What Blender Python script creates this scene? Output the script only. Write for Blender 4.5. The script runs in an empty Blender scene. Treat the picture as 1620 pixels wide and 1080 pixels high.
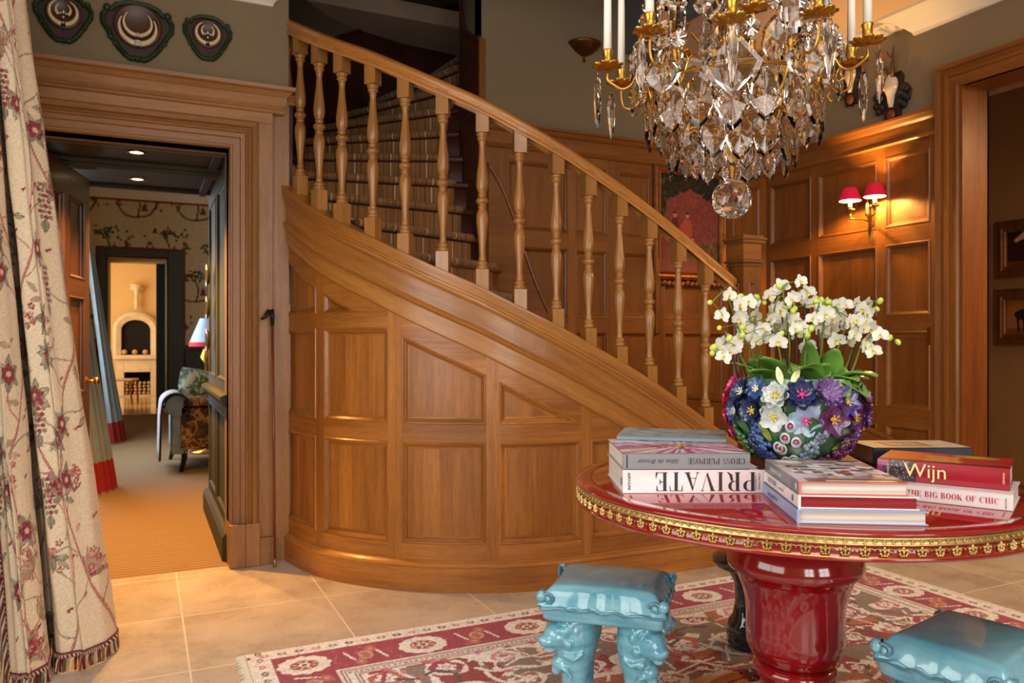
import bpy, math, random
import numpy as np
from mathutils import Vector, Matrix
sc = bpy.context.scene
R = math.radians; PI = math.pi
# ------------------------------------------------------------------ camera
FPX = 1236.0; YAW = R(25.3); HC = 1.15
_s, _c = math.sin(YAW), math.cos(YAW)
cam = bpy.data.cameras.new('camera'); camo = bpy.data.objects.new('camera', cam); sc.collection.objects.link(camo)
cam.sensor_width = 36; cam.lens = FPX / 1620 * 36; cam.clip_start = .05; cam.clip_end = 60
camo.location = (0, 0, HC); camo.rotation_euler = (R(90), 0, -YAW)
cam.dof.use_dof = True; cam.dof.focus_distance = 2.25; cam.dof.aperture_fstop = 5.6
sc.camera = camo
# ------------------------------------------------------------------ world, exposure, daylight
w = bpy.data.worlds.new('world'); sc.world = w; w.use_nodes = True
w.node_tree.nodes['Background'].inputs[0].default_value = (.75, .85, 1, 1); w.node_tree.nodes['Background'].inputs[1].default_value = .35
sc.view_settings.view_transform = 'Standard'; sc.view_settings.look = 'None'
sc.view_settings.exposure = -0.14; sc.view_settings.gamma = 1; sc.view_settings.use_curve_mapping = False
sc.cycles.caustics_reflective = False; sc.cycles.caustics_refractive = False
sc.cycles.sample_clamp_indirect = 6.0
sc.cycles.max_bounces = 14; sc.cycles.transmission_bounces = 10; sc.cycles.diffuse_bounces = 4

def area(name, loc, rot, sx, sy, power, col, spread=180):
    l = bpy.data.lights.new(name, 'AREA'); l.shape = 'RECTANGLE'; l.size = sx; l.size_y = sy; l.energy = power; l.color = col; l.spread = R(spread)
    o = bpy.data.objects.new(name, l); sc.collection.objects.link(o); o.location = loc; o.rotation_euler = rot; return o
def point(name, loc, power, col, rad=.02, parent=None):
    l = bpy.data.lights.new(name, 'POINT'); l.energy = power; l.color = col; l.shadow_soft_size = rad
    o = bpy.data.objects.new(name, l); sc.collection.objects.link(o); o.location = loc
    if parent: o.parent = parent
    return o
def spot(name, loc, tgt, power, col, size, blend=.6, rad=.03):
    l = bpy.data.lights.new(name, 'SPOT'); l.energy = power; l.color = col; l.spot_size = R(size); l.spot_blend = blend; l.shadow_soft_size = rad
    o = bpy.data.objects.new(name, l); sc.collection.objects.link(o); o.location = loc
    o.rotation_euler = (Vector(tgt) - Vector(loc)).to_track_quat('-Z', 'Y').to_euler(); return o
DAY = (1, .965, .91)
area('daylight_side_window', (-.74, 1.30, 1.62), (0, R(-90), 0), 1.95, 1.9, 52, DAY)
area('daylight_front_window_a', (-.05, -2.36, 1.6), (R(90), 0, 0), 1.1, 2.0, 56, DAY)
area('daylight_front_window_b', (1.75, -2.36, 1.6), (R(90), 0, 0), 1.1, 2.0, 56, DAY)
area('daylight_drawing_room', (-.78, 8.5, 1.6), (0, R(-90), 0), 2.0, 2.2, 100, (.86, .93, 1))
area('daylight_far_room', (-1.9, 16.2, 1.8), (0, R(-90), 0), 2.2, 2.6, 120, (1, .82, .56))
area('overhead_fill', (1.0, .3, 3.0), (0, 0, 0), 1.6, 1.6, 44, (1, .97, .93))  # added soft fill from above, no fitting; lifts floor and tabletops
spot('warm_wall_fill', (2.9, 1.2, 2.98), (3.6, 3.2, 1.1), 34, (1, .66, .32), 110, 1, .05)  # added warm fill aimed at the panelling by the stair foot, no fitting
area('side_room_lamp', (5.2, 1.4, 2.6), (0, 0, 0), .5, .5, 62, (1, .62, .30))
# ------------------------------------------------------------------ object helpers
COL = sc.collection
def tag(o, label=None, cat=None, group=None, kind=None):
    if label: o['label'] = label
    if cat: o['category'] = cat
    if group: o['group'] = group
    if kind: o['kind'] = kind
    return o
def empty(name, loc=(0, 0, 0), rz=0, label=None, cat=None, group=None, kind=None, parent=None):
    o = bpy.data.objects.new(name, None); COL.objects.link(o); o.location = loc; o.rotation_euler = (0, 0, rz); o.empty_display_size = .05
    if parent: o.parent = parent
    return tag(o, label, cat, group, kind)
def copy_tree(o, parent=None):
    c = o.copy(); COL.objects.link(c); c.parent = parent
    for ch in list(o.children): copy_tree(ch, c)
    return c
def onY(px, py, Y):
    a = (px - 810) / FPX; D = Y / (_c - _s * a); return Vector(((_s + _c * a) * D, Y, HC + (540 - py) / FPX * D))
def onX(px, py, X):
    a = (px - 810) / FPX; D = X / (_s + _c * a); return Vector((X, (_c - _s * a) * D, HC + (540 - py) / FPX * D))
def onZ(px, py, z=0.):
    D = (HC - z) * FPX / (py - 540); r = (px - 810) / FPX * D; return Vector((D * _s + r * _c, D * _c - r * _s, z))
def atD(px, py, D):
    r = (px - 810) / FPX * D; return Vector((D * _s + r * _c, D * _c - r * _s, HC + (540 - py) / FPX * D))
rng = random.Random(7)
class MB:
    """collects pieces of one mesh"""
    def __init__(s): s.v = []; s.f = []; s.uv = []; s.m = []; s.sm = []
    def add(s, verts, faces, uvs=None, m=0, smooth=False, M=None, off=None):
        b = len(s.v)
        if M is not None: verts = [M @ Vector(p) for p in verts]
        s.v.extend(tuple(p) for p in verts)
        if off is None: off = (rng.uniform(0, 60), rng.uniform(0, 60))
        for k, f in enumerate(faces):
            s.f.append([b + i for i in f]); s.m.append(m); s.sm.append(smooth)
            if uvs is None: s.uv.append([(off[0] + verts[i][0] + verts[i][1] * .3, off[1] + verts[i][2] + verts[i][1] * .7) for i in f])
            elif isinstance(uvs, dict): s.uv.append([(off[0] + a, off[1] + b2) for a, b2 in uvs[k]])
            else: s.uv.append([(off[0] + uvs[i][0], off[1] + uvs[i][1]) for i in f])
    def box(s, x0, y0, z0, x1, y1, z1, g=None, m=0, M=None, smooth=False):
        d = [abs(x1 - x0), abs(y1 - y0), abs(z1 - z0)]
        if g is None: g = d.index(max(d))
        else: g = 'xyz'.index(g)
        V = [(x, y, z) for z in (z0, z1) for y in (y0, y1) for x in (x0, x1)]
        Fs = [((0, 2, 3, 1), 2), ((4, 5, 7, 6), 2), ((0, 1, 5, 4), 1), ((2, 6, 7, 3), 1), ((0, 4, 6, 2), 0), ((1, 3, 7, 5), 0)]
        uv = {}
        for k, (f, ax) in enumerate(Fs):
            oth = [a for a in range(3) if a != ax]
            if g in oth: ua = g; va = [a for a in oth if a != g][0]
            else: ua, va = oth
            uv[k] = [(V[i][ua] * (1 if g in oth else .15), V[i][va] + ax * .37) for i in f]
        s.add(V, [f for f, _ in Fs], uv, m, smooth, M)
    def cbox(s, c, d, g=None, m=0, M=None):
        s.box(c[0] - d[0] / 2, c[1] - d[1] / 2, c[2] - d[2] / 2, c[0] + d[0] / 2, c[1] + d[1] / 2, c[2] + d[2] / 2, g, m, M)
    def lathe(s, prof, n=32, m=0, M=None, smooth=True, caps=False, sx=1, sy=1):
        V = []; F = []; UV = []
        L = 0
        for i, (r, z) in enumerate(prof):
            if i: L += math.hypot(r - prof[i - 1][0], z - prof[i - 1][1])
            for k in range(n + 1):
                a = 2 * PI * k / n; V.append((r * math.cos(a) * sx, r * math.sin(a) * sy, z)); UV.append((L, k / n * 2 * PI * .05))
        for i in range(len(prof) - 1):
            for k in range(n):
                a = i * (n + 1) + k; b = a + n + 1
                if prof[i][0] < 1e-6: F.append((a, b + 1, b))
                elif prof[i + 1][0] < 1e-6: F.append((a, a + 1, b))
                else: F.append((a, a + 1, b + 1, b))
        s.add(V, F, UV, m, smooth, M)
    def tube(s, P, r, n=8, m=0, M=None, cap=True, smooth=True):
        P = [Vector(p) for p in P]; k = len(P); rr = r if isinstance(r, (list, tuple)) else [r] * k
        V = []; F = []; UV = []; L = 0; up = None
        for i in range(k):
            t = (P[min(i + 1, k - 1)] - P[max(i - 1, 0)])
            t = t.normalized() if t.length > 1e-9 else Vector((0, 0, 1))
            if up is None:
                up = Vector((0, 0, 1)) if abs(t.z) < .9 else Vector((1, 0, 0))
            x = t.cross(up)
            if x.length < 1e-6: x = t.orthogonal()
            x.normalize(); y = x.cross(t).normalized(); up = y
            if i: L += (P[i] - P[i - 1]).length
            for j in range(n + 1):
                a = 2 * PI * j / n; V.append(P[i] + (x * math.cos(a) + y * math.sin(a)) * rr[i]); UV.append((L, j / n * rr[0] * 6))
        for i in range(k - 1):
            for j in range(n):
                a = i * (n + 1) + j; F.append((a, a + 1, a + n + 2, a + n + 1))
        if cap: F.append(tuple(range(n - 1, -1, -1))); F.append(tuple((k - 1) * (n + 1) + j for j in range(n)))
        s.add(V, F, UV, m, smooth, M)
    def sphere(s, c, r, n=12, m=0, M=None, sc3=(1, 1, 1), smooth=True):
        h = max(4, n // 2); prof = [(max(0, math.sin(PI * i / h)), -math.cos(PI * i / h)) for i in range(h + 1)]
        prof[0] = (0, -1); prof[-1] = (0, 1)
        T = Matrix.Translation(c) @ Matrix.Diagonal((r * sc3[0], r * sc3[1], r * sc3[2], 1))
        s.lathe(prof, n, m, (M @ T) if M is not None else T, smooth)
    def surf(s, fn, U, V, m=0, smooth=True, uvf=None, M=None, flip=False):
        vs = [fn(u, v) for v in V for u in U]; nu = len(U); F = []
        for j in range(len(V) - 1):
            for i in range(nu - 1):
                a = j * nu + i; q = (a, a + 1, a + nu + 1, a + nu); F.append(q[::-1] if flip else q)
        uv = [(uvf(u, v) if uvf else (u, v)) for v in V for u in U]
        s.add(vs, F, uv, m, smooth, M)
    def sweep(s, path, prof, nrm, closed=False, m=0, smooth=False, cap=True):
        """prof: (a, b) a = in-plane distance to the right of travel, b = along nrm"""
        P = [Vector(p) for p in path]; N = Vector(nrm).normalized(); k = len(P); V = []; UV = []; L = 0; np_ = len(prof)
        pl = [0]
        for i in range(1, np_): pl.append(pl[-1] + math.hypot(prof[i][0] - prof[i - 1][0], prof[i][1] - prof[i - 1][1]))
        for i in range(k):
            d0 = (P[i] - P[i - 1]).normalized() if (i > 0 or closed) else None
            d1 = (P[(i + 1) % k] - P[i]).normalized() if (i < k - 1 or closed) else None
            if d0 is None: d0 = d1
            if d1 is None: d1 = d0
            n0 = d0.cross(N).normalized(); n1 = d1.cross(N).normalized(); b = n0 + n1
            b = n0 if b.length < 1e-6 else b / (1 + n0.dot(n1))
            if i: L += (P[i] - P[i - 1]).length
            for j, (a, h) in enumerate(prof): V.append(P[i] + b * a + N * h); UV.append((L, pl[j]))
        F = []
        for i in range(k - (0 if closed else 1)):
            for j in range(np_ - 1):
                a = i * np_ + j; c = ((i + 1) % k) * np_ + j; F.append((a, a + 1, c + 1, c))
        if cap and not closed: F.append(tuple(range(np_))); F.append(tuple((k - 1) * np_ + j for j in range(np_ - 1, -1, -1)))
        s.add(V, F, UV, m, smooth)
    def prism(s, pts, z0, z1, m=0, M=None, smooth=False, scale_top=1.0):
        n = len(pts); cx = sum(p[0] for p in pts) / n; cy = sum(p[1] for p in pts) / n
        V = [(x, y, z0) for x, y in pts] + [(cx + (x - cx) * scale_top, cy + (y - cy) * scale_top, z1) for x, y in pts]
        F = [tuple(range(n - 1, -1, -1)), tuple(range(n, 2 * n))] + [(i, (i + 1) % n, n + (i + 1) % n, n + i) for i in range(n)]
        s.add(V, F, None, m, smooth, M)
    def build(s, name, mats, parent=None, bevel=0, seg=2, weld=False, loc=None, auto=None):
        me = bpy.data.meshes.new(name); me.from_pydata(s.v, [], s.f)
        uvl = me.uv_layers.new(name='UVMap')
        flat = [c for f in s.uv for p in f for c in p]; uvl.data.foreach_set('uv', flat)
        me.polygons.foreach_set('material_index', s.m); me.polygons.foreach_set('use_smooth', s.sm)
        if not isinstance(mats, (list, tuple)): mats = [mats]
        for mt in mats: me.materials.append(mt)
        me.update()
        o = bpy.data.objects.new(name, me); COL.objects.link(o)
        if parent: o.parent = parent
        if loc: o.location = loc
        if weld:
            md = o.modifiers.new('weld', 'WELD'); md.merge_threshold = .0004
        if bevel:
            md = o.modifiers.new('bevel', 'BEVEL'); md.width = bevel; md.segments = seg; md.limit_method = 'ANGLE'; md.angle_limit = R(35)
        return o
def S(name, mb, mats, **k):
    o = mb.build(name, mats, **k)
    if not k.get('parent'): o['kind'] = 'structure'
    return o
def lerp(a, b, t): return a + (b - a) * t
def interp(x, xs, ys): return float(np.interp(x, xs, ys))
def frange(a, b, n): return [a + (b - a) * i / n for i in range(n + 1)]
# ------------------------------------------------------------------ materials
def lin(c):
    return tuple((x / 12.92 if x <= .04045 else ((x + .055) / 1.055) ** 2.4) for x in [v / 255 for v in c])
def newmat(name):
    m = bpy.data.materials.new(name); m.use_nodes = True; nt = m.node_tree; b = nt.nodes['Principled BSDF']; return m, nt, b
def N(nt, t, **kw):
    n = nt.nodes.new(t)
    for k, v in kw.items():
        if k.startswith('i_'):
            key = k[2:]; key = int(key) if key.isdigit() else key.replace('_', ' ')
            n.inputs[key].default_value = v
        else: setattr(n, k, v)
    return n
def ramp(nt, src, stops):
    r = nt.nodes.new('ShaderNodeValToRGB'); e = r.color_ramp.elements
    while len(e) < len(stops): e.new(.5)
    for q, (p, c) in zip(e, stops): q.position = p; q.color = (*c, 1) if len(c) == 3 else c
    nt.links.new(src, r.inputs[0]); return r
def mixc(nt, f, a, b, mode='MIX'):
    n = nt.nodes.new('ShaderNodeMix'); n.data_type = 'RGBA'; n.blend_type = mode
    for s_, v in ((n.inputs[0], f), (n.inputs[6], a), (n.inputs[7], b)):
        if hasattr(v, 'links') or isinstance(v, bpy.types.NodeSocket): nt.links.new(v, s_)
        elif isinstance(v, (int, float)): s_.default_value = v
        else: s_.default_value = (*v, 1)
    return n.outputs[2]
def plain(name, rgb, rough=.5, metal=0, coat=0, var=.06, scale=8, bump=0, bscale=60, spec=.5, sheen=0, sss=0):
    m, nt, b = newmat(name); c = lin(rgb)
    tc = N(nt, 'ShaderNodeTexCoord'); no = N(nt, 'ShaderNodeTexNoise', i_Scale=scale, i_Detail=4.0); nt.links.new(tc.outputs['Object'], no.inputs['Vector'])
    lo = tuple(max(0, x * (1 - var * 1.6)) for x in c); hi = tuple(min(1, x * (1 + var * 1.6)) for x in c)
    r = ramp(nt, no.outputs[0], [(.3, lo), (.7, hi)]); nt.links.new(r.outputs[0], b.inputs['Base Color'])
    b.inputs['Roughness'].default_value = rough; b.inputs['Metallic'].default_value = metal; b.inputs['Coat Weight'].default_value = coat; b.inputs['Coat Roughness'].default_value = .06
    b.inputs['Specular IOR Level'].default_value = spec; b.inputs['Sheen Weight'].default_value = sheen
    if sss: b.inputs['Subsurface Weight'].default_value = sss; b.inputs['Subsurface Scale'].default_value = .01; b.inputs['Subsurface Radius'].default_value = (1, .6, .4)
    if bump:
        n2 = N(nt, 'ShaderNodeTexNoise', i_Scale=bscale, i_Detail=3.0); nt.links.new(tc.outputs['Object'], n2.inputs['Vector'])
        bp = N(nt, 'ShaderNodeBump', i_Strength=bump, i_Distance=.002); nt.links.new(n2.outputs[0], bp.inputs['Height']); nt.links.new(bp.outputs[0], b.inputs['Normal'])
    return m
def wood(name, dark, light, rough=.36, coat=.25, contrast=1.0, pore=.5, wm=.45):
    m, nt, b = newmat(name); D_, L_ = lin(dark), lin(light)
    uv = N(nt, 'ShaderNodeUVMap', uv_map='UVMap')
    def noise(sx, sy, det, rg=.5):
        mp = N(nt, 'ShaderNodeMapping'); mp.inputs['Scale'].default_value = (sx, sy, 1); nt.links.new(uv.outputs[0], mp.inputs[0])
        n = N(nt, 'ShaderNodeTexNoise', i_Scale=1.0, i_Detail=det, i_Roughness=rg); nt.links.new(mp.outputs[0], n.inputs['Vector']); return n.outputs[0]
    big = noise(.9, 7, 3); mid = noise(2.2, 42, 5, .65); fine = noise(14, 420, 2)
    board = noise(.05, .05, 0)
    a = N(nt, 'ShaderNodeMath', operation='MULTIPLY_ADD'); a.inputs[1].default_value = 1 - wm; nt.links.new(big, a.inputs[0])
    t = N(nt, 'ShaderNodeMath', operation='MULTIPLY'); t.inputs[1].default_value = wm; nt.links.new(mid, t.inputs[0]); nt.links.new(t.outputs[0], a.inputs[2])
    mid_c = tuple((x + y) / 2 for x, y in zip(D_, L_))
    k = .17 / contrast
    r = ramp(nt, a.outputs[0], [(.5 - k, D_), (.5, mid_c), (.5 + k, L_)])
    f = ramp(nt, fine, [(.36, (1 - pore * .55,) * 3), (.52, (1, 1, 1))])
    c = mixc(nt, 1.0, r.outputs[0], f.outputs[0], 'MULTIPLY')
    bt = ramp(nt, board, [(.35, (.87, .85, .82)), (.65, (1.12, 1.12, 1.10))])
    c = mixc(nt, 1.0, c, bt.outputs[0], 'MULTIPLY')
    nt.links.new(c, b.inputs['Base Color']); b.inputs['Coat Weight'].default_value = coat; b.inputs['Coat Roughness'].default_value = .22
    rr = ramp(nt, mid, [(.3, (rough + .1,) * 3), (.7, (rough - .05,) * 3)]); nt.links.new(rr.outputs[0], b.inputs['Roughness'])
    bp = N(nt, 'ShaderNodeBump', i_Strength=.25, i_Distance=.0008); nt.links.new(fine, bp.inputs['Height']); nt.links.new(bp.outputs[0], b.inputs['Normal'])
    return m
def emit(name, rgb, s):
    m, nt, b = newmat(name); b.inputs['Emission Color'].default_value = (*lin(rgb), 1); b.inputs['Emission Strength'].default_value = s; b.inputs['Base Color'].default_value = (*lin(rgb), 1); return m
def glass(name, tint=(1, 1, 1), rough=0.0, ior=1.5):
    m, nt, b = newmat(name); b.inputs['Transmission Weight'].default_value = 1; b.inputs['IOR'].default_value = ior; b.inputs['Roughness'].default_value = rough
    no = N(nt, 'ShaderNodeTexNoise', i_Scale=30.0); r = ramp(nt, no.outputs[0], [(0, tuple(x * .96 for x in tint)), (1, tint)]); nt.links.new(r.outputs[0], b.inputs['Base Color']); return m
def painted(name, rough=.8, bump=.3, bscale=300, sheen=0, coat=0, wave=None):
    """colour comes from the surface's own woven, printed or painted pattern"""
    m, nt, b = newmat(name); at = N(nt, 'ShaderNodeAttribute', attribute_name='Col'); tc = N(nt, 'ShaderNodeTexCoord')
    n1 = N(nt, 'ShaderNodeTexNoise', i_Scale=float(bscale), i_Detail=2.0); nt.links.new(tc.outputs['Object'], n1.inputs['Vector'])
    r = ramp(nt, n1.outputs[0], [(.25, (.82,) * 3), (.75, (1.1,) * 3)])
    nt.links.new(mixc(nt, 1.0, at.outputs['Color'], r.outputs[0], 'MULTIPLY'), b.inputs['Base Color'])
    b.inputs['Roughness'].default_value = rough; b.inputs['Sheen Weight'].default_value = sheen; b.inputs['Coat Weight'].default_value = coat
    if bump:
        bp = N(nt, 'ShaderNodeBump', i_Strength=bump, i_Distance=.003); nt.links.new(n1.outputs[0], bp.inputs['Height']); nt.links.new(bp.outputs[0], b.inputs['Normal'])
    return m
# ---- a pattern drawn point by point on a fine mesh
class Cv:
    def __init__(s, W, H, res, base):
        s.W, s.H, s.res = W, H, res; s.nx = int(round(W / res)) + 1; s.ny = int(round(H / res)) + 1
        s.a = np.empty((s.ny, s.nx, 3), np.float32); s.a[:] = base
        s.X, s.Y = np.meshgrid(np.linspace(0, W, s.nx), np.linspace(0, H, s.ny))
        s.r = np.random.RandomState(5)
    def _bb(s, x0, y0, x1, y1):
        i0 = max(0, int(math.floor(x0 / s.res))); i1 = min(s.nx, int(math.ceil(x1 / s.res)) + 1); j0 = max(0, int(math.floor(y0 / s.res))); j1 = min(s.ny, int(math.ceil(y1 / s.res)) + 1)
        return (slice(j0, j1), slice(i0, i1)) if i1 > i0 and j1 > j0 else None
    def _put(s, sl, mask, col, al):
        v = s.a[sl]; k = (mask * al)[..., None]; v[:] = v * (1 - k) + np.array(col, np.float32) * k
    def ell(s, cx, cy, rx, ry=None, ang=0, col=(0, 0, 0), al=1, ring=0):
        ry = rx if ry is None else ry; m = max(rx, ry); sl = s._bb(cx - m, cy - m, cx + m, cy + m)
        if sl is None: return
        dx = s.X[sl] - cx; dy = s.Y[sl] - cy; c_, s_ = math.cos(ang), math.sin(ang); u = (dx * c_ + dy * s_) / rx; v = (-dx * s_ + dy * c_) / ry; q = u * u + v * v
        k = (q <= 1)
        if ring: k = k & (q >= (1 - ring) ** 2)
        s._put(sl, k.astype(np.float32), col, al)
    def poly(s, P, col, al=1):
        xs = [p[0] for p in P]; ys = [p[1] for p in P]; sl = s._bb(min(xs), min(ys), max(xs), max(ys))
        if sl is None: return
        X, Y = s.X[sl], s.Y[sl]; k = np.zeros(X.shape, bool)
        for i in range(len(P)):
            x0, y0 = P[i - 1]; x1, y1 = P[i]
            if y0 == y1: continue
            k ^= ((y0 > Y) != (y1 > Y)) & (X < (x1 - x0) * (Y - y0) / (y1 - y0) + x0)
        s._put(sl, k.astype(np.float32), col, al)
    def line(s, P, w_, col, al=1):
        for i in range(1, len(P)):
            (x0, y0), (x1, y1) = P[i - 1], P[i]; sl = s._bb(min(x0, x1) - w_, min(y0, y1) - w_, max(x0, x1) + w_, max(y0, y1) + w_)
            if sl is None: continue
            X, Y = s.X[sl], s.Y[sl]; dx, dy = x1 - x0, y1 - y0; L = dx * dx + dy * dy + 1e-12; t = np.clip(((X - x0) * dx + (Y - y0) * dy) / L, 0, 1)
            q = np.hypot(X - x0 - t * dx, Y - y0 - t * dy); s._put(sl, (q <= w_ / 2).astype(np.float32), col, al)
    def rect(s, x0, y0, x1, y1, col, al=1):
        sl = s._bb(x0, y0, x1, y1)
        if sl: s._put(sl, np.ones(s.X[sl].shape, np.float32), col, al)
    def grain(s, amp, streak=0):
        n = s.r.normal(0, amp, s.a.shape[:2] + (1,)); s.a = s.a * (1 + n)
        if streak: s.a = s.a * (1 + s.r.normal(0, streak, (s.ny, 1, 1)))
        s.a = np.clip(s.a, 0, 1).astype(np.float32)
    def mesh(s, name, fn, mats, parent=None, smooth=True, flip=False):
        X, Y, Z = fn(s.X, s.Y); co = np.stack([X, Y, Z], -1).reshape(-1, 3).astype(np.float32)
        idx = np.arange(s.nx * s.ny).reshape(s.ny, s.nx); q = np.stack([idx[:-1, :-1], idx[:-1, 1:], idx[1:, 1:], idx[1:, :-1]], -1).reshape(-1, 4)
        if flip: q = q[:, ::-1]
        me = bpy.data.meshes.new(name); me.vertices.add(len(co)); me.vertices.foreach_set('co', co.ravel()); nf = len(q)
        me.loops.add(nf * 4); me.loops.foreach_set('vertex_index', q.ravel().astype(np.int32)); me.polygons.add(nf)
        me.polygons.foreach_set('loop_start', np.arange(0, nf * 4, 4, dtype=np.int32)); me.polygons.foreach_set('use_smooth', np.full(nf, smooth, bool))
        me.update(calc_edges=True)
        at = me.color_attributes.new('Col', 'FLOAT_COLOR', 'POINT'); c4 = np.ones((s.nx * s.ny, 4), np.float32); A = s.a.reshape(-1, 3)
        c4[:, :3] = np.where(A <= .04045, A / 12.92, ((A + .055) / 1.055) ** 2.4); at.data.foreach_set('color', c4.ravel())
        me.materials.append(mats); me.validate()
        o = bpy.data.objects.new(name, me); COL.objects.link(o)
        if parent: o.parent = parent
        return o
def c8(r, g, b): return (r / 255, g / 255, b / 255)
# ------------------------------------------------------------------ shared materials
OAK = wood('oak_golden', (128, 72, 24), (202, 134, 60), .36, .25, .8)
OAKS = wood('oak_string', (140, 82, 30), (208, 146, 72), .32, .35, .8)
OAKW = wood('oak_wall', (104, 58, 18), (158, 98, 38), .38, .25, .85)
OAKC = wood('oak_casing', (130, 86, 44), (178, 126, 72), .45, .12, .8, .5, .3)
OAKB = wood('oak_baluster', (138, 90, 38), (186, 132, 68), .28, .5, pore=.3)
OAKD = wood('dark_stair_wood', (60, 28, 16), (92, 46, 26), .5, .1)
WALLP = plain('olive_grey_wall', (134, 117, 90), .9, var=.02, scale=90, bump=.25, bscale=500)
WHITE = plain('white_plaster', (226, 216, 202), .7, var=.01)
CEIL = plain('ceiling_lamp_tint', (208, 178, 152), .85, var=.01)  # white ceiling; the warm lamp glow is put into this peach colour
GREEN = plain('green_painted_panel', (60, 62, 34), .6, var=.06, spec=.25)
GREEND = plain('dark_green_ceiling', (64, 60, 46), .6, var=.05, spec=.25)
BRASS = plain('brass', (196, 146, 62), .25, 1, var=.05)
GILT = plain('gilt_bronze', (198, 150, 62), .30, 1, var=.08, scale=30)
BRONZE = plain('dark_bronze', (120, 84, 48), .38, 1, var=.12, scale=20)
CREAMW = plain('cream_far_wall', (226, 190, 128), .9, var=.02)
BLACKM = plain('black_iron', (26, 24, 22), .45, .4)
# ------------------------------------------------------------------ floors
def tile_mat():
    m, nt, b = newmat('limestone_tiles'); tc = N(nt, 'ShaderNodeTexCoord'); mp = N(nt, 'ShaderNodeMapping'); nt.links.new(tc.outputs['Object'], mp.inputs[0])
    mp.inputs['Location'].default_value = (-.149 + .598 * 4, -2.945 + .6 * 12, 0)
    br = N(nt, 'ShaderNodeTexBrick', offset=0.0, squash=1.0); br.inputs['Scale'].default_value = 1; br.inputs['Brick Width'].default_value = .598; br.inputs['Row Height'].default_value = .6
    br.inputs['Mortar Size'].default_value = .0045; br.inputs['Mortar Smooth'].default_value = .3; br.inputs['Bias'].default_value = 0
    br.inputs['Color1'].default_value = (.92, .92, .92, 1); br.inputs['Color2'].default_value = (1.06, 1.05, 1.03, 1); nt.links.new(mp.outputs[0], br.inputs['Vector'])
    n1 = N(nt, 'ShaderNodeTexNoise', i_Scale=3.5, i_Detail=6.0, i_Roughness=.6); nt.links.new(tc.outputs['Object'], n1.inputs['Vector'])
    r = ramp(nt, n1.outputs[0], [(.3, lin((180, 166, 148))), (.5, lin((200, 187, 170))), (.7, lin((214, 204, 190)))])
    n2 = N(nt, 'ShaderNodeTexNoise', i_Scale=45.0, i_Detail=3.0); nt.links.new(tc.outputs['Object'], n2.inputs['Vector'])
    r2 = ramp(nt, n2.outputs[0], [(.28, (.78, .74, .68)), (.40, (1, 1, 1))])
    c = mixc(nt, 1.0, r.outputs[0], r2.outputs[0], 'MULTIPLY'); c = mixc(nt, 1.0, c, br.outputs['Color'], 'MULTIPLY')
    c = mixc(nt, br.outputs['Fac'], c, lin((232, 224, 208))); nt.links.new(c, b.inputs['Base Color'])
    rr = ramp(nt, n1.outputs[0], [(.3, (.22,) * 3), (.7, (.36,) * 3)]); nt.links.new(rr.outputs[0], b.inputs['Roughness'])
    bp = N(nt, 'ShaderNodeBump', i_Strength=.4, i_Distance=.002, invert=True); nt.links.new(br.outputs['Fac'], bp.inputs['Height']); nt.links.new(bp.outputs[0], b.inputs['Normal'])
    return m
TILE = tile_mat()
def sisal_mat():
    m, nt, b = newmat('sisal'); tc = N(nt, 'ShaderNodeTexCoord')
    wv = N(nt, 'ShaderNodeTexWave', wave_type='BANDS', bands_direction='Y'); wv.inputs['Scale'].default_value = 7; wv.inputs['Distortion'].default_value = 1.2; wv.inputs['Detail Scale'].default_value = 3; wv.inputs['Detail'].default_value = 2
    nt.links.new(tc.outputs['Object'], wv.inputs['Vector'])
    w2 = N(nt, 'ShaderNodeTexWave', wave_type='BANDS', bands_direction='Y'); w2.inputs['Scale'].default_value = 32; w2.inputs['Distortion'].default_value = .8; nt.links.new(tc.outputs['Object'], w2.inputs['Vector'])
    r = ramp(nt, wv.outputs[0], [(0, lin((126, 100, 68))), (.5, lin((146, 118, 82))), (1, lin((160, 132, 96)))]); r2 = ramp(nt, w2.outputs[0], [(0, (.82,) * 3), (1, (1.05,) * 3)])
    nt.links.new(mixc(nt, 1.0, r.outputs[0], r2.outputs[0], 'MULTIPLY'), b.inputs['Base Color']); b.inputs['Roughness'].default_value = .85
    bp = N(nt, 'ShaderNodeBump', i_Strength=.5, i_Distance=.003); nt.links.new(w2.outputs[0], bp.inputs['Height']); nt.links.new(bp.outputs[0], b.inputs['Normal']); return m
SISAL = sisal_mat()
mb = MB(); mb.box(-.95, -2.6, -.08, 6.2, 4.24, 0); mb.box(.70, 4.24, -.08, 4.2, 4.45, 0); S('floor', mb, TILE)
mb = MB(); mb.box(-1.0, 4.24, -.08, .70, 13.70, 0); mb.box(.70, 4.45, -.08, 3.4, 13.70, 0); S('floor_drawing_room', mb, SISAL)
POLISH = plain('polished_far_floor', (206, 176, 128), .12, var=.12, scale=2.5)
mb = MB(); mb.box(-2.2, 13.70, -.08, 3.4, 19.3, 0); S('floor_far_room', mb, POLISH)
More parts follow.
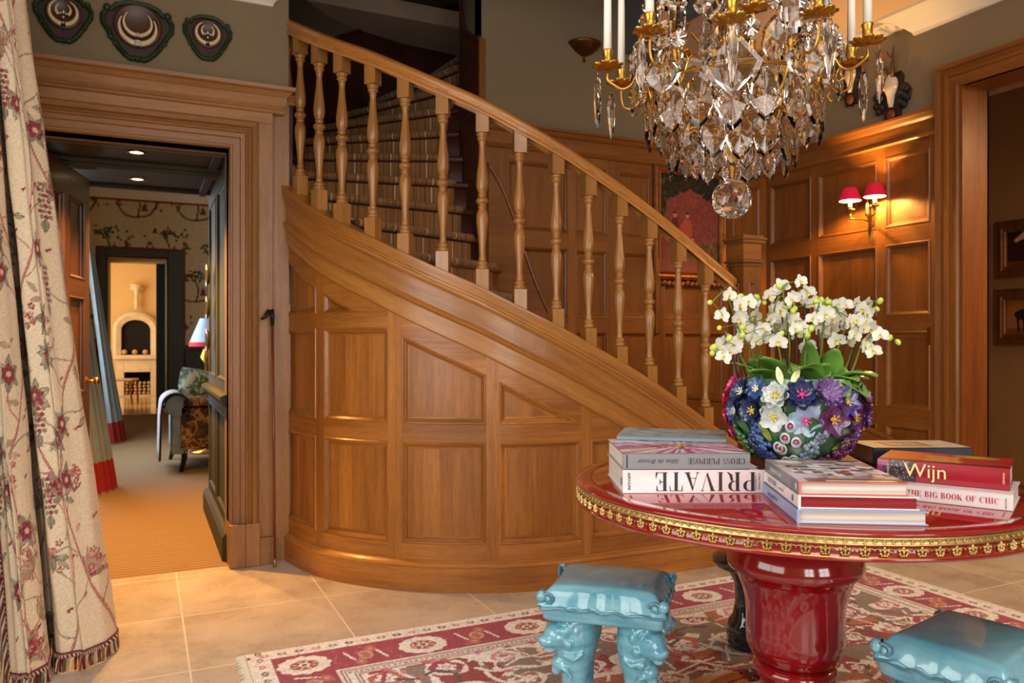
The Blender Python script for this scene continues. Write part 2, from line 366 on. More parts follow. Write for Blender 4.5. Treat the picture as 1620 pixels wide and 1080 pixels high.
# ------------------------------------------------------------------ hall walls
def wall(name, boxes, mat_, **k):
    q = MB()
    for b_ in boxes: q.box(*b_)
    return S(name, q, mat_, **k)
YB = 4.24; XR = 4.0; ZC = 3.02
wall('wall_left', [(-.95, -2.6, 0, -.78, .30, 5.6), (-.95, 2.30, 0, -.78, 4.45, 5.6), (-.95, .30, 0, -.78, 2.30, .62), (-.95, .30, 2.62, -.78, 2.30, 5.6)], WALLP)
wall('wall_back', [(-.78, YB, 0, -.50, YB + .21, 2.137), (-.78, YB, 2.137, .398, YB + .21, 5.6), (.398, YB, 0, .698, YB + .21, 5.6), (1.805, YB, 0, XR, YB + .21, 5.6), (.698, YB, 5.2, 1.805, YB + .21, 5.6)], WALLP)
wall('wall_right', [(XR, 2.775, 0, XR + .19, YB + .21, 5.6), (XR, 1.45, 2.53, XR + .19, 2.775, 5.6), (XR, -2.6, 0, XR + .19, 1.45, 5.6)], WALLP)
wall('wall_front', [(-.95, -2.6, 0, -.70, -2.42, 5.6), (-.70, -2.6, 0, 2.40, -2.42, .5), (-.70, -2.6, 2.7, 2.40, -2.42, 5.6), (.60, -2.6, .5, 1.10, -2.42, 2.7), (2.40, -2.6, 0, XR + .2, -2.42, 5.6)], WALLP)
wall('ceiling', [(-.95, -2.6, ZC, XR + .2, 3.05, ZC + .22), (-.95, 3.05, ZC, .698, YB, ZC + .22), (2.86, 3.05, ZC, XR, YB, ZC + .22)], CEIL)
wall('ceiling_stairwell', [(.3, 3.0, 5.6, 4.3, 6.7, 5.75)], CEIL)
# windows the daylight comes through
def window(name, M, W, H):
    q = MB(); t = .05
    q.box(-W / 2, -.03, 0, W / 2, .03, t); q.box(-W / 2, -.03, H - t, W / 2, .03, H)
    for x in (-W / 2, -.02, W / 2 - t): q.box(x, -.03, 0, x + (t if abs(x) > .1 else .04), .03, H)
    for z in (H * .33, H * .66): q.box(-W / 2, -.02, z - .015, W / 2, .02, z + .015)
    o = S(name, q, WHITE); o.matrix_world = M; return o
window('window_1', Matrix.Translation((-.73, 1.30, .62)) @ Matrix.Rotation(R(90), 4, 'Z'), 1.98, 2.0)
window('window_2', Matrix.Translation((-.05, -2.33, .5)), 1.28, 2.2)
window('window_3', Matrix.Translation((1.75, -2.33, .5)), 1.28, 2.2)
# side room to the right, seen through the wide opening
BRW = plain('brown_side_room_wall', (142, 104, 60), .85, var=.03)
wall('wall_side_room', [(5.62, -.6, 0, 5.8, 5.0, 3.2), (XR + .19, 4.6, 0, 5.8, 4.8, 3.2), (XR + .19, -.8, 0, 5.8, -.6, 3.2)], BRW)
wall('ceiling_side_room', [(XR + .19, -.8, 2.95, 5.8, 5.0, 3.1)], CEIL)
# ------------------------------------------------------------------ panelling toolkit
def cell(mb, sf, s0, s1, zb, zt, n=10, rings=None, m=0):
    rings = rings or [(0, 0), (.004, .004), (.009, .003), (.012, -.004), (.021, -.012), (.024, -.020), (.034, -.0205)]
    rows = []
    e = .001
    for ins, d in rings:
        a = s0 + ins; sl = (zt(s1) - zt(s0)) / (s1 - s0); k = math.sqrt(1 + sl * sl)
        top = lambda s: zt(s) - ins * k
        b = s1 - ins; bot = zb + ins
        if top(b) < bot:
            lo, hi = a, b
            for _ in range(30):
                mid = (lo + hi) / 2
                if top(mid) < bot: hi = mid
                else: lo = mid
            b = lo
        ss = frange(a, b, n); rows.append(([(s, bot, d) for s in ss], [(s, max(bot, top(s)), d) for s in ss]))
    ou, ov = rng.uniform(0, 50), rng.uniform(0, 50)
    for k in range(len(rows) - 1):
        (b0, t0), (b1, t1) = rows[k], rows[k + 1]; V = []; UV = []; F = []
        for i in range(n + 1):
            for p in (b0[i], b1[i], t0[i], t1[i]): V.append(sf(*p)); UV.append((p[0], p[1] * .6 + p[2]))
        for i in range(n):
            o = 4 * i; F.append((o, o + 4, o + 5, o + 1)); F.append((o + 2, o + 3, o + 7, o + 6))
        mb.add(V, F, UV, m, False, off=(ou, ov))
        V = [sf(*p) for p in (b0[0], b1[0], t1[0], t0[0], b0[n], b1[n], t1[n], t0[n])]; UV = [(p[1], p[0] + p[2]) for p in (b0[0], b1[0], t1[0], t0[0], b0[n], b1[n], t1[n], t0[n])]
        mb.add(V, [(0, 1, 2, 3), (4, 7, 6, 5)], UV, m, False, off=(ou, ov))
    b, t = rows[-1]; V = []; UV = []
    for i in range(n + 1):
        for p in (b[i], t[i]): V.append(sf(*p)); UV.append((p[1], p[0]))
    cuts = [0, n] if s1 - s0 < .2 else [0] + sorted(rng.sample(range(int(n * .2), max(int(n * .85), int(n * .2) + 3)), 1 if s1 - s0 < .32 else 2)) + [n]
    for c0, c1 in zip(cuts, cuts[1:]):
        if c1 <= c0: continue
        mb.add(V, [(2 * i, 2 * i + 2, 2 * i + 3, 2 * i + 1) for i in range(c0, c1)], UV, m, True, off=(rng.uniform(0, 50), ov))
def fill(mb, sf, s0, s1, fb, ft, n=10, vert=False, d=0, m=0):
    fb = fb if callable(fb) else (lambda s, v=fb: v); ft = ft if callable(ft) else (lambda s, v=ft: v); V = []; UV = []
    for s in frange(s0, s1, n):
        for z in (fb(s), max(fb(s), ft(s))): V.append(sf(s, z, d)); UV.append((z, s) if vert else (s, z))
    mb.add(V, [(2 * i, 2 * i + 2, 2 * i + 3, 2 * i + 1) for i in range(n)], UV, m, True)
def panel_wall(mb, sf, cols, rows, z0, z1, sA, sB, n=12, joint=.0012):
    """cols: panel (s0, s1); rows: panel (z0, z1); stiles run full height"""
    s = sA
    for a, b in cols + [(sB, sB)]:
        if a > s + .001: fill(mb, sf, s, a, z0, z1, 1, True)
        if a < sB:
            z = z0
            for zb, zt in rows:
                fill(mb, sf, a, b, z, zb, n); cell(mb, sf, a, b, zb, lambda q, v=zt: v, n); z = zt
            fill(mb, sf, a, b, z, z1, n)
        s = b
PROUD = .022
sfB = lambda s, z, d: (s, YB - PROUD - d, z)
sfR = lambda s, z, d: (XR - PROUD - d, YB - s, z)
ROWS = [(.22, .66), (.76, 1.21), (1.30, 1.72), (1.82, 2.235)]
mb = MB(); panel_wall(mb, sfB, [(1.97, 2.38), (2.43, 2.665), (2.745, 3.0), (3.10, 3.60), (3.68, 3.93)], ROWS, 0, 2.30, 1.805, XR - PROUD)
mb.box(1.805, YB - PROUD, 0, 1.806, YB - .001, 2.3)
S('trim_1', mb, OAKW)
mb = MB(); panel_wall(mb, sfR, [(.06, .43), (.49, .94), (1.0, 1.29)], ROWS, 0, 2.30, PROUD, YB - 2.90)
S('trim_2', mb, OAKW)
# wainscot cornice along both walls
CP = [(0, 2.30), (.012, 2.30), (.020, 2.308), (.014, 2.322), (.006, 2.326), (.006, 2.395), (.012, 2.400), (.020, 2.408), (.032, 2.425), (.044, 2.430), (.046, 2.443), (-.02, 2.443)]
mb = MB(); mb.sweep([(1.805, YB - PROUD, 0), (XR - PROUD, YB - PROUD, 0), (XR - PROUD, 2.90, 0)], CP, (0, 0, 1)); S('trim_3', mb, OAKW)
mb = MB()
for x in (3.035,): mb.box(x - .02, YB - PROUD - .03, 1.2, x + .02, YB - PROUD, 2.30)
S('trim_4', mb, OAKW, bevel=.006)
# secret-door latch plate in the right-hand panelling
mb = MB(); mb.box(XR - PROUD - .004, 2.945, 1.18 - .05, XR - PROUD, 2.965, 1.18 + .05); tag(mb.build('latch_plate', BRASS), 'small upright brass latch plate let into the oak panelling beside the right door casing', 'latch')
# wide opening on the right: casing and jamb
AP = [(0, 0), (0, .030), (.012, .036), (.022, .036), (.026, .030), (.060, .030), (.064, .038), (.082, .040), (.088, .034), (.105, .034), (.110, .045), (.128, .050), (.134, .044), (.134, 0)]
mb = MB(); mb.sweep([(XR, 1.45, 0), (XR, 1.45, 2.525), (XR, 2.773, 2.525), (XR, 2.773, 0)], AP, (-1, 0, 0)); S('trim_5', mb, OAKW)
OAKJ = wood('oak_jamb_red', (104, 54, 20), (148, 84, 36), .4, .2)
mb = MB(); mb.box(XR - .02, 2.773, 0, XR + .20, 2.76, 2.525, 'z'); mb.box(XR - .02, 1.45, 2.525, XR + .20, 2.76, 2.54, 'y'); mb.box(XR - .02, 1.45, 0, XR + .20, 1.463, 2.525, 'z'); S('trim_6', mb, OAKJ)
mb = MB(); mb.sweep([(XR + .20, 1.46, 0), (XR + .20, 1.46, 2.52), (XR + .20, 2.76, 2.52), (XR + .20, 2.76, 0)], [(0, 0), (0, .012), (.012, .012), (.012, 0)], (-1, 0, 0)); S('trim_7', mb, OAKW)
mb = MB(); mb.box(XR, -2.4, 0, XR - .02, 1.31, .14); S('baseboard_right', mb, OAKW)
# ceiling crown
CR = [(0, 2.90), (.015, 2.90), (.02, 2.915), (.035, 2.93), (.06, 2.955), (.10, 2.985), (.135, 3.0), (.15, 3.003), (.15, ZC), (0, ZC)]
mb = MB(); mb.sweep([(-.78, 3.05, 0), (-.78, YB, 0), (.60, YB, 0), (.60, YB + .05, 0)], CR, (0, 0, 1)); S('trim_8', mb, WHITE)
mb = MB(); mb.sweep([(XR + .15, 3.045, 0), (XR, 3.045, 0), (XR, -2.4, 0)], CR, (0, 0, 1)); S('trim_9', mb, WHITE)
C2 = [(0, 2.965), (.02, 2.965), (.05, 2.99), (.09, 3.0), (.09, ZC), (0, ZC)]
mb = MB(); mb.sweep([(2.86, YB, 0), (XR, YB, 0), (XR, 3.05, 0)], C2, (0, 0, 1)); S('trim_10', mb, WHITE)
# edge of the stairwell opening in the ceiling
FAS = plain('stairwell_fascia', (96, 96, 92), .8)
mb = MB(); mb.box(2.80, 3.05, ZC - .02, 2.86, YB, ZC + .6); mb.box(.698, 3.0, ZC - .02, 2.86, 3.05, ZC + .6); mb.box(.60, 3.05, ZC - .02, .698, YB, ZC + .6); S('trim_11', mb, FAS)
wall('wall_stairwell', [(.60, 3.0, 3.3, 3.1, 3.05, 5.6), (.55, 3.0, 3.3, .60, YB, 5.6), (2.86, 3.0, 3.3, 2.92, YB, 5.6)], WALLP)
# ------------------------------------------------------------------ left doorway: casing, pilaster, entablature
AL = [(0, -.10), (0, .030), (.006, .036), (.014, .036), (.018, .030), (.050, .030), (.055, .040), (.075, .040), (.080, .050), (.088, .055), (.094, .048), (.104, .045), (.110, .062), (.128, .072), (.140, .064), (.140, 0)]
mb = MB(); mb.sweep([(.398, YB, .22), (.398, YB, 2.137), (-.50, YB, 2.137), (-.50, YB, .22)], AL, (0, -1, 0)); S('trim_12', mb, OAKC)
mb = MB()
for x0, x1 in ((.396, .475), (.475, .545), (-.58, -.498), (-.65, -.58)): mb.box(x0, YB - .072, 0, x1, YB + .10, .22, 'z')
S('trim_13', mb, OAKC, bevel=.004)
mb = MB(); mb.box(.538, YB - .045, .14, .612, YB, 2.277, 'z'); mb.box(.538, YB - .060, 0, .622, YB, .14, 'x'); mb.box(-.78, YB - .045, .0, -.64, YB, 2.277, 'z'); mb.box(-.78, YB - .045, 2.277, .612, YB, 2.345, 'x'); S('trim_14', mb, OAKC, bevel=.003)
EN = [(0, 2.330), (.048, 2.330), (.056, 2.336), (.060, 2.345), (.054, 2.352), (.052, 2.362), (.060, 2.372), (.066, 2.385), (.066, 2.412), (.074, 2.418), (.088, 2.436), (.104, 2.444), (.106, 2.462), (0, 2.462)]
mb = MB(); mb.sweep([(-.78, YB, 0), (.612, YB, 0), (.612, YB + .02, 0)], EN, (0, 0, 1)); S('trim_15', mb, OAKC)
mb = MB(); mb.box(.612, YB - .014, 0, .698, YB, 2.40, 'z'); mb.sweep([(.60, YB, 0), (.71, YB, 0), (.71, YB + .03, 0)], [(0, 2.395), (.018, 2.395), (.026, 2.408), (.022, 2.415), (.036, 2.432), (.038, 2.443), (0, 2.443)], (0, 0, 1)); S('trim_16', mb, OAKC)
# ------------------------------------------------------------------ staircase
PL = [(.655, 4.30), (.669, 4.26), (.692, 4.128), (.745, 3.909), (.832, 3.744), (.95, 3.593), (1.09, 3.465), (1.215, 3.378), (1.346, 3.307), (1.5, 3.241), (1.639, 3.198), (1.85, 3.172), (2.141, 3.168), (2.37, 3.168), (2.84, 3.168)]
def plan_curve():
    P = [np.array(p, float) for p in PL]; P = [2 * P[0] - P[1]] + P + [2 * P[-1] - P[-2]]; out = []
    for i in range(1, len(P) - 2):
        p0, p1, p2, p3 = P[i - 1:i + 3]
        for k in range(24):
            t = k / 24; out.append(.5 * ((2 * p1) + (-p0 + p2) * t + (2 * p0 - 5 * p1 + 4 * p2 - p3) * t * t + (-p0 + 3 * p1 - 3 * p2 + p3) * t ** 3))
    out.append(P[-2]); C = np.array(out)
    for _ in range(400): C[1:-1] = (C[:-2] + 2 * C[1:-1] + C[2:]) / 4
    d = np.r_[0, np.cumsum(np.linalg.norm(np.diff(C, axis=0), axis=1))]; Sx = np.linspace(0, d[-1], 241)
    C = np.c_[np.interp(Sx, d, C[:, 0]), np.interp(Sx, d, C[:, 1])]; T = np.gradient(C, axis=0); T /= np.linalg.norm(T, axis=1)[:, None]
    return Sx, C, np.c_[T[:, 1], -T[:, 0]]
CS, CC, CN = plan_curve()
def PC(s, off=0):
    x = np.interp(s, CS, CC[:, 0]); y = np.interp(s, CS, CC[:, 1]); nx = np.interp(s, CS, CN[:, 0]); ny = np.interp(s, CS, CN[:, 1]); return Vector((x + nx * off, y + ny * off, 0)), Vector((nx, ny, 0)).normalized()
def sfD(s, z, d):
    p, n = PC(s, -.022 + d); return (p.x, p.y, z)
ZSs = [-.2, 0, .169, .39, .577, .772, .948, 1.138, 1.327, 1.507, 1.694, 1.867, 2.041, 2.216, 2.393, 2.566, 2.9]
ZSz = [2.11, 2.01, 1.923, 1.819, 1.733, 1.651, 1.567, 1.481, 1.399, 1.306, 1.218, 1.129, 1.042, .946, .839, .726, .52]
_zz = np.interp(np.linspace(-.2, 2.9, 311), ZSs, ZSz)
for _ in range(40): _zz[1:-1] = (_zz[:-2] + 2 * _zz[1:-1] + _zz[2:]) / 4
zS = lambda s: float(np.interp(s, np.linspace(-.2, 2.9, 311), _zz))
SE = 2.64
stair = empty('staircase', (1.6, 3.4, 0), label='curving oak staircase with panelled drum, turned balusters and striped runner', cat='staircase')
INV = stair.matrix_world.inverted() if False else Matrix.Translation((-1.6, -3.4, 0))
def part(name, mb, mats, parent=stair, **k):
    o = mb.build(name, mats, parent=parent, **k); o.matrix_parent_inverse = INV if parent is stair else Matrix(); return o
mb = MB()
STILES = [(-.0, .03), (.407, .47), (.872, .941), (1.345, 1.406), (1.813, 1.865), (2.25, 2.31), (2.60, SE)]
zB = lambda s: zS(s) - .305; SL = lambda s: zS(s) - .392
for i, (a, b) in enumerate(STILES):
    fill(mb, sfD, a, b, 0, zB, 3, True)
    if i == len(STILES) - 1: break
    c0, c1 = b, STILES[i + 1][0]; z = 0; lowf = lambda s: 0.
    for zb, zt in ((.215, .685), (.768, 1.215), (1.288, 3.0)):
        if SL(c0) - zb < .05: break
        tf = lambda s, zb=zb, zt=zt: max(zb, min(zt, SL(s)))
        fill(mb, sfD, c0, c1, lowf, zb, 14); cell(mb, sfD, c0, c1, zb, lambda s, zt=zt: min(zt, SL(s)), 16); lowf = tf
    fill(mb, sfD, c0, c1, lowf, zB, 14)
part('curved_panelling', mb, OAK)
# base skirting of the drum
def drumsweep(mb, prof, s0, s1, n, zf, m=0, off=0):
    V = []; UV = []; pl = [0]; k = len(prof)
    for i in range(1, k): pl.append(pl[-1] + math.hypot(prof[i][0] - prof[i - 1][0], prof[i][1] - prof[i - 1][1]))
    for s in frange(s0, s1, n):
        p, nn = PC(s, off)
        for j, (a, h) in enumerate(prof): V.append((p.x + nn.x * a, p.y + nn.y * a, zf(s) + h)); UV.append((s, pl[j]))
    F = [(i * k + j, i * k + j + 1, (i + 1) * k + j + 1, (i + 1) * k + j) for i in range(n) for j in range(k - 1)]
    F += [tuple(range(k - 1, -1, -1)), tuple(n * k + j for j in range(k))]
    mb.add(V, F, UV, m, False)
mb = MB(); drumsweep(mb, [(-.03, 0), (0, 0), (0, .112), (.003, .116), (.003, .122), (-.004, .130), (-.014, .138), (-.018, .142), (-.03, .142)][::-1], 0, SE, 60, lambda s: 0)
part('base_skirting', mb, OAK)
SP = [(-.10, -.02), (-.10, 0), (.012, 0), (.016, -.003), (.016, -.012), (.010, -.050), (.004, -.054), (.002, -.066), (-.004, -.070), (-.002, -.080), (.004, -.086), (.000, -.092), (-.006, -.094), (-.006, -.185), (.002, -.190), (.008, -.198), (.004, -.208), (-.006, -.214), (-.010, -.218), (-.010, -.300), (-.018, -.308), (-.03, -.308)]
mb = MB(); drumsweep(mb, SP[::-1], -.02, 2.72, 90, zS); part('outer_string', mb, OAKS)
HP = [(-.034, 0), (-.036, .012), (-.030, .018), (-.024, .024), (-.030, .034), (-.036, .048), (-.032, .062), (-.016, .074), (0, .078), (.016, .074), (.032, .062), (.036, .048), (.030, .034), (.024, .024), (.030, .018), (.036, .012), (.034, 0)]
mb = MB(); drumsweep(mb, HP, -.03, 2.745, 100, lambda s: zS(s) + .80, off=-.05); ho = part('handrail', mb, OAKS)
for p in ho.data.polygons: p.use_smooth = True
BP = [(0, .085), (.019, .085), (.023, .088), (.024, .096), (.021, .102), (.017, .106), (.021, .110), (.0215, .117), (.017, .123), (.013, .128), (.0155, .134), (.0125, .142), (.012, .165), (.014, .20), (.0175, .24), (.0225, .285), (.0245, .315), (.0235, .340), (.018, .360), (.014, .367), (.018, .371), (.0185, .376), (.014, .381), (.016, .386), (.0235, .394), (.0260, .402), (.0235, .410), (.016, .418), (.014, .423), (.0185, .428), (.018, .433), (.014, .437), (.018, .444), (.0235, .464), (.0245, .489), (.0225, .519), (.0175, .565), (.014, .605), (.012, .64), (.0125, .662), (.0155, .670), (.013, .676), (.017, .681), (.0215, .687), (.021, .694), (.017, .698), (.021, .702), (.024, .708), (.023, .716), (0, .718)]
mb = MB(); mb.lathe(BP, 20); mb.box(-.025, -.025, -.03, .025, .025, .085, 'z'); mb.box(-.025, -.025, .716, .025, .025, .835, 'z')
BS = [.005, .169, .39, .577, .772, .948, 1.138, 1.327, 1.507, 1.694, 1.867, 2.041, 2.216, 2.393, 2.566]
bal0 = None
for s in BS:
    p, n = PC(s, -.05); a = math.atan2(n.y, n.x)
    if bal0 is None: b_ = bal0 = mb.build('baluster', OAKB, parent=stair); b_.scale = (1.17, 1.17, 1)
    else: b_ = bal0.copy(); COL.objects.link(b_); b_.parent = stair
    b_.matrix_parent_inverse = INV; b_.location = (p.x, p.y, zS(s) + .0); b_.rotation_euler = (0, 0, a)
# newel post
def newel(cx, cy, z0, zt, w_):
    q = MB(); h = w_ / 2
    q.box(cx - h, cy - h, z0, cx + h, cy + h, zt - .13, 'z')
    for (dx, dy) in ((-1, 0), (0, -1), (1, 0), (0, 1)):
        sf = (lambda s, z, d, dx=dx, dy=dy: (cx + dx * (h + .006 + d) + (-dy) * s, cy + dy * (h + .006 + d) + dx * s, z))
        panel_wall(q, sf, [(-h + .03, h - .03)], [(z0 + .25, zt - .24)], z0, zt - .135, -h - .006, h + .006)
    for z, e, t in ((zt - .155, .012, .012), (zt - .135, .020, .012), (zt - .12, .008, .09), (zt - .032, .022, .016), (zt - .016, .030, .010), (zt - .006, .018, .012)): q.box(cx - h - e, cy - h - e, z, cx + h + e, cy + h + e, z + t, 'x')
    return q
part('newel_post', newel(2.89, 3.225, 0.15, 1.70, .105), OAKW)
# steps
RZ = .1765
def O(s): p, _ = PC(s, -.10); return (p.x, p.y)
L = [None, ((4.0, 3.02), (2.69, 3.02)), ((4.0, 3.32), (2.93, 3.30)), ((3.6, YB), (2.93, 3.32)), ((2.80, YB), O(2.60)), ((2.54, YB), O(2.30)), ((2.36, YB), O(1.94)), ((2.22, YB), O(1.56)), ((2.06, YB), O(1.16)),
     ((1.87, 4.14), O(.78)), ((1.80, 4.27), O(.46)), ((1.79, 4.34), (.72, 4.22)), ((1.785, 4.42), (.72, 4.60)), ((1.785, 4.50), (.76, 4.95)), ((1.80, 4.58), (.86, 5.32)), ((1.84, 4.66), (1.03, 5.64)), ((1.90, 4.73), (1.28, 5.90)), ((1.97, 4.80), (1.58, 6.08)), ((2.1, 4.85), (1.95, 6.2)), ((2.3, 4.9), (2.35, 6.25)), ((2.6, 4.9), (2.7, 6.25))]
STONE = plain('limestone_step', (214, 190, 150), .5, var=.1, scale=12)
def step_prof(k, w_, lift, noseR=.03):
    a = Vector((*L[k][0], 0)).lerp(Vector((*L[k][1], 0)), w_); b = Vector((*L[k + 1][0], 0)).lerp(Vector((*L[k + 1][1], 0)), w_); d = (a - b).normalized(); z = RZ * k; zl = RZ * (k - 1) + lift
    pts = [a + d * lift + Vector((0, 0, zl)), a + d * lift + Vector((0, 0, z - .045))]
    for i in range(7):
        t = -PI / 2 + PI * i / 6; pts.append(a + d * (lift + .008 + noseR * math.cos(t)) + Vector((0, 0, z + lift - .022 + .022 * math.sin(t))))
    pts.append(b + d * lift + Vector((0, 0, z + lift))); return pts
for k in range(1, 20):
    q = MB(); ws = frange(0, 1, 10); P = [step_prof(k, x, 0, .022) for x in ws]; n = len(P[0]); V = [p for r_ in P for p in r_]
    Fc = [(i * n + j, i * n + j + 1, (i + 1) * n + j + 1, (i + 1) * n + j) for i in range(10) for j in range(n - 1)]
    q.add(V, Fc, [(w_ * 1.1, j * .05) for w_ in ws for j in range(n)], 0, True)
    if k <= 2:   # closed ends of the lowest steps
        e = P[-1]; b0 = [Vector((p.x, p.y, 0)) for p in (e[0], e[-1])]; q.add([*e, b0[1], b0[0]], [tuple(range(len(e) + 2))], None, 0)
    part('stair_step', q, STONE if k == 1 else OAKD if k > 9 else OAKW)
def runner_mat():
    m, nt, b = newmat('striped_runner'); uv = N(nt, 'ShaderNodeUVMap', uv_map='UVMap'); mp = N(nt, 'ShaderNodeMapping'); mp.inputs['Scale'].default_value = (1, .0, 1); nt.links.new(uv.outputs[0], mp.inputs[0])
    n = N(nt, 'ShaderNodeTexNoise', i_Scale=75.0, i_Detail=1.0); nt.links.new(mp.outputs[0], n.inputs['Vector'])
    r = ramp(nt, n.outputs[0], [(.0, lin((84, 54, 32))), (.36, lin((116, 74, 42))), (.44, lin((156, 108, 62))), (.52, lin((124, 90, 50))), (.58, lin((166, 118, 68))), (.68, lin((136, 76, 42)))]); r.color_ramp.interpolation = 'CONSTANT'
    sp = N(nt, 'ShaderNodeSeparateXYZ'); nt.links.new(uv.outputs[0], sp.inputs[0])
    md = N(nt, 'ShaderNodeMath', operation='PINGPONG'); md.inputs[1].default_value = .11; nt.links.new(sp.outputs[0], md.inputs[0])
    lt = N(nt, 'ShaderNodeMath', operation='LESS_THAN'); lt.inputs[1].default_value = .0032; nt.links.new(md.outputs[0], lt.inputs[0])
    nt.links.new(mixc(nt, lt.outputs[0], r.outputs[0], lin((220, 200, 164))), b.inputs['Base Color']); b.inputs['Roughness'].default_value = .95; b.inputs['Sheen Weight'].default_value = .2; return m
RUN = runner_mat()
q = MB()
for k in range(2, 20):
    w0, w1 = (.075, .90); ws = frange(w0, w1, 12); P = [step_prof(k, x, .010, .030) for x in ws]; n = len(P[0]); V = [p for r_ in P for p in r_]
    wd = (Vector((*L[k][0], 0)) - Vector((*L[k][1], 0))).length
    q.add(V, [(i * n + j, i * n + j + 1, (i + 1) * n + j + 1, (i + 1) * n + j) for i in range(12) for j in range(n - 1)], [(w_ * wd, j * .05) for w_ in ws for j in range(n)], 0, True, off=(0, 0))
    for e, fl in ((P[0], 1), (P[-1], 0)):
        q.add([*e, e[0] - (e[1] - e[0]) * 0, ], [tuple(range(len(e)))], None, 0)
part('carpet_runner', q, RUN)
# wall string: on the back wall, round the wall end, and down the right wall
def ribbon(q, P, th, zlow, ztop, cap=.012):
    """P: plan points with the room on the right of travel"""
    V = []; UV = []; k = len(P); Ls = 0
    for i in range(k):
        p = Vector((*P[i], 0)); t = (Vector((*P[min(i + 1, k - 1)], 0)) - Vector((*P[max(i - 1, 0)], 0))).normalized(); n = t.cross(Vector((0, 0, 1)))
        if i: Ls += (p - Vector((*P[i - 1], 0))).length
        for j, (d, z) in enumerate(((0, zlow[i]), (th, zlow[i]), (th, ztop[i] - .045), (th - .006, ztop[i] - .038), (th + .004, ztop[i] - .026), (th + .006, ztop[i] - .006), (th, ztop[i]), (0, ztop[i]))): V.append(p + n * d + Vector((0, 0, z))); UV.append((Ls, z))
    q.add(V, [(i * 8 + j, i * 8 + j + 1, (i + 1) * 8 + j + 1, (i + 1) * 8 + j) for i in range(k - 1) for j in range(7)] + [tuple(range(8)), tuple((k - 1) * 8 + 7 - j for j in range(8))], UV, 0, False)
q = MB()
xs = [1.83, 1.86, 1.90, 1.94, 2.0, 2.06, 2.13, 2.21, 2.32, 2.5, 2.8, 3.3, 3.97]; zt = [2.20, 2.16, 2.10, 2.02, 1.88, 1.71, 1.53, 1.37, 1.20, 1.04, .90, .80, .72]
ribbon(q, [(x, YB - PROUD) for x in xs], .03, [max(0, z - .75) for z in zt], zt); part('wall_string', q, OAKW)
q = MB(); ys = [YB - PROUD, 4.0, 3.7, 3.43, 3.2, 2.92]; ribbon(q, [(XR - PROUD, y) for y in ys], .03, [0] * 6, [.72, .71, .695, .66, .60, .44]); part('wall_string', q, OAKW)
# wainscot of the wall end and inner curve beyond
q = MB()
IN = [(1.805, YB), (1.805, 4.34), (1.80, 4.45), (1.815, 4.56), (1.85, 4.66), (1.92, 4.76), (2.02, 4.83), (2.2, 4.88), (2.6, 4.92)]; zi = [2.95, 2.99, 3.06, 3.25, 3.45, 3.7, 3.9, 4.1, 4.3]
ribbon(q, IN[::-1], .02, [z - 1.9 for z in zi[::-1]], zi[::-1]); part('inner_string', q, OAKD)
q = MB(); q.box(1.785, YB - .016, 1.7, 1.822, YB + .002, 2.93, 'z'); part('corner_post', q, OAKW)
OUTP = [(.700, 4.25), (.700, 4.6), (.74, 4.98), (.85, 5.36), (1.02, 5.69), (1.27, 5.96), (1.58, 6.15), (1.95, 6.27), (2.4, 6.32), (3.2, 6.32)]; zo = [2.45, 2.66, 2.86, 3.05, 3.25, 3.45, 3.65, 3.85, 4.05, 4.4]
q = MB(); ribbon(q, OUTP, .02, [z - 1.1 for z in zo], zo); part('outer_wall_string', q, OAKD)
# stairwell walls behind
q = MB()
for P, m_ in ((OUTP, 0), (IN, 0)):
    V = []; s_ = -1 if P is OUTP else 1
    for i, p in enumerate(P):
        t = (Vector((*P[min(i + 1, len(P) - 1)], 0)) - Vector((*P[max(i - 1, 0)], 0))).normalized(); n = t.cross(Vector((0, 0, 1))) * s_
        for dd in (0, .07): V += [Vector((*p, 0)) + n * dd, Vector((*p, 5.6)) + n * dd]
    F = []
    for i in range(len(P) - 1): a = 4 * i; F += [(a, a + 4, a + 5, a + 1), (a + 2, a + 3, a + 7, a + 6), (a + 1, a + 5, a + 7, a + 3)]
    q.add(V, F, None, 0, True)
q.box(3.2, 4.45, 0, 3.3, 6.5, 5.6)
S('wall_stairwell_curved', q, WALLP)
# ------------------------------------------------------------------ passage, drawing room, far room
wall('wall_passage', [(-.62, YB + .21, 0, -.52, 5.75, 2.16), (.42, YB + .21, 0, .60, 5.75, 2.16)], GREEN)
q = MB()
for (x0, x1, y0, y1, z0, z1) in [(-.50, .42, YB, 5.75, 2.16, 2.20)]: q.box(x0, y0, z0, x1, y1, z1)
S('ceiling_passage', q, GREEND)
q = MB()
sfP = lambda s, z, d: (.42 - .012 - d, 4.45 + s, z)
for yy in (YB + .15, 4.86, 5.02, 5.62): q.box(-.50, yy, 2.135, .42, yy + .04, 2.16)
for xx in (-.50, .34): q.box(xx, YB + .1, 2.14, xx + .05, 5.75, 2.16)
q.box(-.50, 4.90, 2.115, .42, 4.99, 2.16)
S('trim_17', q, GREEND, bevel=.006)
q = MB(); sfP2 = lambda s, z, d: (.42 - .010 - d, 5.75 - s, z)
panel_wall(q, sfP2, [(.08, .60), (.70, 1.22)], [(.20, .74), (.93, 2.05)], 0, 2.16, 0, 1.52)
q.sweep([(.41, 5.75, 0), (.41, YB + .10, 0)], [(0, .80), (.02, .805), (.035, .82), (.045, .84), (.045, .86), (.02, .87), (0, .87)], (0, 0, 1))
q.sweep([(.41, 5.75, 0), (.41, YB + .10, 0)], [(0, 0), (.035, 0), (.035, .12), (.02, .14), (0, .15)], (0, 0, 1))
S('trim_18', q, GREEN)
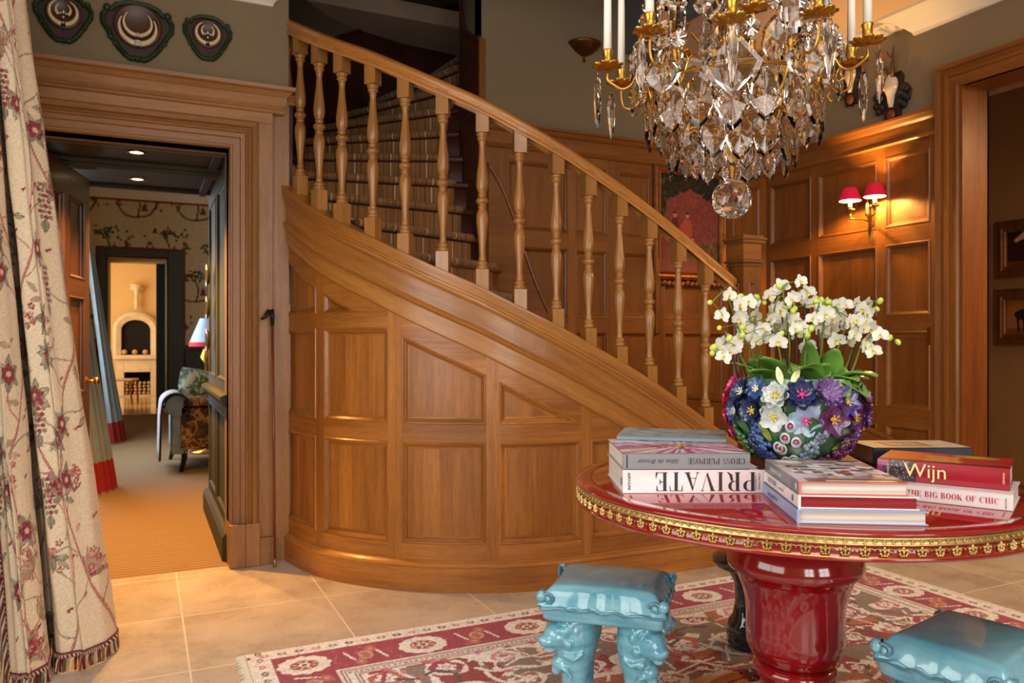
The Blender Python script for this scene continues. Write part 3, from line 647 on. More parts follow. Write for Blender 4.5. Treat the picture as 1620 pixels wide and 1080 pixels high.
for i, (px, py, yy) in enumerate(((217, 237, 4.62), (217, 285, 5.38))):
    t = empty('downlight', (-.03, yy, 2.16), label=('recessed ceiling downlight nearer the hall in the dark passage', 'recessed ceiling downlight farther down the dark passage')[i], cat='ceiling light')
    a = MB(); a.lathe([(.045, -.001), (.045, -.006), (.034, -.006), (.032, 0)], 20); a.build('ring', BRASS, parent=t); a = MB(); a.lathe([(.033, -.003), (0, -.003)], 20); a.build('lens', emit('downlight_glow', (255, 226, 170), 14), parent=t)
    spot('downlight_beam', (-.03, yy, 2.145), (-.03 + .1 * i, yy - .02, 0), 260, (1, .46, .10), 110, .8, .03)
# plates on the green wall
for i, z in enumerate((1.58, 1.37, 1.16)):
    q = MB(); M = Matrix.Translation((.394, 5.45, z)) @ Matrix.Rotation(R(-90), 4, 'Y'); q.lathe([(0, .006), (.04, .004), (.055, .010), (.075, .022), (.077, .018), (.05, 0), (0, 0)], 20, M=M)
    tag(q.build('wall_plate', plain('pewter_plate_%d' % i, (150, 146, 130), .25, .8)), ('top', 'middle', 'bottom')[i] + ' one of three round plates hung on the green passage wall', 'wall plate', 'round plates on the green passage wall')
wall('wall_drawing_room', [(-.98, 5.75, 0, -.80, 7.3, 3.7), (-.98, 9.7, 0, -.80, 13.7, 3.7), (-.98, 7.3, 2.75, -.80, 9.7, 3.7), (-.98, 5.6, 0, -.52, 5.75, 3.7), (-.70, 4.46, 2.20, .60, 5.75, 3.7), (.60, 6.35, 0, 3.4, 6.55, 3.7), (3.2, 6.5, 0, 3.4, 13.7, 3.7), (.60, 5.75, 0, .64, 6.4, 3.7)], CREAMW)
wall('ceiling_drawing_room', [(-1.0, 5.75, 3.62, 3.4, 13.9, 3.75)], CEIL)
YF = 13.7
dxl, dxr = onY(168, 400, YF).x, onY(266, 400, YF).x; dzt = onY(220, 406, YF).z; frl, frr = onY(154, 400, YF).x, onY(291, 400, YF).x; frt = onY(220, 394, YF).z
GR2 = plain('teal_green_frame', (44, 50, 38), .5)
wall('wall_wallpapered', [(-.98, YF, 0, dxl, YF + .2, 3.7), (dxr, YF, 0, 3.4, YF + .2, 3.7), (dxl, YF, dzt, dxr, YF + .2, 3.7)], CREAMW)
q = MB(); q.box(frl, YF - .05, 0, dxl, YF, frt); q.box(dxr, YF - .05, 0, frr, YF, frt); q.box(dxl, YF - .05, dzt, dxr, YF, frt)
q.box(dxr - .02, YF, 0, dxr, YF + 1.3, dzt); q.box(dxl, YF, 0, dxl + .02, YF + 1.3, dzt)
q.box(frr, YF - .02, 0, 3.2, YF, 1.05); q.box(frr, YF - .05, 1.0, 3.2, YF, 1.06)
q.box(dxr - .16, YF + 1.1, 0, dxr, YF + 1.35, dzt); S('door_2', q, GR2, bevel=.008)
RED = plain('red_braid', (150, 40, 30), .8)
q = MB(); z0 = onY(220, 316, YF).z; q.box(-.80, YF - .012, z0 - .03, 3.2, YF, z0); q.box(frl - .02, YF - .02, 0, frl, YF, frt + .02); q.box(frr, YF - .02, 0, frr + .02, YF, frt + .02); q.box(frl, YF - .02, frt, frr, YF, frt + .025); q.box(frr, YF - .03, 1.06, 3.2, YF, 1.09); S('trim_19', q, RED)
q = MB(); q.sweep([(-.80, 5.8, 0), (-.80, YF, 0), (3.2, YF, 0)], [(0, z0), (.03, z0), (.08, z0 + .1), (.16, z0 + .2), (.16, 3.62), (0, 3.62)], (0, 0, 1)); S('trim_20', q, WHITE)
# far room
wall('wall_far_room', [(-2.2, 18.6, 0, 3.4, 18.8, 4.2), (-2.2, 13.9, 0, -2.0, 18.6, 4.2), (2.4, 13.9, 0, 2.6, 18.6, 4.2)], CREAMW)
wall('ceiling_far_room', [(-2.2, 13.9, 3.3, 3.4, 19, 3.4), (dxl, YF, dzt, dxr, YF + 1.3, dzt + .05)], CREAMW)
# ------------------------------------------------------------------ rug
def draw_flower(cv, x, y, r, pet, colp, colc, ang=0, core=.35, cold=None):
    for k in range(pet):
        a = ang + 2 * PI * k / pet
        if cold is not None: cv.ell(x + math.cos(a) * r * .62, y + math.sin(a) * r * .62, r * .46, r * .36, a, cold)
        cv.ell(x + math.cos(a) * r * .60, y + math.sin(a) * r * .60, r * .38, r * .28, a, colp)
    cv.ell(x, y, r * core, col=colc)
def vine(cv, P, w_, col, n=14, al=1):
    out = []
    P = [P[0]] + list(P) + [P[-1]]
    for i in range(1, len(P) - 2):
        for k in range(n):
            t = k / n; a, b, c_, d = P[i - 1:i + 3]
            out.append(tuple(.5 * (2 * b[j] + (c_[j] - a[j]) * t + (2 * a[j] - 5 * b[j] + 4 * c_[j] - d[j]) * t * t + (-a[j] + 3 * b[j] - 3 * c_[j] + d[j]) * t ** 3) for j in (0, 1)))
    out.append(tuple(P[-1])); cv.line(out, w_, col, al); return out
def rug():
    W, H = 2.99, 2.06; CRM = c8(236, 234, 232); WINE = c8(160, 58, 84); PINK = c8(206, 122, 148); RUST = c8(182, 108, 84); TAUPE = c8(140, 124, 114); DK = c8(92, 80, 70); ROSE = c8(212, 146, 158)
    cv = Cv(W, H, .0058, CRM); rr = random.Random(3)
    # outer cream guard with small buds
    def guard(off, step, sz):
        for k in range(int(W / step) + 1):
            for y in (off, H - off): cv.ell(k * step, y, sz, sz * .75, 0, [DK, PINK, TAUPE][k % 3]); cv.ell(k * step, y, sz * .35, col=CRM)
        for k in range(int(H / step) + 1):
            for x in (off, W - off): cv.ell(x, k * step, sz * .75, sz, 0, [DK, PINK, TAUPE][k % 3]); cv.ell(x, k * step, sz * .35, col=CRM)
    guard(.042, .062, .017)
    b0, b1 = .085, .275
    cv.rect(b0, b0, W - b0, H - b0, WINE)
    for k in range(1500):   # worn streaks of the wine ground
        x, y = rr.uniform(b0, W - b0), rr.uniform(b0, H - b0); cv.line([(x, y), (x + rr.uniform(-.02, .02), y + rr.uniform(-.05, .05))], .005, rr.choice([PINK, ROSE, c8(120, 34, 54)]), .5)
    cv.rect(b1, b1, W - b1, H - b1, CRM)
    def med(x, y, s=1):
        for k in range(12): cv.ell(x + .070 * s * math.cos(k * PI / 6), y + .058 * s * math.sin(k * PI / 6), .024 * s, col=CRM)
        cv.ell(x, y, .074 * s, .062 * s, 0, CRM); cv.ell(x, y, .050 * s, .042 * s, 0, RUST, ring=.2)
        for k in range(8): cv.ell(x + .030 * s * math.cos(k * PI / 4), y + .026 * s * math.sin(k * PI / 4), .010 * s, col=WINE if k % 2 else RUST)
        cv.ell(x, y, .010 * s, col=DK)
    def between(x, y, hor):
        P = [(-.07, .05), (-.03, -.05), (.03, .05), (.07, -.05)]
        if not hor: P = [(q, p) for p, q in P]
        vine(cv, [(x + p, y + q) for p, q in P], .010, CRM)
        for p, q in P[1:3]: cv.ell(x + p, y + q, .022, .03, 0, RUST); cv.ell(x + p, y + q, .010, col=ROSE)
        cv.ell(x, y, .028, .04, 0, c8(196, 160, 140)); cv.ell(x, y, .016, .026, 0, RUST)
    mid = (b0 + b1) / 2; n = 7
    for k in range(n):
        x = mid + (W - 2 * mid) * k / (n - 1)
        for y in (mid, H - mid):
            med(x, y)
            if k < n - 1: between(x + (W - 2 * mid) / (n - 1) / 2, y, True)
    for k in range(1, 5):
        y = mid + (H - 2 * mid) * k / 5
        for x in (mid, W - mid): med(x, y)
    for k in range(5):
        y = mid + (H - 2 * mid) * (k + .5) / 5
        for x in (mid, W - mid): between(x, y, False)
    for d, c_, w_ in ((b1 + .008, WINE, .006), (b1 + .022, TAUPE, .005), (b1 + .050, TAUPE, .005), (b1 + .062, WINE, .006)):
        cv.line([(d, d), (W - d, d), (W - d, H - d), (d, H - d), (d, d)], w_, c_)
    for k in range(120):
        x = b1 + .036 + (W - 2 * b1 - .072) * k / 119
        for y in (b1 + .036, H - b1 - .036): cv.ell(x, y, .007, col=PINK if k % 2 else TAUPE)
    f = b1 + .075
    cv.rect(f, f, W - f, H - f, CRM)
    # field: big arabesques
    def blob(x, y, r, col, n=9):
        P = [(x + r * (1 + .28 * rr.uniform(-1, 1)) * math.cos(2 * PI * k / n), y + r * .8 * (1 + .28 * rr.uniform(-1, 1)) * math.sin(2 * PI * k / n)) for k in range(n)]; o = []
        for i in range(n):
            a, b, c_, d = P[i - 1], P[i], P[(i + 1) % n], P[(i + 2) % n]
            for k in range(5):
                t = k / 5; o.append(tuple(.5 * (2 * b[j] + (c_[j] - a[j]) * t + (2 * a[j] - 5 * b[j] + 4 * c_[j] - d[j]) * t * t + (-a[j] + 3 * b[j] - 3 * c_[j] + d[j]) * t ** 3) for j in (0, 1)))
        o = [(min(max(p, f), W - f), min(max(q, f), H - f)) for p, q in o]; cv.poly(o, col); return o
    cx, cy = W / 2, H / 2
    for X in range(11):
        for Y in range(8):
            x = f + .12 + X * (W - 2 * f - .24) / 10; y = f + .1 + Y * (H - 2 * f - .2) / 7; k = (X + 2 * Y) % 4
            g = [TAUPE, RUST, TAUPE, c8(150, 60, 60)][k]; blob(x + rr.uniform(-.03, .03), y + rr.uniform(-.03, .03), .125, g, 8)
    for X in range(11):
        for Y in range(7):
            x = f + .06 + X * (W - 2 * f - .12) / 10; y = f + .06 + Y * (H - 2 * f - .12) / 6; r = rr.uniform(.045, .072); k = (X * 3 + Y) % 5
            o = blob(x, y, r * 1.2, CRM, 7); blob(x, y, r * .95, [PINK, RUST, ROSE, TAUPE, WINE][k], 7); draw_flower(cv, x, y, r * .62, 6, CRM, [WINE, RUST, DK][k % 3]); cv.ell(x, y, r * .14, col=CRM)
    for k in range(150):
        x, y = rr.uniform(f + .02, W - f - .02), rr.uniform(f + .02, H - f - .02); a = rr.uniform(0, 6.28); P = [(x, y)]
        for i in range(4):
            a += rr.uniform(-1.1, 1.1); x += .075 * math.cos(a); y += .075 * math.sin(a); P.append((min(max(x, f), W - f), min(max(y, f), H - f)))
        vine(cv, P, rr.choice([.010, .012, .016]), rr.choice([CRM, CRM, CRM, DK, WINE]), 8)
        for q in P[1::2]: cv.ell(q[0] + .01, q[1] + .01, .019, .012, a, rr.choice([PINK, RUST, TAUPE, CRM]))
    cv.grain(.07, .015)
    X0, Y1 = .336, 2.985
    t = empty('patterned_rug', (X0 + W / 2, Y1 - H / 2, 0), label='old patterned rug with wine border and pale fringe under the red table', cat='rug')
    X0, Y0 = -W / 2, -H / 2
    M = painted('rug_pile', .95, .6, 220, sheen=.15)
    cv.mesh('pile', lambda U, V: (X0 + U, Y0 + V, .0090 + 0 * U), M, parent=t)
    q = MB(); q.box(X0 - .001, Y0 - .001, 0, X0 + W + .001, Y0 + H + .001, .008); q.build('backing', plain('rug_backing', (190, 180, 165), .95), parent=t)
    r2 = random.Random(9)
    for sx in (X0 - .002, X0 + W + .002):
        q = MB(); d = -1 if sx < 0 else 1
        y = Y0
        while y < Y0 + H:
            l = r2.uniform(.022, .040); q.tube([(sx, y, .007), (sx + d * l * .5, y + r2.uniform(-.003, .003), .008), (sx + d * l, y + r2.uniform(-.007, .007), .002)], [.0026, .0024, .0012], 4, cap=False); y += .0042
        tag(q.build('fringe', plain('fringe_cotton' + ('_a' if d < 0 else '_b'), (222, 214, 200), .95), parent=t), kind='stuff')
rug()
# ------------------------------------------------------------------ centre table
TC = Vector((1.622, 1.611, 0)); TR = .60; TZ = .77
REDL = plain('red_lacquer', (140, 14, 20), .10, coat=1.0, var=.02)
REDD = plain('deep_red_lacquer', (136, 14, 18), .12, coat=1.0, var=.04)
GILTB = plain('gilt_border_metal', (206, 178, 118), .40, 1, var=.12, scale=60)
tab = empty('centre_table', tuple(TC), label='round red lacquer pedestal table with gilt border, holding books and flowers', cat='table')
q = MB(); q.lathe([(0, TZ), (TR - .045, TZ), (TR - .043, TZ - .0008), (TR - .040, TZ), (TR - .006, TZ), (TR - .001, TZ - .003), (TR, TZ - .004), (TR - .001, TZ - .008), (TR - .006, TZ - .0095), (TR - .006, .7205), (TR - .001, .719), (TR + .001, .715), (TR - .002, .710), (TR - .02, .709), (TR - .06, .720), (0, .720)], 160); q.build('tabletop', REDL, parent=tab)
q = MB(); q.lathe([(TR - .0435, TZ + .0003), (TR - .0395, TZ + .0003)], 160); q.lathe([(TR - .0005, .7190), (TR + .0006, .7180)], 160); q.build('gilt_line', GILT, parent=tab)
def gilt_border():
    q = MB(); n = 100; z1 = TZ - .0105; R0 = TR - .006
    q.lathe([(R0, z1), (R0 + .004, z1 - .0005), (R0 + .004, z1 - .004), (R0 + .002, z1 - .005), (R0 + .0025, z1 - .013), (R0 + .004, z1 - .014), (R0 + .004, z1 - .016), (R0, z1 - .017)], 200)
    def P(u, z, d): a = u / R0; return (R0 + .002 + d, a, z)
    def blobat(a, du, z, ru, rz, h):
        T = Matrix.Rotation(a + du / R0, 4, 'Z') @ Matrix.Translation((R0 + .002, 0, z)); q.sphere((0, 0, 0), 1, 6, M=T, sc3=(h, ru, rz))
    def ring(a, du, z, r, t):
        T = Matrix.Rotation(a + du / R0, 4, 'Z') @ Matrix.Translation((R0 + .0035, 0, z))
        q.tube([T @ Vector((0, r * math.cos(k * PI / 4), r * math.sin(k * PI / 4))) for k in range(9)], t, 4, cap=False)
    for i in range(n):
        a = 2 * PI * i / n; p = 2 * PI * R0 / n
        ring(a, 0, z1 - .009, .0036, .0011); ring(a, p / 2, z1 - .009, .0036, .0011); blobat(a, 0, z1 - .009, .0014, .0014, .003); blobat(a, p / 2, z1 - .009, .0014, .0014, .003)
        # pendant palmette
        zc = z1 - .0275
        for du, dz, ru, rz in ((0, -.001, .0034, .0056), (0, -.0085, .0030, .0034), (-.0070, -.0050, .0034, .0036), (.0070, -.0050, .0034, .0036), (-.0082, .0015, .0036, .0036), (.0082, .0015, .0036, .0036), (-.0046, -.0088, .0028, .0030), (.0046, -.0088, .0028, .0030), (-.0036, .003, .0026, .003), (.0036, .003, .0026, .003), (0, .0066, .0030, .0040)): blobat(a, du, zc + dz, ru, rz, .0042)
        # arched link between pendants
        T = lambda u, z, d=.001: Matrix.Rotation(a + u / R0, 4, 'Z') @ Vector((R0 + .002 + d, 0, z))
        q.tube([T(.004, zc + .004), T(.009, zc + .0055), T(p / 2, zc + .0035), T(p - .009, zc + .0055), T(p - .004, zc + .004)], .0016, 4, cap=False); blobat(a, p / 2, zc + .001, .0018, .0022, .0022)
    return q
gb = gilt_border().build('gilt_border', GILTB, parent=tab)
q = MB(); q.lathe([(.0, .722), (.12, .722), (.125, .66), (.130, .635), (.155, .612), (.172, .585), (.179, .556), (.180, .541), (.177, .530), (.168, .524), (.160, .520), (.150, .500), (.139, .470), (.132, .438), (.129, .405), (.129, .370), (.130, .345), (.127, .318), (.116, .294), (.100, .278), (.080, .270)], 72); q.build('urn', REDD, parent=tab)
q = MB(); q.lathe([(.06, .275), (.098, .272), (.110, .262), (.111, .250), (.104, .238), (.092, .230), (.088, .215), (.098, .195), (.125, .175), (.165, .160), (.185, .155), (.188, .148)], 72); q.build('collar', REDL, parent=tab)
q = MB(); q.lathe([(.17, .15), (.25, .145), (.262, .140), (.266, .130), (.262, .122), (.27, .115), (.335, .108), (.352, .098), (.357, .082), (.352, .062), (.345, .058), (.352, .040), (.356, .020), (.356, .0095), (0, .0095)], 96); q.build('base', REDD, parent=tab)
# ------------------------------------------------------------------ ceramic stools
def glaze(name, c0, c1):
    m, nt, b = newmat(name); tc = N(nt, 'ShaderNodeTexCoord'); n = N(nt, 'ShaderNodeTexNoise', i_Scale=6.0, i_Detail=5.0); mp = N(nt, 'ShaderNodeMapping'); mp.inputs['Scale'].default_value = (1, 1, 5)
    nt.links.new(tc.outputs['Object'], mp.inputs[0]); nt.links.new(mp.outputs[0], n.inputs['Vector'])
    r = ramp(nt, n.outputs[0], [(.3, lin(c0)), (.7, lin(c1))])
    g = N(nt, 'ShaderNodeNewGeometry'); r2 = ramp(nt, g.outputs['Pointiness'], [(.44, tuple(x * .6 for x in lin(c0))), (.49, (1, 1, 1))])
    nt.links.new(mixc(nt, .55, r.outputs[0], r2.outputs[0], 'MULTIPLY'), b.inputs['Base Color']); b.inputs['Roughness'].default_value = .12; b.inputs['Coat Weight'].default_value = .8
    return m
TURQ = glaze('turquoise_glaze', (84, 156, 180), (142, 200, 214)); DKG = plain('dark_green_glaze', (20, 44, 40), .1, coat=1, var=.2)
def stool(name, loc, rz, label):
    t = empty(name, loc, rz, label, 'stool'); W, D = .355, .295; zt = .462
    # cushion: pillow with concave sides, pulled corners and ruched flank
    q = MB(); n = 36
    def outline(x, y):
        return x, y
    def top(u, v):
        x = (u - .5) * 2; y = (v - .5) * 2; ex = 1 - .045 * (1 - y * y) ** 1.0; ey = 1 - .05 * (1 - x * x)
        e = max(abs(x), abs(y)); z = .012 * (1 - x ** 4) * (1 - y ** 4)
        fl = max(0, (e - .80) / .20); crn = (abs(x) * abs(y)) ** 3
        z -= fl ** 1.6 * (.050 - .004 * crn)
        a = math.atan2(y, x); rip = fl * (.0018 * math.sin(17 * a + 2 * math.sin(3 * a)) + .0014 * math.sin(31 * a + 1.5 * math.sin(5 * a)))
        s_ = 1 + .02 * fl + rip / .3
        return (x * W / 2 * ex * s_, y * D / 2 * ey * s_, zt - .012 + z + rip * .6)
    q.surf(top, frange(0, 1, n), frange(0, 1, n))
    # wavy ruffle and plinth slab below
    per = []
    for k in range(160):
        a = 2 * PI * k / 160; cx, cy = math.cos(a), math.sin(a); m_ = max(abs(cx), abs(cy)); x, y = cx / m_, cy / m_; per.append((x, y, a))
    def edge(x, y, sc_, z): ex = 1 - .045 * (1 - y * y); ey = 1 - .05 * (1 - x * x); r_ = (1 - .055 * (abs(x * y)) ** 6); return (x * W / 2 * ex * sc_ * r_, y * D / 2 * ey * sc_ * r_, z)
    rows = []
    for sc_, z, wv in ((1.02, zt - .058, 1), (1.045, zt - .060, 1), (1.05, zt - .066, 1), (1.01, zt - .069, .7), (1.0, zt - .072, .3), (.995, zt - .095, 0), (.96, zt - .104, 0), (.90, zt - .106, 0), (.5, zt - .106, 0)):
        rows.append([edge(x, y, sc_ + .006 * wv * math.sin(30 * a), z + .004 * wv * math.sin(22 * a + 1)) for x, y, a in per])
    V = [p for r_ in rows for p in r_]; m = len(per); q.add(V, [(i * m + k, (i + 1) * m + k, (i + 1) * m + (k + 1) % m, i * m + (k + 1) % m) for i in range(len(rows) - 1) for k in range(m)], None, 0, True)
    for sx in (-1, 1):
        for sy in (-1, 1):
            c_ = Vector((sx * W / 2 * .965, sy * D / 2 * .965, zt - .040))
            for dx, dy in ((sx * .0, -sy * .022), (-sx * .022, sy * 0)):
                nrm = Vector((sx, 0, 0)) if dx == 0 else Vector((0, sy, 0)); cc = c_ + Vector((dx, dy, 0)) + nrm * .004; tu = Vector((0, 0, 1)); tv = nrm.cross(tu)
                q.tube([cc + (tu * math.sin(a_) + tv * math.cos(a_)) * r_ for a_, r_ in [(k * .7, .017 - .0010 * k) for k in range(15)]], .0045, 6)
                q.sphere(tuple(cc), .008, 8)
            q.sphere(tuple(c_ + Vector((0, 0, .004))), .013, 10, sc3=(1.2, 1.2, 1.3))
    # piped cord round the base of the cushion
    q.tube([edge(x, y, 1.036 + .005 * math.sin(24 * a), zt - .0655 + .003 * math.sin(17 * a)) for x, y, a in per + per[:1]], .0045, 6, cap=False)
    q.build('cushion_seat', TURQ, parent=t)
    # lion-headed legs
    for k, (sx, sy) in enumerate(((-1, -1), (1, -1), (-1, 1), (1, 1))):
        q = MB(); M = Matrix.Translation((sx * .092, sy * .066, 0)) @ Matrix.Rotation(math.atan2(sy * .8, sx), 4, 'Z')
        q.lathe([(0, .362), (.056, .362), (.060, .345), (.060, .320), (.062, .30), (.060, .27), (.054, .24), (.044, .21), (.037, .17), (.034, .12), (.036, .08), (.043, .05), (.046, .02), (0, .02)], 24, M=M, sy=.95)
        for x, y, z, r, s3 in ((.054, 0, .305, .042, (1, 1, .95)), (.088, 0, .294, .025, (1, 1.1, .75)), (.104, 0, .300, .011, (1, 1.3, .8)), (.080, 0, .268, .016, (1.1, 1, .6)), (.076, .020, .312, .011, (1, 1, 1)), (.076, -.020, .312, .011, (1, 1, 1)), (.066, .024, .329, .012, (1, 1.3, .6)), (.066, -.024, .329, .012, (1, 1.3, .6)),
                              (.088, .014, .289, .012, (1, 1, .8)), (.088, -.014, .289, .012, (1, 1, .8)), (.035, .044, .335, .014, (.7, .6, 1.2)), (.035, -.044, .335, .014, (.7, .6, 1.2)), (.055, 0, .10, .02, (1, .9, 1.3)), (.048, 0, .225, .026, (.9, 1.1, 1)), (.058, 0, .205, .014, (1, 1, 1))): q.sphere((x, y, z), r, 12, M=M, sc3=s3)
        for i in range(15):
            a = R(50 + i * 18.5); z = .335 - (i % 3) * .035 - .01; q.sphere((.028 + .036 * math.cos(a) * .9, .046 * math.sin(a), z), .0145, 8, M=M)
        for s_ in (-1, 1):
            q.tube([M @ Vector(p) for p in ((.055, s_ * .038, .262), (.030, s_ * .056, .25), (.005, s_ * .056, .262), (.0, s_ * .048, .280), (.02, s_ * .05, .282))], [.005, .008, .008, .006, .003], 8)
            q.tube([M @ Vector(p) for p in ((.062, s_ * .012, .225), (.045, s_ * .034, .215), (.030, s_ * .040, .195), (.038, s_ * .034, .180))], [.004, .007, .006, .003], 8)
            for j in range(2): q.sphere((.052, s_ * (.010 + .016 * j), .028), .014, 8, M=M, sc3=(1.5, .8, 1))
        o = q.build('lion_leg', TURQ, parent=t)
        md = o.modifiers.new('remesh', 'REMESH'); md.mode = 'VOXEL'; md.voxel_size = .0038; md.use_smooth_shade = True
        md = o.modifiers.new('smooth', 'SMOOTH'); md.iterations = 2; md.factor = .5
    q = MB(); q.box(-.15, -.12, .010, .15, .12, .034); q.build('foot_plinth', TURQ, parent=t, bevel=.008, seg=3)
    return t
pA, pB, pC, pD = onZ(892, 886, .45), onZ(1066, 906, .45), onZ(852, 927, .45), onZ(1052, 945, .45)
ctr = (pA + pB + pC + pD) / 4; stool('garden_stool', (ctr.x, ctr.y, 0), math.atan2((pD - pC).y, (pD - pC).x), 'turquoise glazed lion-legged stool with a square cushion top, on the rug left of the pedestal')
qB = onZ(1490, 957, .45); qL = onZ(1387, 1003, .45); dv = (qL - qB).normalized(); pv = Vector((-dv.y, dv.x, 0))
if pv.dot(Vector((_c, -_s, 0))) < 0: pv = -pv
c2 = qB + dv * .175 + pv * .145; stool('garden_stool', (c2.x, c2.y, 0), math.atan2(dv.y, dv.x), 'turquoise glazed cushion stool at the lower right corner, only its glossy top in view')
gs = onZ(1192, 1046, 0)
t = empty('green_stool', (gs.x + .07, gs.y + .1, .0095), label='small dark green glazed stool half hidden behind the red urn of the table', cat='stool')
q = MB(); q.lathe([(0, .004), (.075, .004), (.082, .02), (.082, .085), (.074, .10), (.060, .12), (.052, .17), (.055, .24), (.085, .30)], 32); q.build('pedestal', DKG, parent=t)
q = MB(); q.lathe([(.08, .295), (.125, .30), (.135, .315), (.132, .335), (.10, .35), (0, .352)], 40); q.build('seat', DKG, parent=t)
# ------------------------------------------------------------------ books
def serif(ch):
    """didone capitals on a unit cap height; list of polygons and the advance"""
    T, h, sf = .20, .035, .07; P = []
    def rc(x0, y0, x1, y1): P.append([(x0, y0), (x1, y0), (x1, y1), (x0, y1)])
    def stem(x, y0=0, y1=1, t=T, ser=True):
        rc(x, y0, x + t, y1)
        if ser:
            if y0 == 0: rc(x - sf, 0, x + t + sf, h)
            if y1 == 1: rc(x - sf, 1 - h, x + t + sf, 1)
    def arc(cx, cy, rx, ry, a0, a1, tx=T, ty=h, n=14):
        for i in range(n):
            a, b = R(a0 + (a1 - a0) * i / n), R(a0 + (a1 - a0) * (i + 1) / n)
            P.append([(cx + rx * math.cos(a), cy + ry * math.sin(a)), (cx + rx * math.cos(b), cy + ry * math.sin(b)), (cx + (rx - tx) * math.cos(b), cy + (ry - ty) * math.sin(b)), (cx + (rx - tx) * math.cos(a), cy + (ry - ty) * math.sin(a))])
    if ch == 'P': stem(.08); rc(.28, 1 - h, .45, 1); rc(.28, .44, .45, .44 + h); arc(.42, .72, .34, .28, -90, 90); A = .84
    elif ch == 'R': stem(.08); rc(.28, 1 - h, .45, 1); rc(.28, .47, .5, .47 + h); arc(.42, .735, .33, .265, -90, 90); P.append([(.44, .50), (.60, .44), (.70, .10), (.52, .08)]); arc(.78, .12, .17, .12, 180, 300, .14, .03); A = .95
    elif ch == 'I': stem(.08); A = .42
    elif ch == 'V': P.append([(.03, 1), (.25, 1), (.53, .12), (.46, 0)]); P.append([(.46, 0), (.50, .06), (.82, 1), (.78, 1)]); rc(-.02, 1 - h, .32, 1); rc(.68, 1 - h, .90, 1); A = .86
    elif ch == 'A': P.append([(.09, 0), (.13, 0), (.45, .94), (.43, 1)]); P.append([(.43, 1), (.37, .86), (.64, 0), (.86, 0)]); rc(.0, 0, .22, h); rc(.56, 0, .94, h); rc(.19, .30, .58, .30 + h); A = .92
    elif ch == 'T': stem(.32, 0, .99); rc(.02, 1 - h, .82, 1); P.append([(.02, 1), (.10, 1), (.05, .70), (.02, .70)]); P.append([(.82, 1), (.74, 1), (.79, .70), (.82, .70)]); A = .84
    elif ch in 'EF':
        stem(.08); rc(.28, 1 - h, .68, 1); rc(.28, .49, .5, .49 + h); P.append([(.70, 1), (.58, 1), (.67, .70), (.70, .70)]); P.append([(.50, .66), (.50, .36), (.47, .36), (.42, .49), (.42, .53), (.47, .66)])
        if ch == 'E': rc(.28, 0, .72, h); P.append([(.74, 0), (.60, 0), (.71, .32), (.74, .32)])
        A = .80 if ch == 'E' else .74
    elif ch == 'O': arc(.44, .5, .42, .51, 90, 270); arc(.44, .5, .42, .51, -90, 90); A = .90
    elif ch in 'CG':
        arc(.46, .5, .44, .51, 90, 270); arc(.46, .5, .34, .51, 40, 90, .04); arc(.46, .5, .34, .51, 270, 325, .04); P.append([(.74, 1), (.78, 1), (.78, .66), (.70, .78)])
        if ch == 'G': stem(.62, 0, .42, ser=False); rc(.54, .42 - h, .88, .42)
        A = .88
    elif ch == 'S': arc(.36, .74, .28, .26, 60, 215, .13); arc(.36, .26, .28, .26, -120, 35, .13); P.append([(.10, .70), (.22, .55), (.62, .30), (.50, .46)]); rc(.56, .72, .60, 1); rc(.10, 0, .14, .28); A = .70
    elif ch == 'U': stem(.08, .25, 1, ser=False); rc(.01, 1 - h, .35, 1); rc(.68, .25, .72, 1); rc(.58, 1 - h, .82, 1); arc(.40, .27, .32, .28, 180, 360, .18); A = .86
    elif ch == 'H': stem(.08); stem(.60); rc(.28, .48, .60, .48 + h); A = .92
    elif ch == 'B': stem(.08); rc(.28, 1 - h, .42, 1); rc(.28, .50, .45, .50 + h); rc(.28, 0, .45, h); arc(.40, .755, .28, .245, -90, 90, .18); arc(.42, .26, .34, .27, -90, 90); A = .84
    elif ch == 'K': stem(.08); P.append([(.28, .42), (.28, .36), (.74, .97), (.70, .97)]); P.append([(.36, .52), (.50, .66), (.86, 0), (.62, 0)]); rc(.60, 1 - h, .84, 1); rc(.56, 0, .92, h); A = .92
    elif ch == 'D': stem(.08); rc(.28, 1 - h, .42, 1); rc(.28, 0, .42, h); arc(.40, .5, .42, .5, -90, 90); A = .90
    else: A = .45
    return P, A
def serif_text(q, txt, M, size, gap=.06, xs=1.0, m=0):
    x = 0
    for ch in txt:
        P, A = serif(ch)
        for p in P:
            V = [M @ Vector(((x + a) * size * xs, b * size, 0)) for a, b in p]; q.add(V, [tuple(range(len(V)))], None, m)
        x += A + gap
    return x * size * xs
def text_w(txt, size, gap=.06, xs=1.0): return sum(serif(c_)[1] + gap for c_ in txt) * size * xs
def sans(name, txt, M, size, mat_, parent, shear=0, align='LEFT', bold=0):
    c_ = bpy.data.curves.new(name, 'FONT'); c_.body = txt; c_.size = size; c_.align_x = align; c_.extrude = .0001; c_.shear = shear; c_.offset = bold; c_.materials.append(mat_); c_.resolution_u = 3
    tmp = bpy.data.objects.new(name, c_); COL.objects.link(tmp); bpy.context.view_layer.update(); me = bpy.data.meshes.new_from_object(tmp); bpy.data.objects.remove(tmp); me.materials.clear(); me.materials.append(mat_)
    o = bpy.data.objects.new(name, me); COL.objects.link(o); o.parent = parent; o.matrix_basis = M; return o
INK = plain('dark_ink', (48, 36, 38), .5); PAGE = None
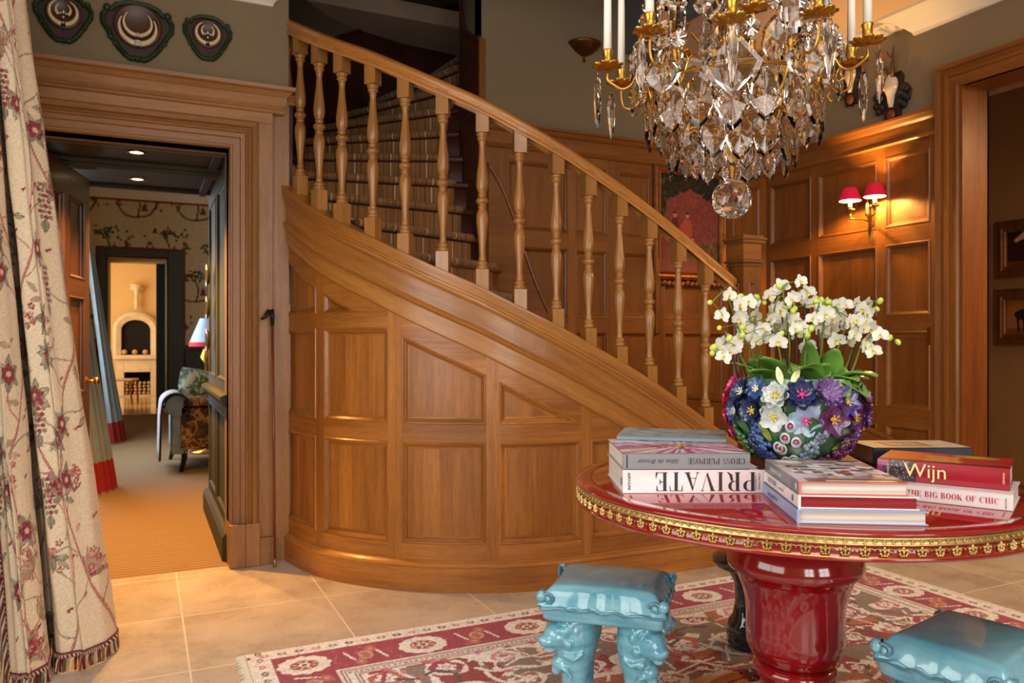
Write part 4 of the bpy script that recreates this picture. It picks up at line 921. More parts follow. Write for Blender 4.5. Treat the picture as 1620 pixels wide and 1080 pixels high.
def page_mat(name, rgb):
    m, nt, b = newmat(name); tc = N(nt, 'ShaderNodeTexCoord'); mp = N(nt, 'ShaderNodeMapping'); mp.inputs['Scale'].default_value = (2, 2, 700); nt.links.new(tc.outputs['Object'], mp.inputs[0])
    n = N(nt, 'ShaderNodeTexNoise', i_Scale=1.0, i_Detail=2.0); nt.links.new(mp.outputs[0], n.inputs['Vector']); c_ = lin(rgb)
    r = ramp(nt, n.outputs[0], [(.35, tuple(x * .6 for x in c_)), (.6, c_)]); nt.links.new(r.outputs[0], b.inputs['Base Color']); b.inputs['Roughness'].default_value = .8; return m
PGW = page_mat('page_edges_white', (226, 218, 206)); PGR = page_mat('page_edges_red', (150, 22, 30))
def book(name, label, L_, D_, T, loc, rz, cover, pages, spine_round=0, group=None, back=None):
    """local: spine along x at y=0 facing -y; book body to y=D_; z up"""
    t = empty(name, loc, rz, label, 'book', group); ct = .0028
    q = MB(); q.box(0, 0, 0, L_, D_, ct); q.box(0, 0, T - ct, L_, D_, T)
    n = 8; prof = [(0, 0)] + [(-spine_round * math.sin(PI * i / n), T * i / n) for i in range(1, n)] + [(0, T)] + [(.004, T), (.004, 0)]
    V = [(x, y, z) for x in (0, L_) for y, z in prof]; k = len(prof); q.add(V, [(j, (j + 1) % k, k + (j + 1) % k, k + j) for j in range(k)] + [tuple(range(k)), tuple(range(2 * k - 1, k - 1, -1))], None)
    q.build('cover', cover, parent=t, bevel=.0007)
    q = MB(); q.box(.004, .003, ct, L_ - .004, D_ - .005, T - ct); q.build('pages', pages, parent=t)
    return t
def topcover(t, L_, D_, T, base, draw, res=.0022, name='cover_picture', M_=None, coat=.5):
    cv = Cv(L_ - .002, D_ - .002, res, base); draw(cv, L_, D_); cv.grain(.02)
    return cv.mesh(name, lambda U, V: (U + .001, V + .001, T + .0004 + 0 * U), painted('glossy_print_' + name, .35, 0, 100, coat=coat * .3), parent=t)
SM = lambda x, z, y=-.0006, flip=False: Matrix.Translation((x, y, z)) @ Matrix.Rotation(R(90), 4, 'X') @ (Matrix.Rotation(PI, 4, 'Z') if flip else Matrix())
def place(p_left, p_right):  # spine from left to right as seen
    d = p_right - p_left; return (p_left.x, p_left.y), math.atan2(d.y, d.x), d.length
WHT = plain('white_cover', (232, 226, 224), .25, coat=.5, var=.01); PNK = plain('pale_pink_spine', (236, 220, 222), .25, coat=.5, var=.01)
GREY = plain('grey_cover', (132, 134, 138), .3, coat=.4, var=.02)
# pile A (left): PRIVATE, CROSS PURPOSE, blue-green book
pl, pr = onZ(985, 780.5, TZ), onZ(1209, 780, TZ); (bx, by), rz, BL = place(pl, pr)
b1 = book('thick_book', 'thick white book with big upside-down black capitals on its pale pink spine', BL, .285, .058, (bx, by, TZ + .0006), rz, WHT, PGW)
q = MB(); q.box(.001, -.0005, .001, BL - .001, 0, .057); q.build('spine_paper', PNK, parent=b1)
q = MB(); sz = .047; w_ = text_w('PRIVATE', sz, .10, 1.02); serif_text(q, 'PRIVATE', SM(BL - .022, .0525, -.0012, True), sz, .10, (.257 / w_) * 1.02); tag(q.build('title_lettering', INK, parent=b1), 'dark didone lettering')
sans('publisher_lettering', 'ASSOULINE', Matrix.Translation((.0135, -.0012, .052)) @ Matrix.Rotation(R(90), 4, 'X') @ Matrix.Rotation(R(-90), 4, 'Z'), .0085, INK, b1, bold=.0002)
for dx, tx in ((.0, 'GIANCARLO'), (.0085, 'GIAMMETTI')): sans('author_lettering', tx, Matrix.Translation((BL - .019 + .0085 - dx, -.0012, .008)) @ Matrix.Rotation(R(90), 4, 'X') @ Matrix.Rotation(R(90), 4, 'Z') , .0075, INK, b1)
q = MB(); q.box(-.0006, .012, .018, 0, .030, .036); q.build('cover_label', plain('teal_label', (96, 124, 128), .4), parent=b1)
def dr_private(cv, L_, D_):
    rr = random.Random(2)
    for k in range(9): x = rr.uniform(0, L_); cv.rect(x, 0, x + rr.uniform(.02, .05), rr.uniform(.02, .285), rr.choice([c8(40, 34, 34), c8(150, 130, 126), c8(96, 60, 50), c8(200, 190, 186)]))
topcover(b1, BL, .285, .058, c8(210, 204, 202), dr_private)
B2L = BL - .036; T2 = .041
b2 = book('grey_book', 'grey book with a bursting pink and red flower on its cover, in the left pile', B2L, .283, T2, (bx, by, TZ + .0595), rz, GREY, PGW)
def dr_cross(cv, L_, D_):
    cx, cy = L_ * .55, D_ * .48; rr = random.Random(4); pal = [c8(150, 60, 140), c8(196, 120, 180), c8(210, 190, 208), c8(226, 222, 214), c8(120, 90, 150), c8(176, 172, 130), c8(190, 70, 110), c8(200, 200, 196)]
    for k in range(150):
        a = rr.uniform(0, 2 * PI); l = rr.uniform(.12, .34); w2 = rr.uniform(.008, .03); c_ = rr.choice(pal); cv.poly([(cx, cy), (cx + l * math.cos(a - w2 * 2), cy + l * math.sin(a - w2 * 2)), (cx + l * 1.05 * math.cos(a), cy + l * 1.05 * math.sin(a)), (cx + l * math.cos(a + w2 * 2), cy + l * math.sin(a + w2 * 2))], c_, .85)
    for k in range(90):
        a = rr.uniform(0, 2 * PI); r_ = abs(rr.gauss(0, .04)); c_ = rr.choice([c8(196, 24, 50), c8(220, 50, 90), c8(170, 20, 40), c8(70, 140, 90), c8(230, 190, 60), c8(40, 90, 120)]); cv.ell(cx + r_ * 1.9 * math.cos(a), cy + r_ * math.sin(a), .012, .006, a, c_)
    for k in range(26): x = rr.uniform(.02, L_ * .4); cv.ell(x, cy + rr.uniform(-.012, .012), .009, .004, 0, rr.choice([c8(60, 60, 40), c8(140, 110, 50), c8(150, 40, 60)]))
topcover(b2, B2L, .283, T2, c8(206, 200, 206), dr_cross)
q = MB(); sz = .0150; w_ = text_w('CROSS PURPOSE', sz, .08); serif_text(q, 'CROSS PURPOSE', SM(B2L - .012, .0285, -.0008, True), sz, .08, .145 / w_); q.build('title_lettering', INK, parent=b2)
sans('author_lettering', 'Idina de Brusse', SM(.122 + .020, .026, -.0008, True), .0165, plain('spine_script_ink', (70, 68, 72), .5), b2, shear=.5)
q = MB(); q.box(.0095, -.0008, .004, .0125, 0, .037); q.build('publisher_lettering', INK, parent=b2)
pl3, pr3 = onZ(975.5, 689.5, .882), onZ(1157, 694.5, .882); (b3x, b3y), rz3, L3 = place(pl3, pr3)
_m = Matrix.Rotation(rz, 4, 'Z'); 
b3 = book('thin_book', 'thin book with a teal and grey painterly cover, topmost of the left pile', .30, .215, .012, (b3x, b3y, TZ + .1015), rz3 - .02, plain('teal_cover', (120, 140, 146), .3, coat=.4), PGW)
def dr_teal(cv, L_, D_):
    rr = random.Random(8)
    for k in range(160): x, y = rr.uniform(0, L_), rr.uniform(0, D_); cv.line([(x, y), (x + rr.uniform(.01, .05), y + rr.uniform(-.006, .006))], .006, rr.choice([c8(60, 110, 116), c8(130, 160, 166), c8(200, 206, 208), c8(70, 76, 84), c8(150, 120, 130)]), .8)
topcover(b3, .30, .215, .012, c8(150, 168, 172), dr_teal)
# pile B (front): three books, spines to the left
fl, bl_, fr = onZ(1261.5, 828, TZ), onZ(1206.5, 780.5, TZ), onZ(1464, 830.7, TZ)
dS = (fl - bl_); SLn = dS.length; rzB = math.atan2(dS.y, dS.x); DB = .262
LBL = plain('pale_blue_cover', (150, 170, 205), .3, coat=.4, var=.04); SLATE = plain('slate_cover', (96, 106, 112), .35, coat=.3, var=.03)
P0 = Vector((bl_.x, bl_.y)); ux = Vector((math.cos(rzB), math.sin(rzB))); uy = Vector((-ux.y, ux.x))
if (Vector((fr.x, fr.y)) - P0).dot(uy) < 0: uy = -uy; 
def bookB(name, label, ox, oy, z, L_, D_, T, cover, pages):
    p = P0 + ux * ox + uy * oy; return book(name, label, L_, D_, T, (p.x, p.y, z), rzB, cover, pages)
b4 = bookB('blue_book', 'book with pale blue spine and white page edges, bottom of the front pile', 0, 0, TZ + .0006, SLn, .262, .029, LBL, PGW)
b5 = bookB('red_edged_book', 'white-spined book with deep red page edges, middle of the front pile', .002, .004, TZ + .0302, SLn - .008, .243, .028, WHT, PGR)
SALM = plain('salmon_board', (206, 104, 96), .45)
b6 = bookB('slate_spined_book', 'slate-spined book with salmon boards and a street photograph cover, top of the front pile', .004, .006, TZ + .0588, SLn - .016, .222, .027, SALM, PGW)
q = MB(); q.box(0, -.0007, .0005, SLn - .016, 0, .0268); q.build('spine_paper', SLATE, parent=b6)
def dr_street(cv, L_, D_):
    rr = random.Random(11)
    cv.rect(0, 0, L_, D_, c8(176, 166, 170)); cv.rect(0, 0, L_ * .28, D_, c8(150, 136, 130))
    for k in range(120):
        x, y = rr.uniform(0, L_), rr.uniform(0, D_); w2, h2 = rr.uniform(.006, .03), rr.uniform(.004, .05); cv.rect(x, y, x + w2, y + h2, rr.choice([c8(60, 44, 40), c8(100, 70, 54), c8(216, 210, 214), c8(190, 184, 196), c8(224, 220, 222), c8(180, 150, 110), c8(130, 110, 120), c8(48, 40, 44)]), .9)
    cv.ell(L_ * .55, D_ * .62, .014, .010, 0, c8(190, 30, 34)); cv.poly([(L_ * .62, 0), (L_, 0), (L_, .05), (L_ * .7, .055)], c8(190, 176, 190)); cv.rect(L_ * .86, .02, L_, D_, c8(120, 78, 56)); cv.rect(L_ * .93, .06, L_ * .97, D_ * .9, c8(214, 196, 160))
topcover(b6, SLn - .016, .222, .027, c8(170, 160, 164), dr_street)
LTI = plain('light_ink', (220, 222, 222), .5); GYI = plain('grey_ink', (110, 112, 120), .5); BLI = plain('blue_ink', (70, 92, 150), .5)
sans('title_lettering', 'TRADITIONS  JUNE', SM(.055, .0095, -.0014), .0125, LTI, b6, bold=.0001)
sans('title_lettering', 'CULTS 1810', SM(.040, .0100, -.0010), .0155, GYI, b5, bold=.0001); sans('subtitle_lettering', 'a world of style', SM(.145, .011, -.0010), .0075, GYI, b5)
sans('title_lettering', 'Living with Art', SM(.055, .0090, -.0010), .0165, BLI, b4)
for b_, zc, mt in ((b5, .014, BLI), (b6, .0135, LTI)):
    q = MB(); x = SLn - (.055 if b_ is b5 else .035)
    for k in range(5): a = 2 * PI * k / 5; q.sphere((x + .004 * math.cos(a), -.0012, zc + .005 * math.sin(a)), .0028, 6, sc3=(1, .15, 1.2))
    q.build('spine_emblem', mt, parent=b_)
# pile C (right): THE BIG BOOK OF CHIC, Wijn
rb = onZ(1603.7, 809.5, TZ); lb = onZ(1435, 791, TZ); dd = (rb - lb).normalized(); L7 = .300; st = rb - dd * L7; rz7 = math.atan2(dd.y, dd.x)
b7 = book('white_book', 'white book with a line of red capitals on its spine, bottom of the right pile', L7, .20, .038, (st.x, st.y, TZ + .0006), rz7, WHT, PGW)
q = MB(); RI = plain('crimson_ink', (176, 40, 70), .5); txt = 'THE BIG BOOK OF CHIC'; sz = .0135; w_ = text_w(txt, sz, .08); serif_text(q, txt, SM(L7 - .198 - .018, .0125, -.0010), sz, .08, .190 / w_); q.build('title_lettering', RI, parent=b7)
q = MB(); serif_text(q, 'HOLLYWOOD', SM(L7 - .216 - .010 - text_w('HOLLYWOOD', sz, .08) * .62, .0125, -.0010), sz, .08, .62); q.build('title_lettering', INK, parent=b7)
sans('publisher_lettering', 'ASSOULINE', Matrix.Translation((L7 - .016, -.0010, .028)) @ Matrix.Rotation(R(90), 4, 'X') @ Matrix.Rotation(R(-90), 4, 'Z'), .0045, INK, b7)
wr = onZ(1598, 776.5, TZ + .039); wl = onZ(1388, 757, TZ + .039); dd = (wr - wl); L8 = dd.length; rz8 = math.atan2(dd.y, dd.x)
WIJ = plain('crimson_jacket', (150, 22, 40), .28, coat=.5, var=.05)
b8 = book('wine_book', 'crimson book with big cream letters and dark grapes on its spine', L8, .185, .050, (wl.x, wl.y, TZ + .0396), rz8, WIJ, PGW, .003)
cv = Cv(.085, .048, .0012, c8(70, 40, 44)); rr = random.Random(6); cv.rect(0, 0, .022, .048, c8(150, 40, 90))
for k in range(60): x, y = rr.uniform(.018, .08), rr.uniform(0, .046); r_ = rr.uniform(.004, .0065); cv.ell(x, y, r_, col=rr.choice([c8(34, 26, 34), c8(52, 40, 48), c8(74, 60, 70)])); cv.ell(x - .0015, y + .002, .0013, col=c8(170, 160, 176))
cv.ell(.016, .028, .006, col=c8(40, 60, 110))
cv.mesh('grape_picture', lambda U, V: (U + .001, -.0012 - .003 * np.sin(PI * np.clip((V + .001) / .05, 0, 1)), V + .001), painted('grape_print', .3, 0, 100, coat=.5), parent=b8)
CRI = plain('cream_ink', (240, 220, 150), .45)
sans('title_lettering', 'Wijn', SM(.060, .0135, -.0050), .047, CRI, b8)
sans('publisher_lettering', 'cörema', Matrix.Translation((L8 - .010, -.0042, .014)) @ Matrix.Rotation(R(90), 4, 'X') @ Matrix.Rotation(R(90), 4, 'Z'), .0085, CRI, b8)
sans('author_lettering', 'Hubrecht D', Matrix.Translation((.0265, -.0046, .006)) @ Matrix.Rotation(R(90), 4, 'X') @ Matrix.Rotation(R(90), 4, 'Z'), .0070, CRI, b8)
def dr_wijn(cv, L_, D_):
    cv.rect(0, 0, L_ * .35, D_, c8(196, 84, 24)); cv.rect(L_ * .3, 0, L_ * .5, D_, c8(176, 50, 26), .6); cv.rect(0, 0, L_, .02, c8(60, 24, 22)); rr = random.Random(5)
    for k in range(9): cv.line([(L_ * .30 + rr.uniform(0, .02), .03 + k * .012), (L_ * .30 + .085 + rr.uniform(-.01, .01), .028 + k * .0125)], .0035, c8(236, 206, 110))
    cv.ell(L_ * .72, D_ * .8, .05, .022, -.1, c8(120, 140, 50)); cv.ell(L_ * .70, D_ * .8, .02, .01, 0, c8(190, 160, 60))
topcover(b8, L8, .185, .050, c8(160, 20, 28), dr_wijn)
# pile D (behind right): pale illustrated book over an olive one
rC = onZ(1551, 710.5, .862); lC = onZ(1392, 711, .862); kC = onZ(1340, 702, .862); dd = (rC - lC); L9 = dd.length; rz9 = math.atan2(dd.y, dd.x); wd = .155
n9 = Vector((-dd.y, dd.x, 0)).normalized(); lC = lC + n9 * .035
b9 = book('illustrated_book', 'pale buff illustrated book with a navy spine, lying behind the crimson book', L9, wd, .046, (lC.x, lC.y, TZ + .046), rz9, plain('navy_cover', (28, 34, 52), .35, coat=.3), page_mat('page_edges_buff', (196, 170, 140)))
def dr_buff(cv, L_, D_):
    cv.rect(.06, .03, L_ - .09, D_ - .035, c8(150, 104, 70)); cv.rect(.075, .045, L_ - .11, D_ - .05, c8(196, 160, 120)); rr = random.Random(1)
    for k in range(40): x, y = rr.uniform(.08, L_ - .12), rr.uniform(.05, D_ - .055); cv.ell(x, y, .01, .005, 0, rr.choice([c8(120, 84, 60), c8(214, 190, 160)]), .7)
topcover(b9, L9, wd, .046, c8(214, 188, 158), dr_buff)
b10 = book('olive_book', 'olive-brown book under the pale illustrated book behind the vase', L9 - .03, wd - .01, .044, (lC.x + .015 * math.cos(rz9), lC.y, TZ + .0006), rz9, plain('olive_cover', (104, 90, 44), .5), page_mat('page_edges_olive', (160, 140, 100)))
# ------------------------------------------------------------------ vase with glass flowers
vz = TZ + .0615
VC = Vector((1.622, 1.611, vz)); _o = atD(810 + .672 / 2.03 * FPX, 540, 2.03)
ob = book('orange_book', 'thick terracotta orange book under the flower-encrusted bowl', .25, .33, .060, (_o.x, _o.y, TZ + .0006), R(-32.8), plain('orange_cover', (206, 104, 60), .5), page_mat('page_edges_orange', (190, 110, 74)))
vase = empty('flower_encrusted_bowl', tuple(VC), label='big glass bowl encrusted with blue, white and purple moulded flowers on the red table', cat='vase')
VP = [(0, 0), (.088, 0), (.100, .002), (.111, .010), (.135, .034), (.157, .079), (.168, .124), (.166, .164), (.152, .199), (.138, .217), (.134, .221), (.130, .217), (.142, .195), (.150, .16), (.150, .12)]
def bowl_mat():
    m, nt, b = newmat('mottled_green_glass'); tc = N(nt, 'ShaderNodeTexCoord'); n = N(nt, 'ShaderNodeTexNoise', i_Scale=9.0, i_Detail=4.0); nt.links.new(tc.outputs['Object'], n.inputs['Vector'])
    r = ramp(nt, n.outputs[0], [(.32, lin((24, 60, 50))), (.45, lin((60, 104, 70))), (.55, lin((150, 184, 150))), (.7, lin((60, 80, 110)))]); nt.links.new(r.outputs[0], b.inputs['Base Color']); b.inputs['Roughness'].default_value = .15; b.inputs['Coat Weight'].default_value = .7; return m
q = MB(); q.lathe(VP, 64); q.build('bowl', bowl_mat(), parent=vase)
vr = lambda z: interp(z, [p[1] for p in VP[:10]], [p[0] for p in VP[:10]])
gcol = {k: plain('glass_petal_' + k, c_, .28, coat=.5, var=.18, scale=40) for k, c_ in dict(crimson=(196, 30, 80), navy=(34, 50, 92), blue=(50, 80, 140), white=(192, 202, 200), pale=(146, 170, 196), lilac=(134, 104, 158), purple=(90, 36, 94), violet=(84, 72, 148), plum=(84, 24, 70), yellow=(222, 200, 70), gold=(214, 160, 40), green=(60, 110, 60), cream=(226, 224, 170), slate=(110, 128, 144), pink=(214, 60, 130), lime=(150, 170, 60)).items()}
def petal(q, M, L_, W_, m=0, cup=.25, tip=.6, n=5, wav=0):
    V = []; UV = []
    for j in range(n + 1):
        t = j / n; w_ = W_ * math.sin(PI * min(1, (t * .86 + .10))) ** tip; z = cup * L_ * (t ** 1.5)
        for i in (-1, -.5, 0, .5, 1): V.append(M @ Vector((t * L_, w_ * i * .5, z + cup * .35 * W_ * i * i - .05 * W_ + wav * math.sin(9 * i + 7 * t) * t))); UV.append((t, i))
    q.add(V, [(j * 5 + i, j * 5 + i + 1, j * 5 + i + 6, j * 5 + i + 5) for j in range(n) for i in range(4)], UV, m, True)
def vframe(az, z, tilt=0, rot=0, out=.004):
    """frame on the bowl: local z points outward; az measured from the camera side, positive to the viewer's right"""
    z = max(.012, z - .041); base = math.atan2(-VC.y, -VC.x); a = base + az; r = vr(z) + out; sl = (vr(min(.25, z + .01)) - vr(max(0, z - .01))) / .02; P = Vector((r * math.cos(a), r * math.sin(a), z)); nrm = Vector((math.cos(a), math.sin(a), -sl)).normalized(); up = Vector((0, 0, 1)); x = up.cross(nrm).normalized(); y = nrm.cross(x)
    M = Matrix(((x.x, y.x, nrm.x, P.x), (x.y, y.y, nrm.y, P.y), (x.z, y.z, nrm.z, P.z), (0, 0, 0, 1))); return M @ Matrix.Rotation(rot, 4, 'Z')
def gflower(az, z, r, c1, c2, n=6, cup=.45, layers=1, wave=.0, tip=.5, wide=1.25):
    q = MB(); M = vframe(az, z, rot=rng.uniform(0, 3))
    for l in range(layers):
        for k in range(n): petal(q, M @ Matrix.Rotation(2 * PI * (k + l * .5) / n, 4, 'Z') @ Matrix.Translation((0, 0, l * .004)), r * (1 - .25 * l), 2 * PI * r / n * wide * .62, 0, cup + .2 * l, tip, wav=wave)
    for k in range(6): a = k * PI / 3; q.tube([M @ Vector((0, 0, .004)), M @ Vector((r * .18 * math.cos(a), r * .18 * math.sin(a), r * .28)), M @ Vector((r * .3 * math.cos(a), r * .3 * math.sin(a), r * .34))], [.0016, .0018, .0024], 5, m=1)
    q.sphere((0, 0, r * .12), r * .17, 8, m=1, M=M); q.build('glass_flower', [gcol[c1], gcol[c2]], parent=vase)
def gspike(az0, z0, az1, z1, c_, n=26, r=.0075, fat=.016, seed=0):
    q = MB(); rr = random.Random(seed)
    for k in range(n):
        t = k / (n - 1); az = lerp(az0, az1, t); z = lerp(z0, z1, t); f = fat * math.sin(PI * (.15 + .8 * t)); M = vframe(az + rr.uniform(-1, 1) * f / .16, z, out=.008 + rr.uniform(0, .008))
        for j in range(2): q.sphere((rr.uniform(-f, f) * .6, rr.uniform(-.004, .004), 0), r, 6, M=M, sc3=(1, 1.3, .9))
    q.build('glass_spike', gcol[c_], parent=vase)
def gleaf(az, z, L_, W_, rot, c_):
    q = MB(); petal(q, vframe(az, z, out=.003) @ Matrix.Rotation(rot, 4, 'Z'), L_, W_, 0, .15, .8); q.build('glass_leaf', gcol[c_], parent=vase)
# az grows to the viewer's right
for a in (
    (-1.42, .20, .030, 'crimson', 'yellow', 8, .5, 2, .002), (-1.36, .155, .028, 'crimson', 'pink', 8, .5, 2, .002), (-1.30, .235, .030, 'pink', 'crimson', 8, .5, 2, .002), (-1.30, .115, .022, 'pink', 'crimson', 7, .5, 2, .002), (-1.45, .17, .026, 'pink', 'yellow', 7, .5, 1, .001),
    (-.92, .222, .040, 'navy', 'cream', 8, .35, 2, .002), (-.63, .178, .040, 'navy', 'yellow', 8, .35, 2, .002), (-1.02, .172, .036, 'blue', 'cream', 8, .35, 2, .002), (-.62, .232, .034, 'blue', 'cream', 8, .3, 1, .002),
    (-.28, .218, .037, 'white', 'yellow', 7, .35, 2, .002), (-.30, .165, .038, 'white', 'yellow', 5, .25, 1, .001), (.10, .222, .044, 'navy', 'pink', 8, .3, 2, .002), (.15, .160, .044, 'pale', 'pink', 6, .15, 1, .001),
    (.46, .225, .040, 'lilac', 'lilac', 12, .7, 2, .001), (.55, .163, .046, 'purple', 'gold', 6, .25, 1, .002), (.80, .205, .042, 'violet', 'yellow', 7, .3, 1, .001), (.98, .165, .038, 'purple', 'gold', 7, .35, 1, .002), (1.20, .215, .038, 'plum', 'plum', 7, .5, 2, .002), (1.25, .165, .034, 'purple', 'plum', 7, .5, 2, .002), (1.28, .225, .028, 'gold', 'yellow', 6, .5, 1, .001), (1.36, .19, .026, 'gold', 'yellow', 6, .5, 1, .001), (1.32, .15, .024, 'gold', 'yellow', 6, .5, 1, .001), (.86, .11, .026, 'plum', 'lilac', 7, .5, 1, .001), (1.1, .13, .022, 'violet', 'gold', 6, .4, 1, 0),
    (1.9, .20, .04, 'purple', 'gold', 7, .4, 1, 0), (2.5, .19, .042, 'white', 'yellow', 7, .3, 1, 0), (3.1, .2, .042, 'navy', 'cream', 8, .3, 1, 0), (-2.6, .19, .042, 'blue', 'cream', 8, .3, 1, 0), (-2.0, .2, .04, 'crimson', 'yellow', 8, .4, 1, 0)): gflower(*a)
gspike(-.52, .035, -.60, .150, 'blue', 34, seed=1); gspike(-.66, .03, -.72, .11, 'navy', 22, seed=2); gspike(.10, .020, .42, .130, 'slate', 34, .0075, .020, seed=3); gspike(.55, .02, 1.0, .105, 'plum', 26, seed=4); gspike(.42, .22, .55, .255, 'lilac', 10, seed=6); gspike(-.95, .05, -1.05, .13, 'green', 16, seed=7); gspike(1.05, .05, 1.3, .12, 'purple', 16, seed=8)
for k, (az, z) in enumerate(((-.14, .115), (-.20, .085), (-.06, .145), (.02, .105), (-.16, .055), (-.02, .06), (-.26, .09), (.0, .03))):
    q = MB(); M = vframe(az, z, out=.006); q.lathe([(.004, 0), (.012, .006), (.013, .011), (.008, .010)], 12, M=M, sy=1.35); q.sphere((0, 0, .006), .0062, 8, m=1, M=M); q.build('glass_bell', [gcol['white'], gcol['pink']], parent=vase)
for a in ((-.40, .10, .06, .022, 1.9, 'lime'), (.20, .09, .07, .03, 1.2, 'green'), (-.80, .12, .06, .03, 2.2, 'green'), (.35, .12, .06, .03, 2.0, 'green'), (-.05, .25, .05, .018, 1.2, 'cream'), (-.22, .25, .05, .018, 1.9, 'cream'), (-.85, .07, .05, .02, 2.5, 'lime'), (.7, .08, .05, .02, .8, 'lime'), (.75, .14, .05, .02, .3, 'green'), (-.45, .02, .05, .02, 2.9, 'green'), (.3, .03, .05, .02, .3, 'green')): gleaf(*a)
# ------------------------------------------------------------------ orchids
def orchids():
    t = empty('white_orchids', (VC.x, VC.y, vz + .2), label='mass of white orchids with lime buds growing out of the glass flower bowl', cat='orchid')
    PET = plain('orchid_petal', (220, 220, 206), .55, var=.03, sss=.15); YEL = plain('orchid_lip', (216, 190, 80), .5, var=.1); LEAF = plain('orchid_leaf', (100, 142, 58), .32, coat=.3, var=.25, scale=9); BUD = plain('orchid_bud', (186, 204, 76), .45, var=.12); STEM = plain('orchid_stem', (104, 124, 50), .5, var=.1); STK = plain('dark_cane', (44, 32, 26), .5)
    v_right = Vector((_c, -_s, 0)); v_fwd = Vector((_s, _c, 0)); up = Vector((0, 0, 1)); rr = random.Random(21); scl = 1236 / 2.15
    def at(px, py, dd=0): return v_right * ((px - 1258) / scl) + up * (HC + (540 - py) / scl - vz - .2) + v_fwd * dd
    q = MB(); q.lathe([(0, .010), (.12, .004), (.134, -.012)], 24); q.build('moss', plain('moss', (60, 70, 34), .95, var=.3, scale=60), parent=t)
    # blossom template: faces +z
    def blossom_mb(s):
        q = MB(); I = Matrix.Rotation
        for a in (90, 210, 330): petal(q, I(R(a), 4, 'Z'), .0245 * s, .0165 * s, 0, .12, .6)
        for a in (10, 170): petal(q, Matrix.Translation((0, 0, .0015)) @ I(R(a), 4, 'Z'), .0225 * s, .0245 * s, 0, .14, .55)
        petal(q, Matrix.Translation((0, 0, .003)) @ I(R(270), 4, 'Z'), .010 * s, .009 * s, 1, .6, .7); q.sphere((0, .001, .004), .0032 * s, 6, m=1); return q
    protos = [blossom_mb(s) for s in (.95, 1.08, .84)]; made = []
    def blossom(p, nrm, k):
        z = nrm.normalized(); x = up.cross(z).normalized(); y = z.cross(x); M = Matrix(((x.x, y.x, z.x, p.x), (x.y, y.y, z.y, p.y), (x.z, y.z, z.z, p.z), (0, 0, 0, 1))) @ Matrix.Rotation(rr.uniform(-.5, .5), 4, 'Z')
        if len(made) < 3: o = protos[len(made)].build('blossom', [PET, YEL], parent=t); made.append(o)
        else: o = made[k % 3].copy(); COL.objects.link(o); o.parent = t
        o.matrix_basis = M
    def bud(p, r=.0085):
        if not hasattr(orchids, 'b'): q = MB(); q.sphere((0, 0, 0), .0085, 10, sc3=(1, 1, 1.25)); o = orchids.b = q.build('bud', BUD, parent=t)
        else: o = orchids.b.copy(); COL.objects.link(o); o.parent = t
        s_ = r / .0085; o.matrix_basis = Matrix.Translation(p) @ Matrix.Rotation(rr.uniform(-1, 1), 4, 'X') @ Matrix.Rotation(rr.uniform(-1, 1), 4, 'Y') @ Matrix.Scale(s_, 4)
    # sprays: base px, then path of flower stem, blossoms along, buds at the tip
    sprays = [
        ((1215, 610, .02), [(1190, 560), (1165, 520), (1150, 480), (1140, 462), (1118, 480)], [(1142, 470), (1158, 484), (1160, 505), (1135, 500)], [(1115, 480)], -.06),
        ((1205, 615, .0), [(1170, 565), (1160, 545), (1140, 540), (1126, 556)], [(1128, 545), (1140, 555), (1131, 563), (1150, 546), (1128, 552)], [(1114, 558), (1116, 549), (1140, 535)], -.09),
        ((1225, 610, .05), [(1205, 560), (1190, 520), (1185, 490), (1200, 465)], [(1180, 478), (1197, 500), (1188, 535), (1202, 520), (1178, 520), (1214, 535), (1168, 500)], [(1197, 471), (1208, 479), (1213, 464), (1170, 469), (1182, 471)], -.01),
        ((1240, 610, -.02), [(1232, 560), (1222, 520), (1218, 490), (1224, 470)], [(1226, 492), (1208, 505), (1190, 540), (1218, 540), (1240, 475), (1212, 468)], [(1167, 517), (1131, 519), (1166, 531), (1227, 528), (1245, 493)], -.05),
        ((1255, 605, .06), [(1250, 555), (1245, 500), (1240, 455), (1256, 446)], [(1240, 453), (1262, 446), (1280, 462), (1270, 470), (1252, 470), (1290, 480)], [(1233, 453), (1249, 484), (1258, 488)], .0),
        ((1270, 605, .0), [(1272, 555), (1280, 510), (1286, 480)], [(1252, 508), (1275, 505), (1262, 520), (1290, 498), (1246, 520)], [(1254, 524), (1267, 531), (1273, 520), (1295, 497), (1302, 491), (1280, 478)], -.05),
        ((1285, 610, .04), [(1300, 560), (1305, 520), (1312, 490), (1330, 475)], [(1302, 512), (1316, 505), (1330, 480), (1342, 482), (1326, 495), (1306, 525), (1320, 520), (1336, 500), (1316, 480)], [(1304, 474), (1316, 477), (1296, 470)], .02),
        ((1300, 612, -.02), [(1320, 560), (1332, 520), (1345, 495)], [(1345, 507), (1332, 512), (1356, 498), (1340, 530), (1320, 538), (1352, 520)], [(1302, 488), (1365, 545)], -.04),
        ((1320, 615, .0), [(1345, 570), (1358, 530), (1362, 500), (1380, 480)], [(1370, 488), (1378, 495), (1385, 478), (1372, 508), (1380, 520), (1362, 478)], [(1401, 475), (1396, 488)], .03),
        ((1325, 615, -.03), [(1350, 575), (1360, 540), (1378, 532), (1395, 534)], [(1370, 555), (1363, 540), (1350, 548), (1376, 530)], [(1394, 534), (1407, 541)], -.05)]
    k = 0
